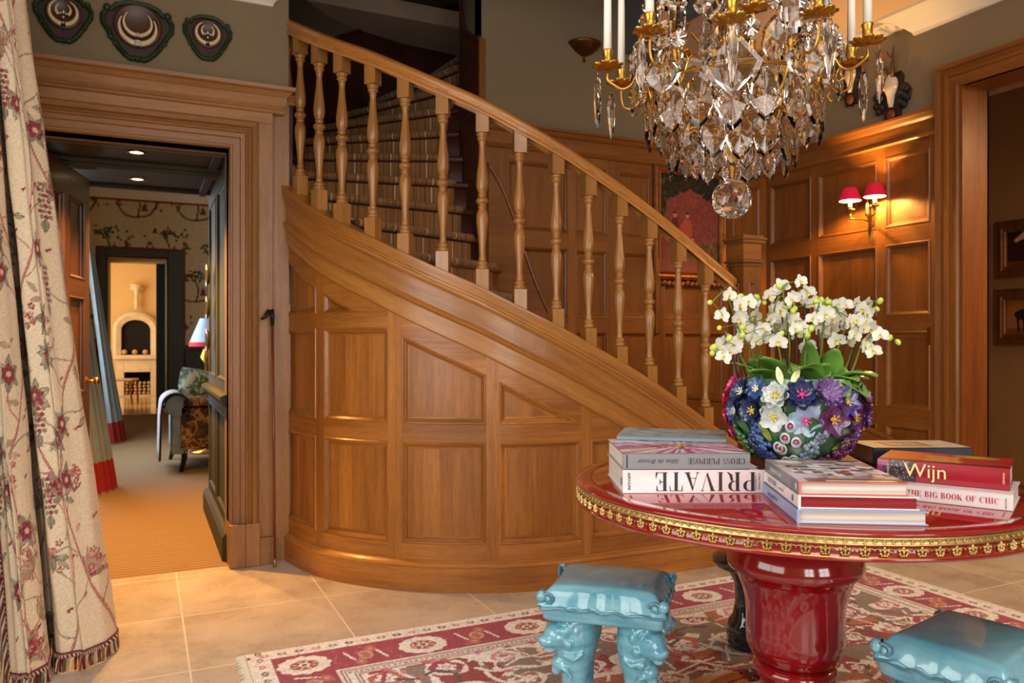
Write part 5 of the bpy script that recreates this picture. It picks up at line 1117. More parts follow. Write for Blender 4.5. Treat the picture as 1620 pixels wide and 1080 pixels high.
    for base, path, bl, bd, dd in sprays:
        P = [at(base[0], base[1], base[2]) + Vector((0, 0, -.02))] + [at(x, y, dd * (i + 1) / len(path)) for i, (x, y) in enumerate(path)]; q = MB(); o_ = []
        PP = [P[0]] + P + [P[-1]]
        for i in range(1, len(PP) - 2):
            for j in range(6):
                u = j / 6; a, b, c_, d = PP[i - 1:i + 3]; o_.append(.5 * (2 * b + (c_ - a) * u + (2 * a - 5 * b + 4 * c_ - d) * u * u + (-a + 3 * b - 3 * c_ + d) * u ** 3))
        o_.append(P[-1]); q.tube(o_, [.0024] * (len(o_) - 1) + [.0014], 6)
        for x, y in bl + bd:
            p = at(x, y, dd); near = min(o_, key=lambda z: (z - p).length); q.tube([near, (near + p) / 2 + Vector((0, 0, .003)), p], .0011, 5)
        q.build('flower_stem', STEM, parent=t)
        for x, y in bl:
            p = at(x, y, dd + rr.uniform(-.025, .025)); blossom(p, -v_fwd + v_right * rr.uniform(-.8, .8) + up * rr.uniform(-.5, .25), k); k += 1
        for x, y in bd: bud(at(x, y, dd), rr.uniform(.0068, .0092))
    for i in range(30):   # back-row blossoms
        blossom(at(rr.uniform(1150, 1380), rr.uniform(472, 548), rr.uniform(.0, .09)), -v_fwd + v_right * rr.uniform(-1.4, 1.4) + up * rr.uniform(-.4, .5), k); k += 1
    for (x0, y0, x1, y1) in ((1165, 545, 1188, 600), (1262, 475, 1262, 605), (1356, 484, 1326, 600), (1362, 520, 1342, 595), (1240, 500, 1252, 600), (1276, 480, 1280, 605), (1148, 524, 1175, 600), (1298, 520, 1300, 600)):
        q = MB(); q.tube([at(x0, y0, .01), at((x0 + x1) / 2, (y0 + y1) / 2, .01), at(x1, y1, .01) - Vector((0, 0, .02))], .0026, 6); q.build('cane_stake', STK, parent=t)
    for (x0, y0, x1, y1, W_, d1, lift) in ((1215, 612, 1186, 568, .055, .0, 0), (1215, 615, 1160, 575, .05, .02, 0), (1235, 612, 1205, 562, .06, .05, 0), (1300, 606, 1225, 588, .050, -.12, .004), (1290, 610, 1275, 545, .038, .0, 0), (1285, 610, 1298, 560, .045, .05, 0), (1295, 612, 1322, 560, .045, .03, 0), (1310, 612, 1328, 600, .06, -.12, 0), (1320, 612, 1360, 598, .05, -.06, .0), (1300, 612, 1295, 575, .05, -.06, 0), (1330, 612, 1372, 588, .045, .03, 0), (1292, 604, 1228, 584, .060, -.14, 0), (1296, 606, 1330, 622, .065, -.16, 0), (1300, 600, 1312, 552, .055, -.05, 0), (1276, 606, 1268, 540, .045, -.05, 0), (1322, 606, 1362, 594, .065, -.10, 0), (1232, 610, 1192, 566, .070, -.06, 0), (1222, 612, 1172, 586, .060, -.08, 0), (1300, 606, 1300, 622, .060, -.17, .0), (1262, 612, 1248, 570, .05, .06, 0), (1340, 612, 1330, 575, .05, .04, 0)):
        q = MB(); a = at(x0, y0, 0) - Vector((0, 0, .015)); b = at(x1, y1, d1); d = b - a; x = d.normalized(); y = up.cross(x)
        if abs(x.z) > .8: y = v_right * .8 - v_fwd * .6; 
        y = (y - x * y.dot(x)).normalized(); z = x.cross(y); V = []
        for j in range(9):
            s_ = j / 8; w_ = W_ * 1.2 * (math.sin(PI * min(1, s_ * .80 + .16))) ** .8 * .5; arch = math.sin(PI * s_) * .18 * d.length
            for i in (-1, -.5, 0, .5, 1): V.append(a + d * s_ + y * (w_ * i) + (z if z.z > 0 else -z) * (arch + .12 * W_ * i * i))
        q.add(V, [(j * 5 + i, j * 5 + i + 1, j * 5 + i + 6, j * 5 + i + 5) for j in range(8) for i in range(4)], None, 0, True); o = q.build('leaf', LEAF, parent=t)
        md = o.modifiers.new('solid', 'SOLIDIFY'); md.thickness = .002; md.offset = 0
orchids()
# ------------------------------------------------------------------ chandelier
def chandelier():
    C0 = atD(1158, 315, 2.30); cx, cy = C0.x, C0.y; zb = C0.z
    t = empty('chandelier', (cx, cy, 3.0), label='large gilt and crystal chandelier with white candles hanging above the red table', cat='chandelier')
    CRY = glass('clear_crystal', (.95, .93, .91), 0, 1.5); CRS = glass('smoky_crystal', (.86, .78, .70), 0, 1.5); CW = plain('candle_wax', (238, 230, 212), .5, var=.01, sss=.2)
    base_az = math.atan2(-cy, -cx)     # towards the viewer's side
    Z = lambda z: z - 3.0
    def pol(a, r, z): return Vector((r * math.cos(base_az + a), r * math.sin(base_az + a), Z(z)))
    # central stem
    q = MB(); q.lathe([(.010, 0), (.010, Z(2.85)), (.05, Z(2.80)), (.055, Z(2.78)), (.02, Z(2.76)), (.012, Z(2.60)), (.010, Z(1.76)), (.03, Z(1.74)), (.035, Z(1.725)), (.012, Z(1.70)), (.006, Z(1.655)), (.004, Z(1.63))], 16); q.build('stem', GILT, parent=t)
    q = MB(); q.lathe([(0, -.004), (.06, -.004), (.065, -.03), (.02, -.06), (0, -.06)], 24); q.build('ceiling_canopy', GILT, parent=t)
    for zc, r, h in ((2.06, .052, .12), (1.93, .04, .07), (2.22, .045, .10), (2.40, .06, .12)):
        q = MB(); q.lathe([(.012, Z(zc - h)), (r * .6, Z(zc - h * .8)), (r, Z(zc - h * .2)), (r * .96, Z(zc + h * .1)), (r * .6, Z(zc + h * .5)), (.014, Z(zc + h * .7))], 10, smooth=False); q.build('glass_baluster', CRY, parent=t)
    # ball finial
    q = MB(); n = 20; V = []
    for j in range(11):
        th = PI * j / 10
        for k in range(n): V.append((.058 * math.sin(th) * math.cos(2 * PI * (k + .5 * (j % 2)) / n), .058 * math.sin(th) * math.sin(2 * PI * (k + .5 * (j % 2)) / n), Z(zb) + .058 * math.cos(th)))
    F = []
    for j in range(10):
        for k in range(n):
            a, b, c_, d = j * n + k, j * n + (k + 1) % n, (j + 1) * n + k, (j + 1) * n + (k + 1) % n
            F += [(a, c_, b), (b, c_, d)] if j % 2 == 0 else [(a, c_, d), (a, d, b)]
    q.add(V, F, None, 0, False); q.build('glass_ball', CRY, parent=t)
    q = MB(); q.lathe([(.004, Z(zb + .056)), (.016, Z(zb + .062)), (.020, Z(zb + .070)), (.012, Z(zb + .078)), (.028, Z(zb + .086)), (.045, Z(zb + .092)), (.040, Z(zb + .098)), (.014, Z(zb + .102)), (.008, Z(zb + .112))], 12, smooth=False); q.build('glass_collar', CRY, parent=t)
    # hoops
    def hoop(r, z, th=.004):
        q = MB(); q.tube([pol(2 * PI * k / 48, r, z) for k in range(49)], th, 6, cap=False)
        for k in range(8): a = 2 * PI * k / 8; q.tube([pol(a, r, z), pol(a, r * .6, z + .05), pol(a, .02, z + .02)], .003, 5)
        q.build('gilt_hoop', GILT, parent=t)
    hoop(.175, 1.795, .005); hoop(.245, 1.885); hoop(.11, 1.735)
    # pieces of crystal
    def pend(L_, W_, th=.012, kind=0):
        q = MB(); n = 24; out = []
        for k in range(n):
            s_ = k / n; a = 2 * PI * s_; c_ = math.cos(a)
            if kind == 0:   # baroque pear
                y = -L_ * (.5 - .5 * c_); tt = -y / L_; w_ = W_ * .5 * (1.35 * math.sin(PI * tt ** .75) ** .8 * (.55 + .45 * tt)) * (1 + .07 * math.cos(9 * PI * tt))
                w_ = min(w_, W_ * .52)
            elif kind == 1: # spear
                y = -L_ * (.5 - .5 * c_); tt = -y / L_; w_ = W_ * .5 * (math.sin(PI * tt ** .6)) ** .6 * (1 + .10 * math.cos(16 * PI * tt))
            else:           # shield
                y = -L_ * (.5 - .5 * c_); tt = -y / L_; w_ = W_ * .5 * interp(tt, [0, .12, .3, .45, .62, .75, 1], [.05, .34, .62, 1.0, .92, .66, 0]) * (1 + .03 * math.cos(24 * PI * tt))
            out.append((w_ if a < PI else -w_, y))
        cyy = -L_ * .52; V = []
        for sc_, z in ((1, 0), (.80, th * .5), (.80, -th * .5)):
            for x, y in out: V.append((x * sc_, (y - cyy) * sc_ + cyy, z))
        V += [(0, -L_ * .12, th * .5), (0, cyy, th * .9), (0, -L_ * .86, th * .5), (0, -L_ * .12, -th * .5), (0, cyy, -th * .9), (0, -L_ * .86, -th * .5)]
        F = []
        for k in range(n):
            k2 = (k + 1) % n; F.append((k, k2, n + k2, n + k)); F.append((k2, k, 2 * n + k, 2 * n + k2))
            m_ = 3 * n + 1; F.append((n + k, n + k2, m_)); F.append((2 * n + k2, 2 * n + k, m_ + 3))
        V2 = [(x, z, y) for x, y, z in V]; q.add(V2, F, None, 0, False)
        q.tube([(0, 0, .010), (.003, 0, .004), (0, 0, -.004)], .0011, 5, m=1); return q
    def rosette(r):
        q = MB(); n = 14; V = [(0, -.006, 0), (0, .006, 0)]
        for k in range(2 * n):
            a = PI * k / n; rr_ = r * (1 if k % 2 == 0 else .86); V.append((rr_ * math.cos(a), -.002 if k % 2 else -.0055, rr_ * math.sin(a)))
        for k in range(2 * n): a = PI * k / n; rr_ = r * (1 if k % 2 == 0 else .86); V.append((rr_ * math.cos(a), .003, rr_ * math.sin(a)))
        F = []
        for k in range(2 * n): k2 = (k + 1) % (2 * n); F += [(0, 2 + k2, 2 + k), (1, 2 + 2 * n + k, 2 + 2 * n + k2), (2 + k, 2 + k2, 2 + 2 * n + k2, 2 + 2 * n + k)]
        q.add(V, F, None, 0, False); q.tube([(0, 0, r + .006), (.002, 0, r)], .001, 5, m=1); return q
    proto = {}
    def put(kind, mbf, p, a, nm, mat_=None, tilt=0, s_=1):
        key = (kind, mat_ is CRS)
        if key not in proto: o = proto[key] = mbf().build(nm, [mat_ or CRY, GILT], parent=t)
        else: o = proto[key].copy(); COL.objects.link(o); o.parent = t
        o.matrix_basis = Matrix.Translation(p) @ Matrix.Rotation(base_az + a + PI / 2 + rr.uniform(-.35, .35), 4, 'Z') @ Matrix.Rotation(tilt, 4, 'Y') @ Matrix.Scale(s_, 4)
    rr = random.Random(12)
    P0 = lambda: pend(.142, .078, .011, 0); P1 = lambda: pend(.165, .030, .013, 1); P2 = lambda: pend(.168, .150, .012, 2); P3 = lambda: pend(.110, .055, .010, 0); RS = lambda: rosette(.024)
    n = 16
    for k in range(n):
        a = 2 * PI * (k + .3) / n; put('p0', P0, pol(a, .178, 1.785), a, 'crystal_pendant', CRS if k % 3 == 0 else CRY, s_=rr.uniform(.92, 1.1))
        put('r', RS, pol(a + .1, .185, 1.815), a, 'crystal_rosette')
    n = 18
    for k in range(n): a = 2 * PI * k / n; put('p0', P0, pol(a, .248, 1.875), a, 'crystal_pendant', CRS if k % 4 == 1 else CRY, s_=rr.uniform(.95, 1.2))
    n = 9
    for k in range(n): a = 2 * PI * (k + .5) / n; put('p3', P3, pol(a, .112, 1.728), a, 'crystal_pendant', s_=rr.uniform(.85, 1.05))
    for k in range(6): a = 2 * PI * k / 6; put('p3', P3, pol(a, .045, 1.745), a, 'crystal_pendant', s_=.8)
    # big front shields between the arms
    for a, r, z, s_ in ((0.0, .345, 1.935, 1.0), (.66, .30, 1.945, .8), (-.66, .30, 1.945, .8), (1.4, .29, 1.95, .8), (-1.4, .29, 1.95, .8), (-.30, .20, 2.13, .62), (2.3, .3, 1.95, .8), (-2.3, .3, 1.95, .8)):
        put('p2', P2, pol(a, r, z), a, 'crystal_pendant', s_=s_); put('r', RS, pol(a, r, z + .032), a, 'crystal_rosette', s_=1.1)
    # spires standing between the arms
    for k in range(5):
        a = 2 * PI * (k + .5) / 5; q = MB(); q.lathe([(r, Z(z)) for r, z in ((.004, 1.90), (.030, 1.905), (.032, 1.93), (.022, 1.95), (.036, 2.00), (.040, 2.06), (.046, 2.075), (.030, 2.09), (.020, 2.13), (.026, 2.15), (.024, 2.165), (.012, 2.18), (.018, 2.20), (.008, 2.215), (.013, 2.235), (.002, 2.26))], 8, smooth=False, M=Matrix.Translation(pol(a, .27, 3.0)))
        q.build('glass_spire', CRY, parent=t)
    # arms, drip pans, candles
    NA = 10
    for k in range(NA):
        a = 2 * PI * k / NA; Ra = .368 if k % 2 == 0 else .358; zt = 1.955 if k % 2 == 0 else 1.975
        if k == 0: Ra = .36
        q = MB(); pts = [pol(a, r, z) for r, z in ((.02, 1.80), (.06, 1.76), (.12, 1.765), (.19, 1.80), (.235, 1.855), (.25, 1.905), (.262, 1.93), (.285, 1.925), (.30, 1.90), (.325, 1.888), (.35, 1.90), (Ra, 1.93 if zt > 1.96 else 1.915), (Ra, zt - .02))]
        sm = []
        PP = [pts[0]] + pts + [pts[-1]]
        for i in range(1, len(PP) - 2):
            for j in range(4):
                u = j / 4; A_, B_, C_, D_ = PP[i - 1:i + 3]; sm.append(.5 * (2 * B_ + (C_ - A_) * u + (2 * A_ - 5 * B_ + 4 * C_ - D_) * u * u + (-A_ + 3 * B_ - 3 * C_ + D_) * u ** 3))
        sm.append(pts[-1]); q.tube(sm, .0042, 7)
        q.tube([pol(a, r, z) for r, z in ((.235, 1.86), (.215, 1.90), (.20, 1.935), (.212, 1.955), (.228, 1.945), (.222, 1.93))], .003, 6)
        q.tube([pol(a, r, z) for r, z in ((.30, 1.90), (.285, 1.875), (.295, 1.86), (.308, 1.868))], .0028, 6)
        q.lathe([(.0, -.03), (.006, -.028), (.009, -.018), (.005, -.010), (.010, 0), (.006, .012)], 12, M=Matrix.Translation(pol(a, .262, 1.93)))
        q.build('gilt_arm', GILT, parent=t)
        c_ = pol(a, Ra, zt); q = MB()
        for j in range(8): petal(q, Matrix.Translation(c_ + Vector((0, 0, -.008))) @ Matrix.Rotation(2 * PI * j / 8, 4, 'Z'), .047, .036, 0, .22, .5, wav=.001)
        o = q.build('drip_pan', BRASS if k % 2 else GILT, parent=t); md = o.modifiers.new('solid', 'SOLIDIFY'); md.thickness = .0015
        q = MB(); q.lathe([(0, -.006), (.009, -.005), (.007, .002), (.013, .006), (.0145, .012), (.013, .022), (.0135, .036), (.016, .042), (.016, .046), (.012, .046)], 16, M=Matrix.Translation(c_)); q.build('candle_cup', GILT, parent=t)
        q = MB(); q.lathe([(0, .030), (.0122, .030), (.0105, .25), (.009, .300), (.004, .306), (0, .307)], 14, M=Matrix.Translation(c_)); q.build('candle', CW, parent=t)
        put('p1', P1, pol(a, Ra + (.03 if k % 2 == 0 else .036), zt - .025), a, 'crystal_spear', CRS, s_=rr.uniform(.85, 1.0))
        put('r', RS, pol(a + .16, .30, 1.955), a, 'crystal_rosette', s_=1)
    # inner upper tier
    for k in range(5):
        a = 2 * PI * (k + .25) / 5; q = MB(); q.tube([pol(a, r, z) for r, z in ((.02, 2.00), (.06, 1.99), (.11, 2.01), (.14, 2.04), (.155, 2.03), (.17, 2.015), (.19, 2.02), (.19, 2.04))], .0038, 6)
        q.tube([pol(a, r, z) for r, z in ((.02, 2.02), (.05, 2.12), (.10, 2.18), (.13, 2.30), (.09, 2.42), (.03, 2.50))], .003, 6); q.build('gilt_arm', GILT, parent=t)
        c_ = pol(a, .19, 2.05); q = MB()
        for j in range(8): petal(q, Matrix.Translation(c_ + Vector((0, 0, -.008))) @ Matrix.Rotation(2 * PI * j / 8, 4, 'Z'), .042, .033, 0, .22, .5)
        o = q.build('drip_pan', GILT, parent=t); md = o.modifiers.new('solid', 'SOLIDIFY'); md.thickness = .0015
        q = MB(); q.lathe([(0, -.006), (.009, -.005), (.013, .006), (.0145, .012), (.013, .022), (.0135, .036), (.016, .042), (.012, .046)], 16, M=Matrix.Translation(c_)); q.build('candle_cup', GILT, parent=t)
        q = MB(); q.lathe([(0, .030), (.0118, .030), (.0105, .25), (.004, .306), (0, .307)], 14, M=Matrix.Translation(c_)); q.build('candle', CW, parent=t)
        put('r', RS, pol(a + .5, .16, 2.09), a, 'crystal_rosette'); put('p0', P0, pol(a + .5, .16, 2.055), a, 'crystal_pendant')
chandelier()
# ------------------------------------------------------------------ printed curtain in the foreground
def leaf(cv, x, y, L_, W_, a, col, vein, al=1):
    P = []
    for k in range(9): s_ = k / 8; w_ = W_ * math.sin(PI * s_ ** .8) * .5; P.append((s_ * L_, w_))
    P += [(p, -w_) for p, w_ in P[::-1]]; ca, sa = math.cos(a), math.sin(a); P = [(x + p * ca - w_ * sa, y + p * sa + w_ * ca) for p, w_ in P]
    cv.poly(P, col, al); cv.line(P[:9], .0035, vein, .8); cv.line(P[9:], .003, vein, .6); cv.line([P[0], P[8]], .003, vein, .8)
def curtain():
    H = 2.93; W = 1.05; cv = Cv(W, H, .0046, c8(228, 210, 180)); rr = random.Random(17)
    WINE = c8(146, 50, 66); ROSE = c8(182, 108, 100); PINK = c8(206, 160, 138); GRN = c8(136, 130, 108); DKG_ = c8(98, 94, 78); TAN = c8(170, 130, 102); PALE = c8(196, 178, 146)
    for x0 in (.10, .30, .52, .72, .93):
        y = -.1; x = x0; P = []
        while y < H + .2: P.append((x0 + .11 * math.sin(y * 4.2 + x0 * 9), y)); y += .12
        P = vine(cv, P, .010, ROSE, 6, .75); cv.line([(a + .004, b) for a, b in P], .004, c8(140, 66, 66), .6)
        for i in range(3, len(P) - 2, 5):
            a = rr.choice([-1, 1]); ang = PI / 2 - a * rr.uniform(.5, 1.3); px, py = P[i]; Q = [(px, py)]
            for j in range(4): ang += rr.uniform(-.5, .5); px += .045 * math.cos(ang); py += .045 * math.sin(ang); Q.append((px, py))
            vine(cv, Q, .006, rr.choice([ROSE, TAN, GRN]), 5, .8); kk = rr.random(); ex, ey = Q[-1]
            if kk < .30:
                for s_ in range(6): a2 = ang + s_ * PI / 3; leaf(cv, ex, ey, .068, .032, a2, rr.choice([c8(150, 146, 124), c8(176, 160, 132), GRN]), DKG_, .85)
                draw_flower(cv, ex, ey, .033, 6, WINE, ROSE, ang, cold=c8(90, 20, 36)); cv.ell(ex, ey, .010, col=c8(220, 190, 150))
            elif kk < .50:
                L_ = rr.uniform(.05, .075)
                for dx in (-1, 0, 1):
                    for dy in range(-3, 4): cv.ell(ex + dx * .017 + .006 * (dy % 2), ey + dy * .020, .0085, col=WINE if (dx + dy) % 2 else GRN)
                leaf(cv, ex, ey - .07, .05, .03, -PI / 2, GRN, DKG_, .8)
            elif kk < .72:
                for s_ in range(rr.randint(4, 8)):
                    fx, fy = ex + rr.uniform(-.06, .06), ey + rr.uniform(-.05, .05); cv.line([(ex, ey), (fx, fy)], .0022, ROSE, .6); draw_flower(cv, fx, fy, .014, 5, rr.choice([WINE, c8(176, 50, 66), ROSE]), PALE, rr.random() * 3)
            else:
                for s_ in range(5): leaf(cv, ex, ey, rr.uniform(.05, .10), rr.uniform(.018, .030), ang + (s_ - 2) * .5, rr.choice([GRN, c8(156, 150, 122), PINK, c8(190, 166, 134)]), rr.choice([DKG_, ROSE]), .75)
    for k in range(90):
        x, y = rr.uniform(0, W), rr.uniform(0, H); leaf(cv, x, y, rr.uniform(.04, .07), .020, rr.uniform(0, 6.28), rr.choice([c8(180, 160, 132), GRN, PINK]), rr.choice([DKG_, TAN, ROSE]), .6)
    for k in range(110): x, y = rr.uniform(0, W), rr.uniform(0, H); cv.ell(x, y, .007, col=rr.choice([WINE, ROSE])); cv.ell(x + .012, y + .006, .006, col=WINE)
    cv.grain(.03)
    # cloth path, bottom and top; u = 0 at the left (leading) edge
    keyx = np.array([0, .10, .22, .34, .42, .47, .50, .54, .62, .78, .92, 1.0]); kb_px = np.array([26, 30, 50, 74, 80, 84, 84, 86, 92, 130, 172, 190]); kb_D = np.array([2.60, 2.56, 2.56, 2.64, 2.76, 2.86, 2.90, 2.86, 2.74, 2.74, 2.84, 2.98])
    kt_px = np.array([-62, -58, -45, -30, -22, -18, -16, -14, -6, 16, 36, 45]); kt_D = kb_D + .02
    def xy(px, D): r = (px - 810) / FPX * D; return D * _s + r * _c, D * _c - r * _s
    bx, by = xy(kb_px, kb_D); tx, ty = xy(kt_px, kt_D)
    hem = lambda u: .040 + 0 * u
    def fn(U, V):
        u = U / W; v = V / H; z = .045 + V * (2.90 - .045) / H; k = np.clip(1 - z / 2.42, -.3, 1); k = k ** 1.0
        X = np.interp(u, keyx, tx) * (1 - k) + np.interp(u, keyx, bx) * k; Y = np.interp(u, keyx, ty) * (1 - k) + np.interp(u, keyx, by) * k
        amp = .012 * np.sin(u * 31 + v * 2.2) + .006 * np.sin(u * 57 + v * 6); wr = .004 * np.sin(v * 30 + u * 14) * np.sin(v * 11 + 2)
        return X + (amp + wr) * -.75, Y + (amp + wr) * -.6, z
    t = empty('printed_curtain', (-.35, 3.1, 0), label='cream floor-length curtain printed with wine-red flowers, fringed along its hem, beside the left doorway', cat='curtain')
    INVt = Matrix.Translation((.35, -3.1, 0))
    o = cv.mesh('cloth', fn, painted('printed_linen', .85, .25, 400, sheen=.1), parent=t); o.matrix_parent_inverse = INVt; md = o.modifiers.new('smooth', 'SMOOTH'); md.iterations = 12; md.factor = .6
    md = o.modifiers.new('solid', 'SOLIDIFY'); md.thickness = .002
    CM = plain('braid_cream', (214, 196, 166), .9); CR_ = plain('braid_wine', (116, 36, 50), .9); CG = plain('braid_sage', (112, 112, 92), .9)
    def P(u, z): X, Y, Z_ = fn(np.array([u * W]), np.array([(z - .045) * H / (2.90 - .045)])); return Vector((float(X[0]), float(Y[0]), float(Z_[0])))
    toC = Vector((0, 0, 1)); fr = random.Random(5)
    q = MB(); us = frange(0, 1, 150); pts = [P(u, .05) for u in us]
    out = Vector((-.25, -.95, 0))
    for i in range(len(pts) - 1):
        q.tube([pts[i] + out * .006 + Vector((0, 0, .004)), pts[i + 1] + out * .006 + Vector((0, 0, -.004))], .0055, 5, m=i % 2)
    q.tube([p + out * .005 + Vector((0, 0, .012)) for p in pts], .003, 5, m=1)
    for z in np.linspace(.06, 2.88, 330): p = P(0.004, z); q.tube([p + out * .006 + Vector((.003, 0, .004)), p + out * .006 + Vector((-.005, 0, -.005))], .005, 5, m=int(z * 117) % 2)
    q.tube([P(.012, z) + out * .004 for z in np.linspace(.06, 2.88, 60)], .003, 5, m=1)
    o = q.build('twisted_braid', [CM, CR_], parent=t); o.matrix_parent_inverse = INVt
    q = MB(); acc = 0
    for i in range(len(pts) - 1):
        seg = (pts[i + 1] - pts[i]).length; m_ = max(1, int(seg / .0042))
        for j in range(m_):
            p = pts[i].lerp(pts[i + 1], j / m_) + out * .006; acc += 1; c_ = [0, 0, 0, 1, 1, 1, 2, 2][acc % 8]; sw = fr.uniform(-.004, .004)
            q.tube([p, p + Vector((sw, sw, -.02)) + out * .006, p + Vector((sw * 2 + .006, sw, -.043)) + out * fr.uniform(.018, .030)], [.0026, .003, .0028], 4, m=c_, cap=False)
    for z in np.arange(.10, 2.85, .0105):
        acc += 1; p = P(0.0, z); dx = Vector((-.9, .4, 0)) * .01; q.tube([p + out * .004, p + dx + Vector((0, 0, -.02)), p + dx * 2.2 + Vector((0, 0, -.06)), p + dx * 2.6 + Vector((fr.uniform(-.006, .006), 0, -min(.15, z - .005)))], [.003, .0035, .0035, .003], 4, m=[0, 1, 1, 2, 0, 0, 1, 2][acc % 8], cap=False)
    o = tag(q.build('bullion_fringe', [CM, CR_, CG], parent=t), kind='stuff'); o.matrix_parent_inverse = INVt
    q = MB(); a, b = P(0, 2.9), P(1, 2.9); dd = (b - a).normalized(); q.tube([a - dd * .5, b + dd * .25], .016, 12); q.sphere(tuple(b + dd * .27), .03, 12)
    mid = (a + b) / 2; mid.z = 2.9; q.box(mid.x - .01, mid.y - .01, 2.9, mid.x + .01, mid.y + .01, ZC); o = q.build('curtain_pole', BRASS, parent=t); o.matrix_parent_inverse = INVt
curtain()
# ------------------------------------------------------------------ mounted tusks over the left doorway
PGRN = plain('carved_green_frame', (30, 52, 30), .4, var=.2, scale=20); PBR = plain('dark_brown_shield', (48, 26, 18), .55, var=.2, scale=14); PRD = plain('turned_brown_boss', (72, 40, 26), .4, var=.1); IVO = plain('ivory_tusk', (226, 204, 164), .3, coat=.3, var=.08, scale=30); SIL = plain('silver_band', (190, 186, 176), .3, .9)
def tusk_mount(px, py, wpx, hpx, label, big):
    c_ = onY(px, py, YB); D = c_.x * _s + c_.y * _c; w_ = wpx / FPX * D / .93; h = hpx / FPX * D
    t = empty('tusk_mount', (c_.x, YB - .001, c_.z), label=label, cat='wall trophy', group='mounted tusks above the left doorway')
    M = Matrix.Rotation(R(90), 4, 'X')   # local xy -> wall plane, z -> towards the room
    half = [(0, .50), (.16, .49), (.30, .42), (.36, .34), (.42, .33), (.49, .22), (.48, .08), (.40, -.05), (.37, -.14), (.32, -.20), (.27, -.30), (.17, -.42), (.10, -.47), (.04, -.455), (0, -.48)]
    pts = [(x * w_, y * h) for x, y in half] + [(-x * w_, y * h) for x, y in half[-2:0:-1]]
    q = MB(); q.prism(pts, 0, .014, M=M, scale_top=.96); q.build('shield', PBR, parent=t)
    q = MB(); q.tube([M @ Vector((x * .94, y * .94, .016)) for x, y in pts + pts[:2]], .085 * w_ / 2 * 1.1 if not big else .038 * w_, 8, cap=False)
    for s_ in (-1, 1):
        for x, y, r in ((.40, .33, .055), (.36, -.14, .035), (.30, -.24, .03), (.07, -.45, .035)): q.sphere(tuple(M @ Vector((s_ * x * w_, y * h, .020))), r * w_, 10)
    q.build('carved_rim', PGRN, parent=t)
    q = MB(); R0 = .31 * w_ if not big else .33 * w_; q.lathe([(R0, .012), (R0 * .98, .022), (R0 * .86, .027), (R0 * .82, .023), (0, .024)], 36, M=M @ Matrix.Translation((0, .10 * h, 0))); q.build('boss', PRD, parent=t)
    def tusk(r, cx, cy, a0, a1, th, name='tusk'):
        q = MB(); n = 14; P = []; rad = []
        for k in range(n + 1): u = k / n; a = R(lerp(a0, a1, u)); P.append(M @ Vector((cx + r * math.cos(a), cy + r * math.sin(a) * 1.0, .034))); rad.append(th * (1 - .85 * u ** 1.4) + .0008)
        q.tube(P, rad, 8); q.build(name, IVO, parent=t)
    cy = .10 * h
    if big:
        for s_ in (0, 1):
            tusk(.245 * w_, 0, cy - .01, (-88, 35)[0] if s_ == 0 else -92, 30 if s_ == 0 else -210, .040 * w_); tusk(.185 * w_, 0, cy + .035 * h, -88 if s_ == 0 else -92, 45 if s_ == 0 else -225, .028 * w_)
        q = MB(); q.cbox(M @ Vector((0, cy - .245 * w_ - .01, .036)), (.075 * w_, .03, .085 * w_)); q.cbox(M @ Vector((0, cy + .035 * h - .185 * w_, .036)), (.05 * w_, .024, .05 * w_)); q.build('silver_clasp', SIL, parent=t, bevel=.002)
    else:
        for s_ in (0, 1):
            tusk(.23 * w_, 0, cy, -82 if s_ == 0 else -98, 62 if s_ == 0 else -242, .042 * w_); tusk(.12 * w_, 0, cy + .01, -50 if s_ == 0 else -130, 60 if s_ == 0 else -240, .026 * w_)
        q = MB()
        for x, y, r in ((0, 0, .045), (-.05, -.03, .03), (.05, -.03, .03), (0, -.10, .035), (0, -.20, .03)): q.sphere(tuple(M @ Vector((x * w_, cy + y * w_, .032))), r * w_, 8)
        q.build('oak_leaf_clasp', SIL, parent=t)
tusk_mount(101, 31, 78, 80, 'left of the three green-rimmed tusk shields, beside the curtain', False)
tusk_mount(218, 53, 100, 96, 'large middle tusk shield with two nested tusk crescents in a dark green rim', True)
tusk_mount(328, 63, 68, 72, 'right and smallest of the three green-rimmed tusk shields', False)
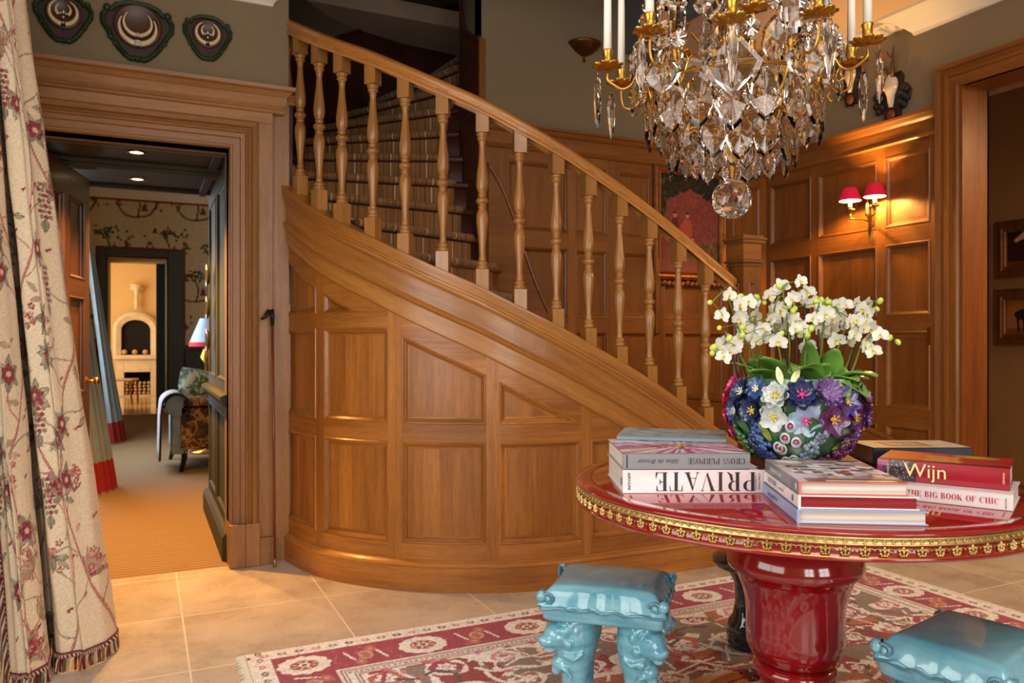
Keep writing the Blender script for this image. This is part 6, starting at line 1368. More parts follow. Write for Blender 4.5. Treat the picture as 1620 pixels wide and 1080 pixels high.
# ------------------------------------------------------------------ deer skull trophies on the right wall
def trophy(px, py, label, s_=1):
    c_ = onX(px, py, XR); t = empty('deer_trophy', (XR - .001, c_.y, c_.z), label=label, cat='wall trophy', group='skull trophies on the right wall')
    M = Matrix(((0, 0, -1, 0), (-1, 0, 0, 0), (0, 1, 0, 0), (0, 0, 0, 1))) @ Matrix.Scale(s_, 4)   # local x -> -Y (right as seen), y -> up, z -> room
    q = MB(); half = [(0, .10), (.05, .105), (.075, .07), (.07, .03), (.10, .01), (.125, -.03), (.115, -.08), (.08, -.10), (.06, -.13), (.05, -.19), (.02, -.185), (0, -.20)]
    q.prism([(x, y) for x, y in half] + [(-x, y) for x, y in half[-2:0:-1]], 0, .016, M=M, scale_top=.94)
    q.build('shield', PBR, parent=t)
    q = MB()
    for sx in (-1, 1):
        for k in range(7): q.sphere((sx * (.085 + .022 * math.sin(k * 2.1)), .0 - k * .018, .022), .024, 7, M=M, sc3=(1, 1, .5))
    q.box(-.07, -.09, .012, .07, .0, .020, M=M); q.build('oak_leaf_carving', plain('carved_dark_leaves', (22, 32, 28), .5, var=.3), parent=t)
    q = MB(); q.lathe([(0, -.10), (.014, -.095), (.020, -.06), (.028, -.03), (.042, .0), (.046, .03), (.042, .055), (.022, .075), (0, .08)], 18, M=M @ Matrix.Translation((0, .0, .032)) @ Matrix.Rotation(R(-90), 4, 'X'), sy=.62)
    q = MB(); q.surf(lambda u, v: M @ Vector((interp(v, [-.105, -.08, -.04, 0, .03, .06, .085], [.010, .016, .022, .040, .046, .038, .012]) * math.cos(u), v, .02 + .034 * math.sin(u) * interp(v, [-.105, 0, .085], [.6, 1, .7]))), [PI * k / 12 for k in range(13)], [-.105, -.08, -.06, -.04, -.02, 0, .015, .03, .045, .06, .085])
    for sx in (-1, 1): q.sphere((sx * .036, .012, .030), .014, 8, M=M)
    q.build('skull', plain('bleached_bone', (224, 206, 182), .6, var=.05), parent=t)
    q = MB(); q.sphere((0, -.150, .024), .030, 12, M=M, sc3=(1, 1.1, .5)); q.build('acorn_boss', plain('chestnut_boss', (120, 60, 30), .4), parent=t)
    for sx in (-1, 1):
        q = MB(); q.tube([M @ Vector(p) for p in ((sx * .018, .07, .03), (sx * .026, .12, .045), (sx * .050, .18, .07), (sx * .060, .235, .075))], [.014, .011, .008, .002], 8); q.tube([M @ Vector(p) for p in ((sx * .040, .155, .06), (sx * .03, .19, .085), (sx * .028, .21, .095))], [.008, .005, .001], 6)
        q.build('antler', plain('antler_horn' + ('a' if sx < 0 else 'b'), (70, 44, 28), .6, var=.2), parent=t)
trophy(1414, 143, 'pale deer skull with short antlers on a dark leafy shield, right of the chandelier')
trophy(1349, 124, 'dark leafy trophy shield mostly hidden behind the chandelier', .9)
# ------------------------------------------------------------------ two-armed wall sconce
def sconce():
    b = onX(1378, 345, XR - PROUD); t = empty('wall_sconce', (XR - PROUD, b.y, b.z), label='brass two-armed wall sconce with pleated red shades, lit, on the oak panelling', cat='wall lamp')
    M = Matrix(((0, 0, -1, 0), (-1, 0, 0, 0), (0, 1, 0, 0), (0, 0, 0, 1))); AB = plain('aged_brass', (186, 148, 84), .3, 1, var=.1)
    q = MB(); half = [(0, .13), (.012, .12), (.016, .09), (.010, .06), (.018, .03), (.022, -.02), (.012, -.06), (.016, -.09), (.008, -.13), (0, -.15)]; q.prism(half + [(-x, y) for x, y in half[-2:0:-1]], 0, .012, M=M, scale_top=.8)
    q.lathe([(.0, -.02), (.012, -.01), (.016, .01), (.010, .03), (.014, .05), (.006, .08), (.009, .10), (0, .12)], 14, M=M @ Matrix.Translation((0, .02, .03)) @ Matrix.Rotation(R(-90), 4, 'X')); q.build('backplate', AB, parent=t)
    SH = None
    m, nt, bb = newmat('pleated_red_silk'); uv = N(nt, 'ShaderNodeUVMap', uv_map='UVMap'); wv = N(nt, 'ShaderNodeTexWave', wave_type='BANDS', bands_direction='Y'); wv.inputs['Scale'].default_value = 30; nt.links.new(uv.outputs[0], wv.inputs['Vector'])
    r = ramp(nt, wv.outputs[0], [(0, lin((140, 4, 34))), (1, lin((206, 10, 56)))]); nt.links.new(r.outputs[0], bb.inputs['Base Color']); nt.links.new(r.outputs[0], bb.inputs['Emission Color']); bb.inputs['Emission Strength'].default_value = .75; bb.inputs['Roughness'].default_value = .6; SHM = m
    LN = emit('shade_lining', (255, 214, 140), 3.2); BU = emit('candle_tube_glow', (255, 224, 160), 4.5)
    for sx, px, py in ((-1, 1345, 310), (1, 1384, 303)):
        w = onX(px, py, XR - .12) if sx > 0 else onX(px, py, XR - .17)
        x_ = -(w.y - b.y); y_ = w.z - b.z; z_ = (XR - PROUD) - w.x; base = Vector((x_, y_ - .085, z_))
        q = MB(); q.tube([M @ Vector(p) for p in ((0, -.02, .02), (x_ * .3, .0 - .01, z_ * .5), (x_ * .6, base.y * .2 - .02, z_ * .8), (x_ * .85, base.y - .05, z_), (x_, base.y - .045, z_), tuple(base - Vector((0, .02, 0))))], .0055, 8)
        q.lathe([(0, -.022), (.010, -.018), (.007, -.008), (.024, -.002), (.028, .004), (.010, .004), (.011, .014), (.014, .018)], 16, M=M @ Matrix.Translation(base) @ Matrix.Rotation(R(-90), 4, 'X')); q.build('arm', AB, parent=t)
        q = MB(); q.lathe([(.0, .012), (.0105, .012), (.0105, .065), (0, .068)], 12, M=M @ Matrix.Translation(base) @ Matrix.Rotation(R(-90), 4, 'X')); q.build('candle_tube', BU, parent=t)
        q = MB(); n = 72; V = []; UV = []
        for j, (r_, z) in enumerate(((.062, .055), (.0595, .062), (.036, .128), (.034, .132))):
            for k in range(n + 1): rr_ = r_ * (1 + .022 * (k % 2)); a = 2 * PI * k / n; V.append((rr_ * math.cos(a), rr_ * math.sin(a), z)); UV.append((z, k / n))
        q.add(V, [(j * (n + 1) + k, j * (n + 1) + k + 1, (j + 1) * (n + 1) + k + 1, (j + 1) * (n + 1) + k) for j in range(3) for k in range(n)], UV, 0, False, M=M @ Matrix.Translation(base) @ Matrix.Rotation(R(-90), 4, 'X'))
        o = q.build('shade', SHM, parent=t); q = MB(); q.lathe([(.0605, .0552), (.034, .1285)], 36, M=M @ Matrix.Translation(base) @ Matrix.Rotation(R(-90), 4, 'X')); q.build('shade_lining', LN, parent=o)
        l = point('sconce_bulb', (0, 0, 0), 22, (1, .56, .16), .012, parent=t); l.location = M @ (base + Vector((0, .080, 0)))
sconce()
# bronze half-bowl uplighter on the back wall
c_ = onY(923, 82, YB); q = MB(); prof = [(.0, -.058), (.008, -.052), (.010, -.044), (.004, -.036), (.02, -.030), (.06, -.008), (.095, .022), (.108, .036), (.112, .042), (.108, .048), (.100, .048), (.098, .040)]
q.lathe(prof, 40); tl = empty('wall_uplighter', (c_.x, YB - .001, c_.z), label='bronze half-bowl wall light with a finial high on the olive wall', cat='wall lamp')
V = []; F = []; UV = []; n = 24
for r_, z in prof:
    for k in range(n + 1): a = PI + PI * k / n; V.append((r_ * math.cos(a) * (1 + .012 * (k % 2)), r_ * math.sin(a), z)); UV.append((z, k * .01))
q = MB(); q.add(V, [(j * (n + 1) + k, j * (n + 1) + k + 1, (j + 1) * (n + 1) + k + 1, (j + 1) * (n + 1) + k) for j in range(len(prof) - 1) for k in range(n)], UV, 0, True); q.build('bowl', BRONZE, parent=tl)
q = MB(); q.sphere((0, -.010, -.062), .010, 10); q.build('finial', BRONZE, parent=tl)
# ------------------------------------------------------------------ painting on the back wall
def framed(name, origin, X, Zv, Nn, W, H, fw, prof, fm, cv, label, cat='picture'):
    t = empty(name, tuple(origin), label=label, cat=cat); q = MB(); P = [X * a + Zv * b for a, b in ((-W / 2, -H / 2), (-W / 2, H / 2), (W / 2, H / 2), (W / 2, -H / 2))]
    d0 = (P[1] - P[0]).normalized().cross(Nn)
    if d0.dot(X) > 0: P = P[::-1]
    q.sweep(P, [(-a, b) for a, b in prof] if False else [(a - fw, b) for a, b in prof], Nn, closed=True); q.build('frame', fm, parent=t)
    cw, ch = W - 2 * fw * 0, H; k = cv
    k.mesh('canvas', lambda U, V: tuple(X[i] * (U - cv.W / 2) + Zv[i] * (V - cv.H / 2) + Nn[i] * .006 for i in range(3)), painted(name + '_canvas', .45, .3, 120, coat=.25), parent=t); return t
a0, a1 = onY(1041, 300, YB - .03).x, onY(1138, 300, YB - .03).x; z1, z0 = onY(1090, 277, YB - .03).z, onY(1090, 434, YB - .03).z
W_, H_ = a1 - a0, z1 - z0; cv = Cv(W_, H_, .005, c8(128, 46, 48)); rr = random.Random(3)
cv.rect(0, 0, W_, H_, c8(140, 66, 62))
for k in range(500): x, y = rr.uniform(0, W_), rr.uniform(.1, H_); cv.ell(x, y, .012, .008, rr.uniform(0, 3), rr.choice([c8(146, 74, 68), c8(124, 50, 50), c8(160, 92, 84), c8(116, 46, 46)]), .5)
for k in range(420):
    x, y = rr.uniform(0, W_), rr.uniform(0, 1); yy = H_ - y * (.09 + .20 * abs(x / W_ - .5)); cv.ell(x, yy, .016, .012, rr.uniform(0, 3), rr.choice([c8(14, 26, 22), c8(18, 34, 26), c8(26, 44, 30), c8(10, 18, 18)]), .9)
for k in range(120): x, y = rr.uniform(0, .06), rr.uniform(H_ * .55, H_); cv.ell(x, y, .012, .014, 0, rr.choice([c8(20, 40, 20), c8(60, 84, 30), c8(14, 26, 20)]), .9)
for k in range(160): x, y = rr.uniform(W_ * .68, W_), rr.uniform(0, H_ * .32); cv.ell(x, y, .014, .012, 0, rr.choice([c8(70, 74, 34), c8(50, 60, 30), c8(100, 84, 40)]), .8)
for x, s_, cc in ((W_ * .27, 1.0, c8(110, 34, 34)), (W_ * .47, 1.25, c8(190, 84, 66))):
    y = H_ * .44; cv.poly([(x - .035 * s_, y - .06), (x + .03 * s_, y - .06), (x + .032 * s_, y + .04), (x + .018 * s_, y + .075), (x - .02 * s_, y + .075), (x - .034 * s_, y + .03)], cc); cv.ell(x, y + .098, .015, .018, 0, c8(190, 140, 110)); cv.ell(x, y + .114, .015, .007, 0, c8(40, 24, 26))
    cv.line([(x - .035 * s_, y + .04), (x - .06 * s_, y - .03)], .014, c8(214, 180, 150) if s_ < 1 else cc); cv.poly([(x - .04 * s_, y - .06), (x + .04 * s_, y - .06), (x + .035 * s_, y - .14), (x - .03 * s_, y - .14)], c8(190, 70, 40) if s_ > 1 else c8(90, 30, 30)); cv.line([(x - .04 * s_, y - .062), (x + .042 * s_, y - .058)], .010, c8(210, 180, 160))
cv.line([(W_ * .86, H_ * .30), (W_ * .86, H_ * .52)], .008, c8(110, 90, 96)); cv.poly([(W_ * .82, H_ * .28), (W_ * .90, H_ * .28), (W_ * .86, H_ * .42)], c8(120, 84, 80))
cv.grain(.04)
FR = [(0, 0), (0, .022), (.006, .030), (.014, .026), (.020, .032), (.032, .034), (.040, .026), (.046, .030), (.052, .022), (.052, 0)]
GF = plain('gilded_frame', (150, 92, 42), .45, .75, var=.25, scale=26)
pt = framed('framed_painting', Vector(((a0 + a1) / 2, YB - PROUD - .001, (z0 + z1) / 2)), Vector((1, 0, 0)), Vector((0, 0, 1)), Vector((0, -1, 0)), W_ + .07, H_ + .07, .046, FR, GF, cv, 'gilt-framed painting of two figures in red before a reddish sky, behind the stair rail')
q = MB(); n = 16
for k in range(n): x = -W_ / 2 - .03 + (W_ + .06) * k / (n - 1); q.sphere((x, -.014, -H_ / 2 - .055 - .012 * abs(math.sin(k * 1.3))), .024, 8, sc3=(1, .5, .9))
q.build('carved_lower_rail', GF, parent=pt)
# ------------------------------------------------------------------ horse pictures in the side room
XS = 5.62
def sidepic(px0, py0, py1, kind, label):
    p = onX(px0, py0, XS - .02); p2 = onX(px0, py1, XS - .02); H = p.z - p2.z; W = H * 1.35; cyy = p.y - W / 2; cv = Cv(W - .14, H - .14, .004, c8(40, 16, 10)); w_, h_ = cv.W, cv.H
    if kind == 0:
        cv.rect(0, 0, w_, h_ * .16, c8(96, 50, 20)); HC_ = c8(196, 160, 116); cv.poly([(w_ * .14, h_ * .72), (w_ * .30, h_ * .93), (w_ * .36, h_ * .92), (w_ * .46, h_ * .84), (w_ * .80, h_ * .70), (w_ * .96, h_ * .56), (w_ * .92, h_ * .30), (w_ * .46, h_ * .34), (w_ * .40, h_ * .56), (w_ * .30, h_ * .74), (w_ * .18, h_ * .66)], HC_)
        for x in (.44, .52, .82, .90): cv.line([(w_ * x, h_ * .36), (w_ * x, h_ * .10)], .022, HC_)
    else:
        cv.rect(0, 0, w_, h_, c8(150, 96, 40)); cv.rect(0, 0, w_, h_ * .18, c8(120, 62, 24)); BC = c8(34, 18, 14); cv.ell(w_ * .42, h_ * .56, w_ * .26, h_ * .16, 0, BC); cv.poly([(w_ * .58, h_ * .60), (w_ * .80, h_ * .90), (w_ * .90, h_ * .82), (w_ * .84, h_ * .74), (w_ * .72, h_ * .50)], BC)
        for x in (.22, .32, .56, .62): cv.line([(w_ * x, h_ * .5), (w_ * (x + .02), h_ * .12)], .018, BC)
    cv.grain(.04)
    framed('horse_picture', Vector((XS - .001, cyy, (p.z + p2.z) / 2)), Vector((0, -1, 0)), Vector((0, 0, 1)), Vector((-1, 0, 0)), W, H, .0, [(-a * 1.6, b) for a, b in FR[::-1]], GF2, cv, label)
GF2 = plain('brown_gilt_frame', (110, 62, 26), .45, .5, var=.2, scale=20)
sidepic(1574, 352, 441, 0, 'upper framed horse picture, pale horse on a dark ground, in the side room')
sidepic(1573, 458, 546, 1, 'lower framed horse picture, dark horse on an ochre ground, in the side room')
# ------------------------------------------------------------------ walking stick by the drum
c_ = onY(431, 880, 4.12); zt = onY(433, 505, 4.12).z
t = empty('walking_stick', (c_.x, 4.12, 0), label='dark walking stick with a hooked black handle leaning beside the curved panelling', cat='walking stick')
q = MB(); q.tube([(.012, 0, .03), (.004, .03, zt - .02)], [.006, .007], 10); q.build('shaft', plain('stick_wood', (110, 50, 22), .35, coat=.4), parent=t)
q = MB(); q.tube([(.004, .03, zt - .03), (.004, .03, zt + .02), (0, .03, zt + .05), (-.012, .028, zt + .045), (-.035, .02, zt + .01), (-.052, .015, zt - .0)], [.009, .011, .013, .013, .010, .006], 10); q.build('handle', BLACKM, parent=t)
q = MB(); q.lathe([(0, 0), (.009, 0), (.009, .035), (.007, .04), (0, .04)], 12, M=Matrix.Translation((.012, 0, 0))); q.build('ferrule', plain('pale_ferrule', (176, 150, 120), .4, .6), parent=t)
# ------------------------------------------------------------------ oak door leaf standing open in the passage
t = empty('door_1', (-.475, 4.42, 0), label='oak panelled door standing open', cat='door', kind='structure'); ang = math.atan2(.80, .17); LW = .82
sfd = [lambda s, z, d: (s, -.022 - d, z), lambda s, z, d: (LW - s, .022 + d, z)]
q = MB()
for f in sfd: panel_wall(q, f, [(.09, .37), (.45, .73)], [(.20, .70), (.86, 1.40), (1.50, 1.95)], .01, 2.10, 0, LW)
q.box(0, -.022, .01, .001, .022, 2.10); q.box(LW - .001, -.022, .01, LW, .022, 2.10); q.box(0, -.022, 2.099, LW, .022, 2.10); o = q.build('door_leaf', wood('oak_door', (50, 26, 10), (86, 48, 20), .4, .2), parent=t)
q = MB(); q.tube([(LW - .05, -.02, .92), (LW - .05, -.065, .92)], .009, 10); q.sphere((LW - .05, -.075, .92), .024, 14, sc3=(1, .8, 1)); q.lathe([(.026, 0), (.024, .005), (.01, .006)], 16, M=Matrix.Translation((LW - .05, -.022, .92)) @ Matrix.Rotation(R(90), 4, 'X')); q.tube([(LW - .05, .02, .92), (LW - .05, .06, .92)], .008, 10); q.sphere((LW - .05, .07, .92), .022, 14); q.build('door_handle', BRASS, parent=t)
t.rotation_euler = (0, 0, ang)
# ------------------------------------------------------------------ wallpaper of the far wall
def wallpaper():
    x0, x1, zA, zB_ = -.80, 3.15, 1.09, 3.36; W = x1 - x0; H = zB_ - zA; cv = Cv(W, H, .014, c8(206, 190, 154)); rr = random.Random(4); RD = c8(132, 52, 36); GN = c8(60, 66, 40); OL = c8(104, 92, 56); BR_ = c8(112, 80, 48); TL = c8(66, 84, 76)
    for i in range(-1, 5):
        for j in range(-1, 4):
            x, y = i * .86 + (.43 if j % 2 else 0) + .3, j * .66 + .2
            vine(cv, [(x - .30, y + .05), (x - .18, y - .12), (x, y - .15), (x + .18, y - .10), (x + .28, y + .08)], .030, BR_, 6); vine(cv, [(x, y - .14), (x + .03, y + .05), (x - .02, y + .2), (x + .05, y + .32)], .024, GN, 6)
            for k in range(30): cv.ell(x + rr.gauss(0, .12), y + .26 + rr.gauss(0, .05), .030, .017, rr.uniform(0, 3), rr.choice([GN, TL, OL, GN]), .9)
            for k in range(6): cv.ell(x + rr.gauss(0, .13), y + .25 + rr.gauss(0, .06), .022, .018, 0, RD)
            cv.ell(x + .10, y, .035, .055, 0, RD); cv.ell(x + .10, y + .075, .02, col=c8(190, 150, 110)); cv.poly([(x + .04, y - .06), (x + .16, y - .06), (x + .10, y + .04)], RD)
            for s_ in (-1, 1):
                for k in range(9): cv.ell(x + s_ * .28 + rr.gauss(0, .045), y + .06 + rr.gauss(0, .06), .030, .015, rr.uniform(0, 3), rr.choice([OL, TL, GN]), .85)
                cv.ell(x + s_ * .26, y + .10, .025, col=RD)
    cv.grain(.03); M = painted('chinoiserie_wallpaper', .85, 0, 60)
    for nm, a, b, lo in (('wallpaper', 0, frl - x0 - .02, 0), ('wallpaper', frl - x0 - .02, frr - x0 + .02, frt - zA + .025), ('wallpaper', frr - x0 + .02, W, 0)):
        i0, i1, j0 = max(0, int(a / .014)), int(b / .014) + 1, int(lo / .014); s2 = Cv.__new__(Cv); s2.a = cv.a[j0:, i0:i1]; s2.X = cv.X[j0:, i0:i1]; s2.Y = cv.Y[j0:, i0:i1]; s2.ny, s2.nx = s2.X.shape
        if s2.nx < 2: continue
        o = s2.mesh('wall_wallpaper', lambda U, V: (U + x0, 0 * U + YF - .006, V + zA), M); o['kind'] = 'structure'
wallpaper()
# ------------------------------------------------------------------ drawing-room curtains
DBL = plain('grey_blue_curtain', (126, 140, 146), .8, var=.05, sheen=.2)
RTR = plain('red_curtain_border', (140, 24, 22), .85)
def roomcurtain(px0, px1, pyb, X0, label, depth=.30, top=2.9):
    a = onZ(px1, pyb, 0); y0 = a.y; t = empty('blue_curtain', (X0, y0, 0), label=label, cat='curtain', group='grey-blue curtains in the drawing room')
    xr = a.x - X0; M_ = 7
    def fn(u, z):
        k = z / top; flare = max(.04, xr - .04) * (1 - k) ** 1.15 + .02; ph = u * M_ * 2 * PI; return (.02 + flare * (.45 + .55 * math.sin(PI * (.15 + .7 * u))) * 1.0 + .028 * math.sin(ph), (u - .5) * 2 * depth * (1 - .35 * k) + .02 * math.cos(ph), z)
    U = frange(0, 1, 90); q = MB(); q.surf(fn, U, [.24, .5, .9, 1.4, 2.0, 2.5, top]); q.build('cloth', DBL, parent=t); q = MB(); q.surf(fn, U, [.012, .12, .24]); q.build('red_border', RTR, parent=t)
roomcurtain(120, 181, 772, -.62, 'nearer grey-blue curtain with deep red hem at the drawing-room window')
roomcurtain(165, 197, 696, -.66, 'farther grey-blue curtain with deep red hem, beside the far doorway', .42)
# ------------------------------------------------------------------ sofa
def sofa():
    e = onZ(292, 747, 0); yf = e.y; t = empty('sofa', (e.x - .03, yf, 0), label='gold and brown patterned sofa with a pale throw over its arm in the drawing room', cat='sofa')
    PAT = None
    m, nt, b = newmat('gold_brown_damask'); tc = N(nt, 'ShaderNodeTexCoord'); n = N(nt, 'ShaderNodeTexNoise', i_Scale=11.0, i_Detail=4.0, i_Distortion=1.0); nt.links.new(tc.outputs['Object'], n.inputs['Vector']); r = ramp(nt, n.outputs[0], [(.40, lin((52, 30, 18))), (.50, lin((110, 68, 28))), (.56, lin((190, 140, 70))), (.62, lin((86, 50, 22)))]); nt.links.new(r.outputs[0], b.inputs['Base Color']); b.inputs['Roughness'].default_value = .7; PAT = m
    LB = plain('pale_blue_velvet', (128, 146, 160), .6, var=.12, sheen=.3)
    z1 = onY(300, 640, yf).z
    q = MB(); q.box(.0, 0, .20, 1.5, .12, z1 - .02, m=0); q.tube([(.02, .06, z1), (1.5, .06, z1)], .075, 14, m=0); q.build('back', PAT, parent=t, bevel=.03, seg=3)
    q = MB(); q.box(-.07, .02, .16, .05, .95, z1 - .05); q.tube([(-.03, .0, z1 - .01), (-.03, .95, z1 - .01)], .095, 16); q.build('arm', LB, parent=t, bevel=.02)
    q = MB(); q.box(.05, .1, .18, 1.5, .95, .42); q.build('seat', LB, parent=t, bevel=.04, seg=3)
    for x, y, s_ in ((.03, .05, -1), (-.03, .9, -1), (1.45, .05, 1), (1.45, .9, 1)):
        q = MB(); q.tube([(x, y, .22), (x + s_ * .0, y - .01, .12), (x + s_ * .03, y - .03, .0)], [.030, .024, .016], 8); q.build('leg', BLACKM, parent=t)
    tt = empty('throw_blanket', (e.x - .03 - .05, yf + .25, z1), label='pale grey throw with a dark edge draped over the sofa arm', cat='blanket')
    def fn(u, v):
        a = lerp(-1.2, PI + .2, u)
        if u < .25: x = -.115 - .012 * (1 - u / .25); z = lerp(-.48, 0, u / .25)
        elif u < .7: a = PI - PI * (u - .25) / .45; x = .110 * math.cos(a); z = .105 * math.sin(a)
        else: x = .115; z = lerp(0, -.15, (u - .7) / .3)
        return (x + .01 * math.sin(v * 20), v, z)
    q = MB(); q.surf(fn, frange(0, 1, 24), frange(-.22, .35, 10)); o = q.build('cloth', plain('pale_grey_throw', (170, 166, 170), .9), parent=tt); o.modifiers.new('s', 'SOLIDIFY').thickness = .01
    q = MB(); q.surf(lambda u, v: tuple(Vector(fn(u, v)) + Vector((-.004 if u < .25 else 0, 0, .004 if u >= .25 else 0))), frange(0, 1, 24), [-.30, -.26, -.215]); o = q.build('dark_edge', plain('dark_throw_edge', (40, 36, 44), .9), parent=tt); o.modifiers.new('s', 'SOLIDIFY').thickness = .012
    c_ = onY(312, 598, yf + .3)
    PC_ = None
    m, nt, b = newmat('leafy_cushion'); tc = N(nt, 'ShaderNodeTexCoord'); n = N(nt, 'ShaderNodeTexNoise', i_Scale=14.0, i_Detail=3.0, i_Distortion=.8); nt.links.new(tc.outputs['Object'], n.inputs['Vector']); r = ramp(nt, n.outputs[0], [(.42, lin((196, 200, 188))), (.50, lin((110, 136, 124))), (.60, lin((64, 96, 84)))]); nt.links.new(r.outputs[0], b.inputs['Base Color']); b.inputs['Roughness'].default_value = .8
    for i, (dx, dy, rz_, lb) in enumerate(((0, 0, .3, 'leafy green and white cushion nearest the throw on the sofa'), (.46, .10, -.2, 'second leafy cushion, farther along the sofa'))):
        q = MB(); q.surf(lambda u, v: (.17 * u * (1 - .10 * v * v), .06 * (1 - abs(u) ** 3) * (1 - abs(v) ** 3), .15 * v * (1 - .10 * u * u)), frange(-1, 1, 12), frange(-1, 1, 12)); q.surf(lambda u, v: (.17 * u * (1 - .10 * v * v), -.06 * (1 - abs(u) ** 3) * (1 - abs(v) ** 3), .15 * v * (1 - .10 * u * u)), frange(-1, 1, 12), frange(-1, 1, 12))
        o = tag(q.build('cushion', m), lb, 'cushion', 'leafy cushions on the sofa'); o.location = (c_.x + dx, yf + .34 + dy, c_.z - .06); o.rotation_euler = (R(-14), R(12 if i == 0 else -8), rz_)
sofa()
# lamp beside the sofa
c_ = onY(326, 522, 8.7); t = empty('table_lamp', (c_.x, 8.7, 0), label='lamp with a pale blue shade trimmed in red, glimpsed past the green panelling', cat='lamp')
q = MB(); q.lathe([(.165, c_.z - .14), (.06, c_.z + .12)], 28); q.build('shade', emit('blue_shade', (150, 176, 214), .2), parent=t); q = MB(); q.lathe([(.167, c_.z - .17), (.166, c_.z - .125)], 28); q.build('red_fringe', plain('red_fringe', (190, 40, 40), .8), parent=t)
q = MB(); q.lathe([(0, 0), (.16, 0), (.16, .02), (.02, .03), (.015, c_.z - .35), (.06, c_.z - .28), (.02, c_.z - .18), (.008, c_.z + .1)], 16); q.build('stand', BRASS, parent=t)
# ------------------------------------------------------------------ fireplace of the far room
YH = 18.6
fx0, fx1 = onY(184, 500, YH - .3).x, onY(254, 500, YH - .3).x; zm = onY(218, 568, YH - .3).z; zb_ = onY(218, 565, YH).z; za = onY(218, 506, YH).z; ox0, ox1 = onY(192, 520, YH).x, onY(238, 520, YH).x
PLS = plain('pale_plaster', (226, 206, 170), .85); SOOT = plain('soot', (14, 11, 9), .9)
t = empty('fireplace', ((fx0 + fx1) / 2, YH, 0), label='cream raised fireplace with an arched opening and a log store beneath', cat='fireplace'); xm = (fx0 + fx1) / 2; hw = (ox1 - ox0) / 2; xo = (ox0 + ox1) / 2 - xm
lx0, lx1 = onY(197, 600, YH).x - xm, onY(238, 600, YH).x - xm; lz = onY(218, 588, YH - .3).z
q = MB(); q.box(fx0 - xm, -.45, 0, lx0, 0, zm); q.box(lx1, -.45, 0, fx1 - xm, 0, zm); q.box(lx0, -.45, lz, lx1, 0, zm); q.box(lx0, -.45, 0, lx1, 0, .03); q.build('base', PLS, parent=t, bevel=.01)
q = MB(); q.box(fx0 - xm - .05, -.52, zm, fx1 - xm + .05, 0, zm + .09); q.build('hearth_shelf', PLS, parent=t, bevel=.02)
q = MB(); n = 14; arc = [(xo - hw, zm + .09)] + [(xo + hw * math.cos(PI - PI * k / n), za - .22 + .22 * math.sin(PI * k / n)) for k in range(n + 1)] + [(xo + hw, zm + .09)]
q.sweep([Vector((x, -.10, z)) for x, z in arc], [(0, 0), (0, .10), (-.10, .14), (-.16, .10), (-.16, 0)], (0, -1, 0)); q.build('surround', PLS, parent=t)
q = MB(); V = [(x, -.105, z) for x, z in arc]; q.add(V, [tuple(range(len(V)))[::-1]], None); q.build('firebox', SOOT, parent=t)
q = MB(); q.box(lx0, -.02, 0.03, lx1, -.01, lz); q.build('log_store_back', SOOT, parent=t)
LG = plain('cut_log', (206, 170, 120), .8, var=.25, scale=20); LGB = plain('log_bark', (70, 46, 30), .9); rr = random.Random(9); first = None
nx = 6
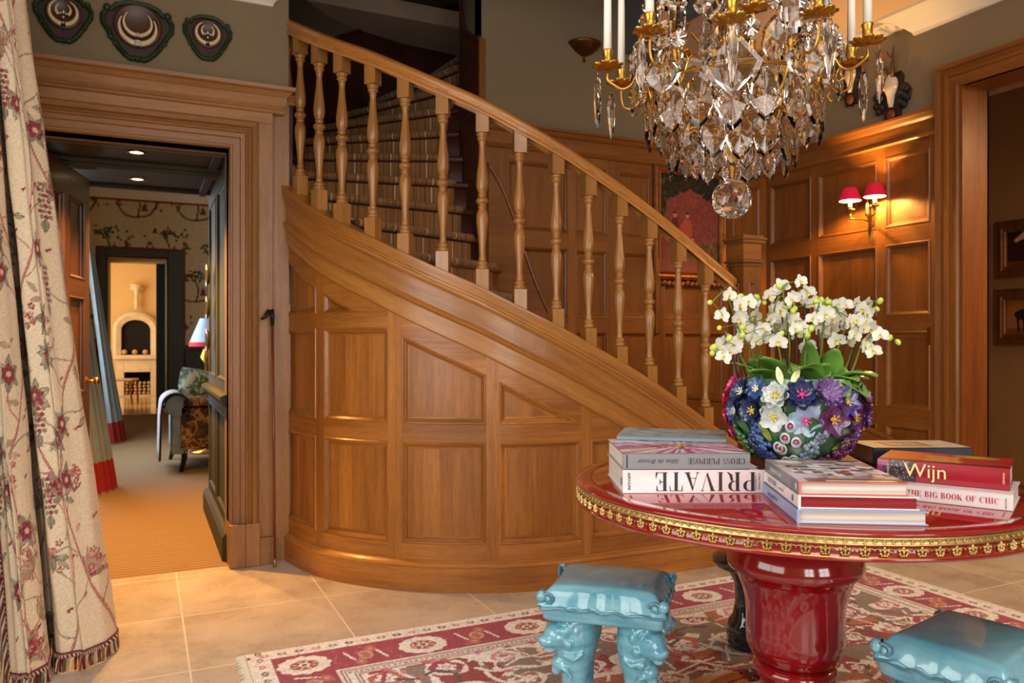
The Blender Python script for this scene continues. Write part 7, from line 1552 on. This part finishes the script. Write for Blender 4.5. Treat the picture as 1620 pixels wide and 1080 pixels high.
for j in range(4):
    for i in range(nx):
        r_ = (lx1 - lx0) / nx / 2 * .90; x = lx0 + (i + .5) * (lx1 - lx0) / nx + (.0 if j % 2 == 0 else .01); z = .03 + r_ + j * r_ * 1.86
        if z + r_ > lz: continue
        if first is None: q = MB(); q.lathe([(1, 0), (1, 1)], 10, m=1); q.lathe([(1, 0), (.95, -.02), (0, -.02)], 10, m=0); first = o = q.build('log', [LG, LGB])
        else: o = first.copy(); COL.objects.link(o)
        o.matrix_world = Matrix.Translation((xm + x, YH - .40, z)) @ Matrix.Rotation(rr.uniform(-.3, .3), 4, 'Y') @ Matrix.Rotation(R(-90), 4, 'X') @ Matrix.Diagonal((r_ * rr.uniform(.8, 1), r_ * rr.uniform(.8, 1), .36, 1)); tag(o, 'split log in the %s row of the far log store, %s from the left' % (['bottom', 'second', 'third', 'top'][j], ['first', 'second', 'third', 'fourth', 'fifth', 'sixth'][i]), 'log', 'logs under the far fireplace')
for i in range(3):
    o = first.copy(); COL.objects.link(o); o.matrix_world = Matrix.Translation((xm + xo - .22 + .2 * i, YH - .20, zm + .15)) @ Matrix.Rotation(R(4 - 4 * i), 4, 'Z') @ Matrix.Rotation(R(-90), 4, 'X') @ Matrix.Diagonal((.055, .055, .3, 1)); tag(o, ('left', 'middle', 'right')[i] + ' one of three logs laid in the arched mouth of the far fireplace', 'log', 'logs in the fireplace mouth')
c_ = onY(216, 470, YH); q = MB(); q.lathe([(0, -.28), (.03, -.26), (.05, -.15), (.035, 0), (.05, .12), (.10, .22), (.13, .26), (.06, .27), (0, .24)], 16, M=Matrix.Translation((c_.x, YH - .14, c_.z))); q.sphere((c_.x - .08, YH - .1, c_.z + .18), .05, 8); q.sphere((c_.x + .08, YH - .1, c_.z + .18), .05, 8); tag(q.build('plaster_ornament', PLS), 'pale carved plaster ornament on the chimney wall above the far fireplace', 'wall ornament')
# red chair in the far room
e = onZ(198, 638, 0); t = empty('dining_chair', (e.x - .05, e.y, 0), R(75), label='red painted chair seen side-on beside the far fireplace', cat='chair'); RC = plain('red_chair_paint', (130, 34, 26), .4)
for x, y in ((-.2, -.2), (.2, -.2)): q = MB(); q.tube([(x, y, .45), (x, y - .02, 0)], [.022, .016], 8); q.build('leg', RC, parent=t)
for x in (-.2, .2): q = MB(); q.tube([(x, .26, 0), (x, .2, .45), (x, .27, 1.0)], [.018, .022, .018], 8); q.build('leg', RC, parent=t)
q = MB(); q.box(-.23, -.23, .42, .23, .23, .46); q.build('seat', plain('straw_seat', (190, 160, 110), .8), parent=t, bevel=.01)
q = MB(); q.box(-.2, .25, .9, .2, .28, 1.0); q.box(-.2, .23, .68, .2, .26, .74); q.build('backrest', RC, parent=t, bevel=.006)
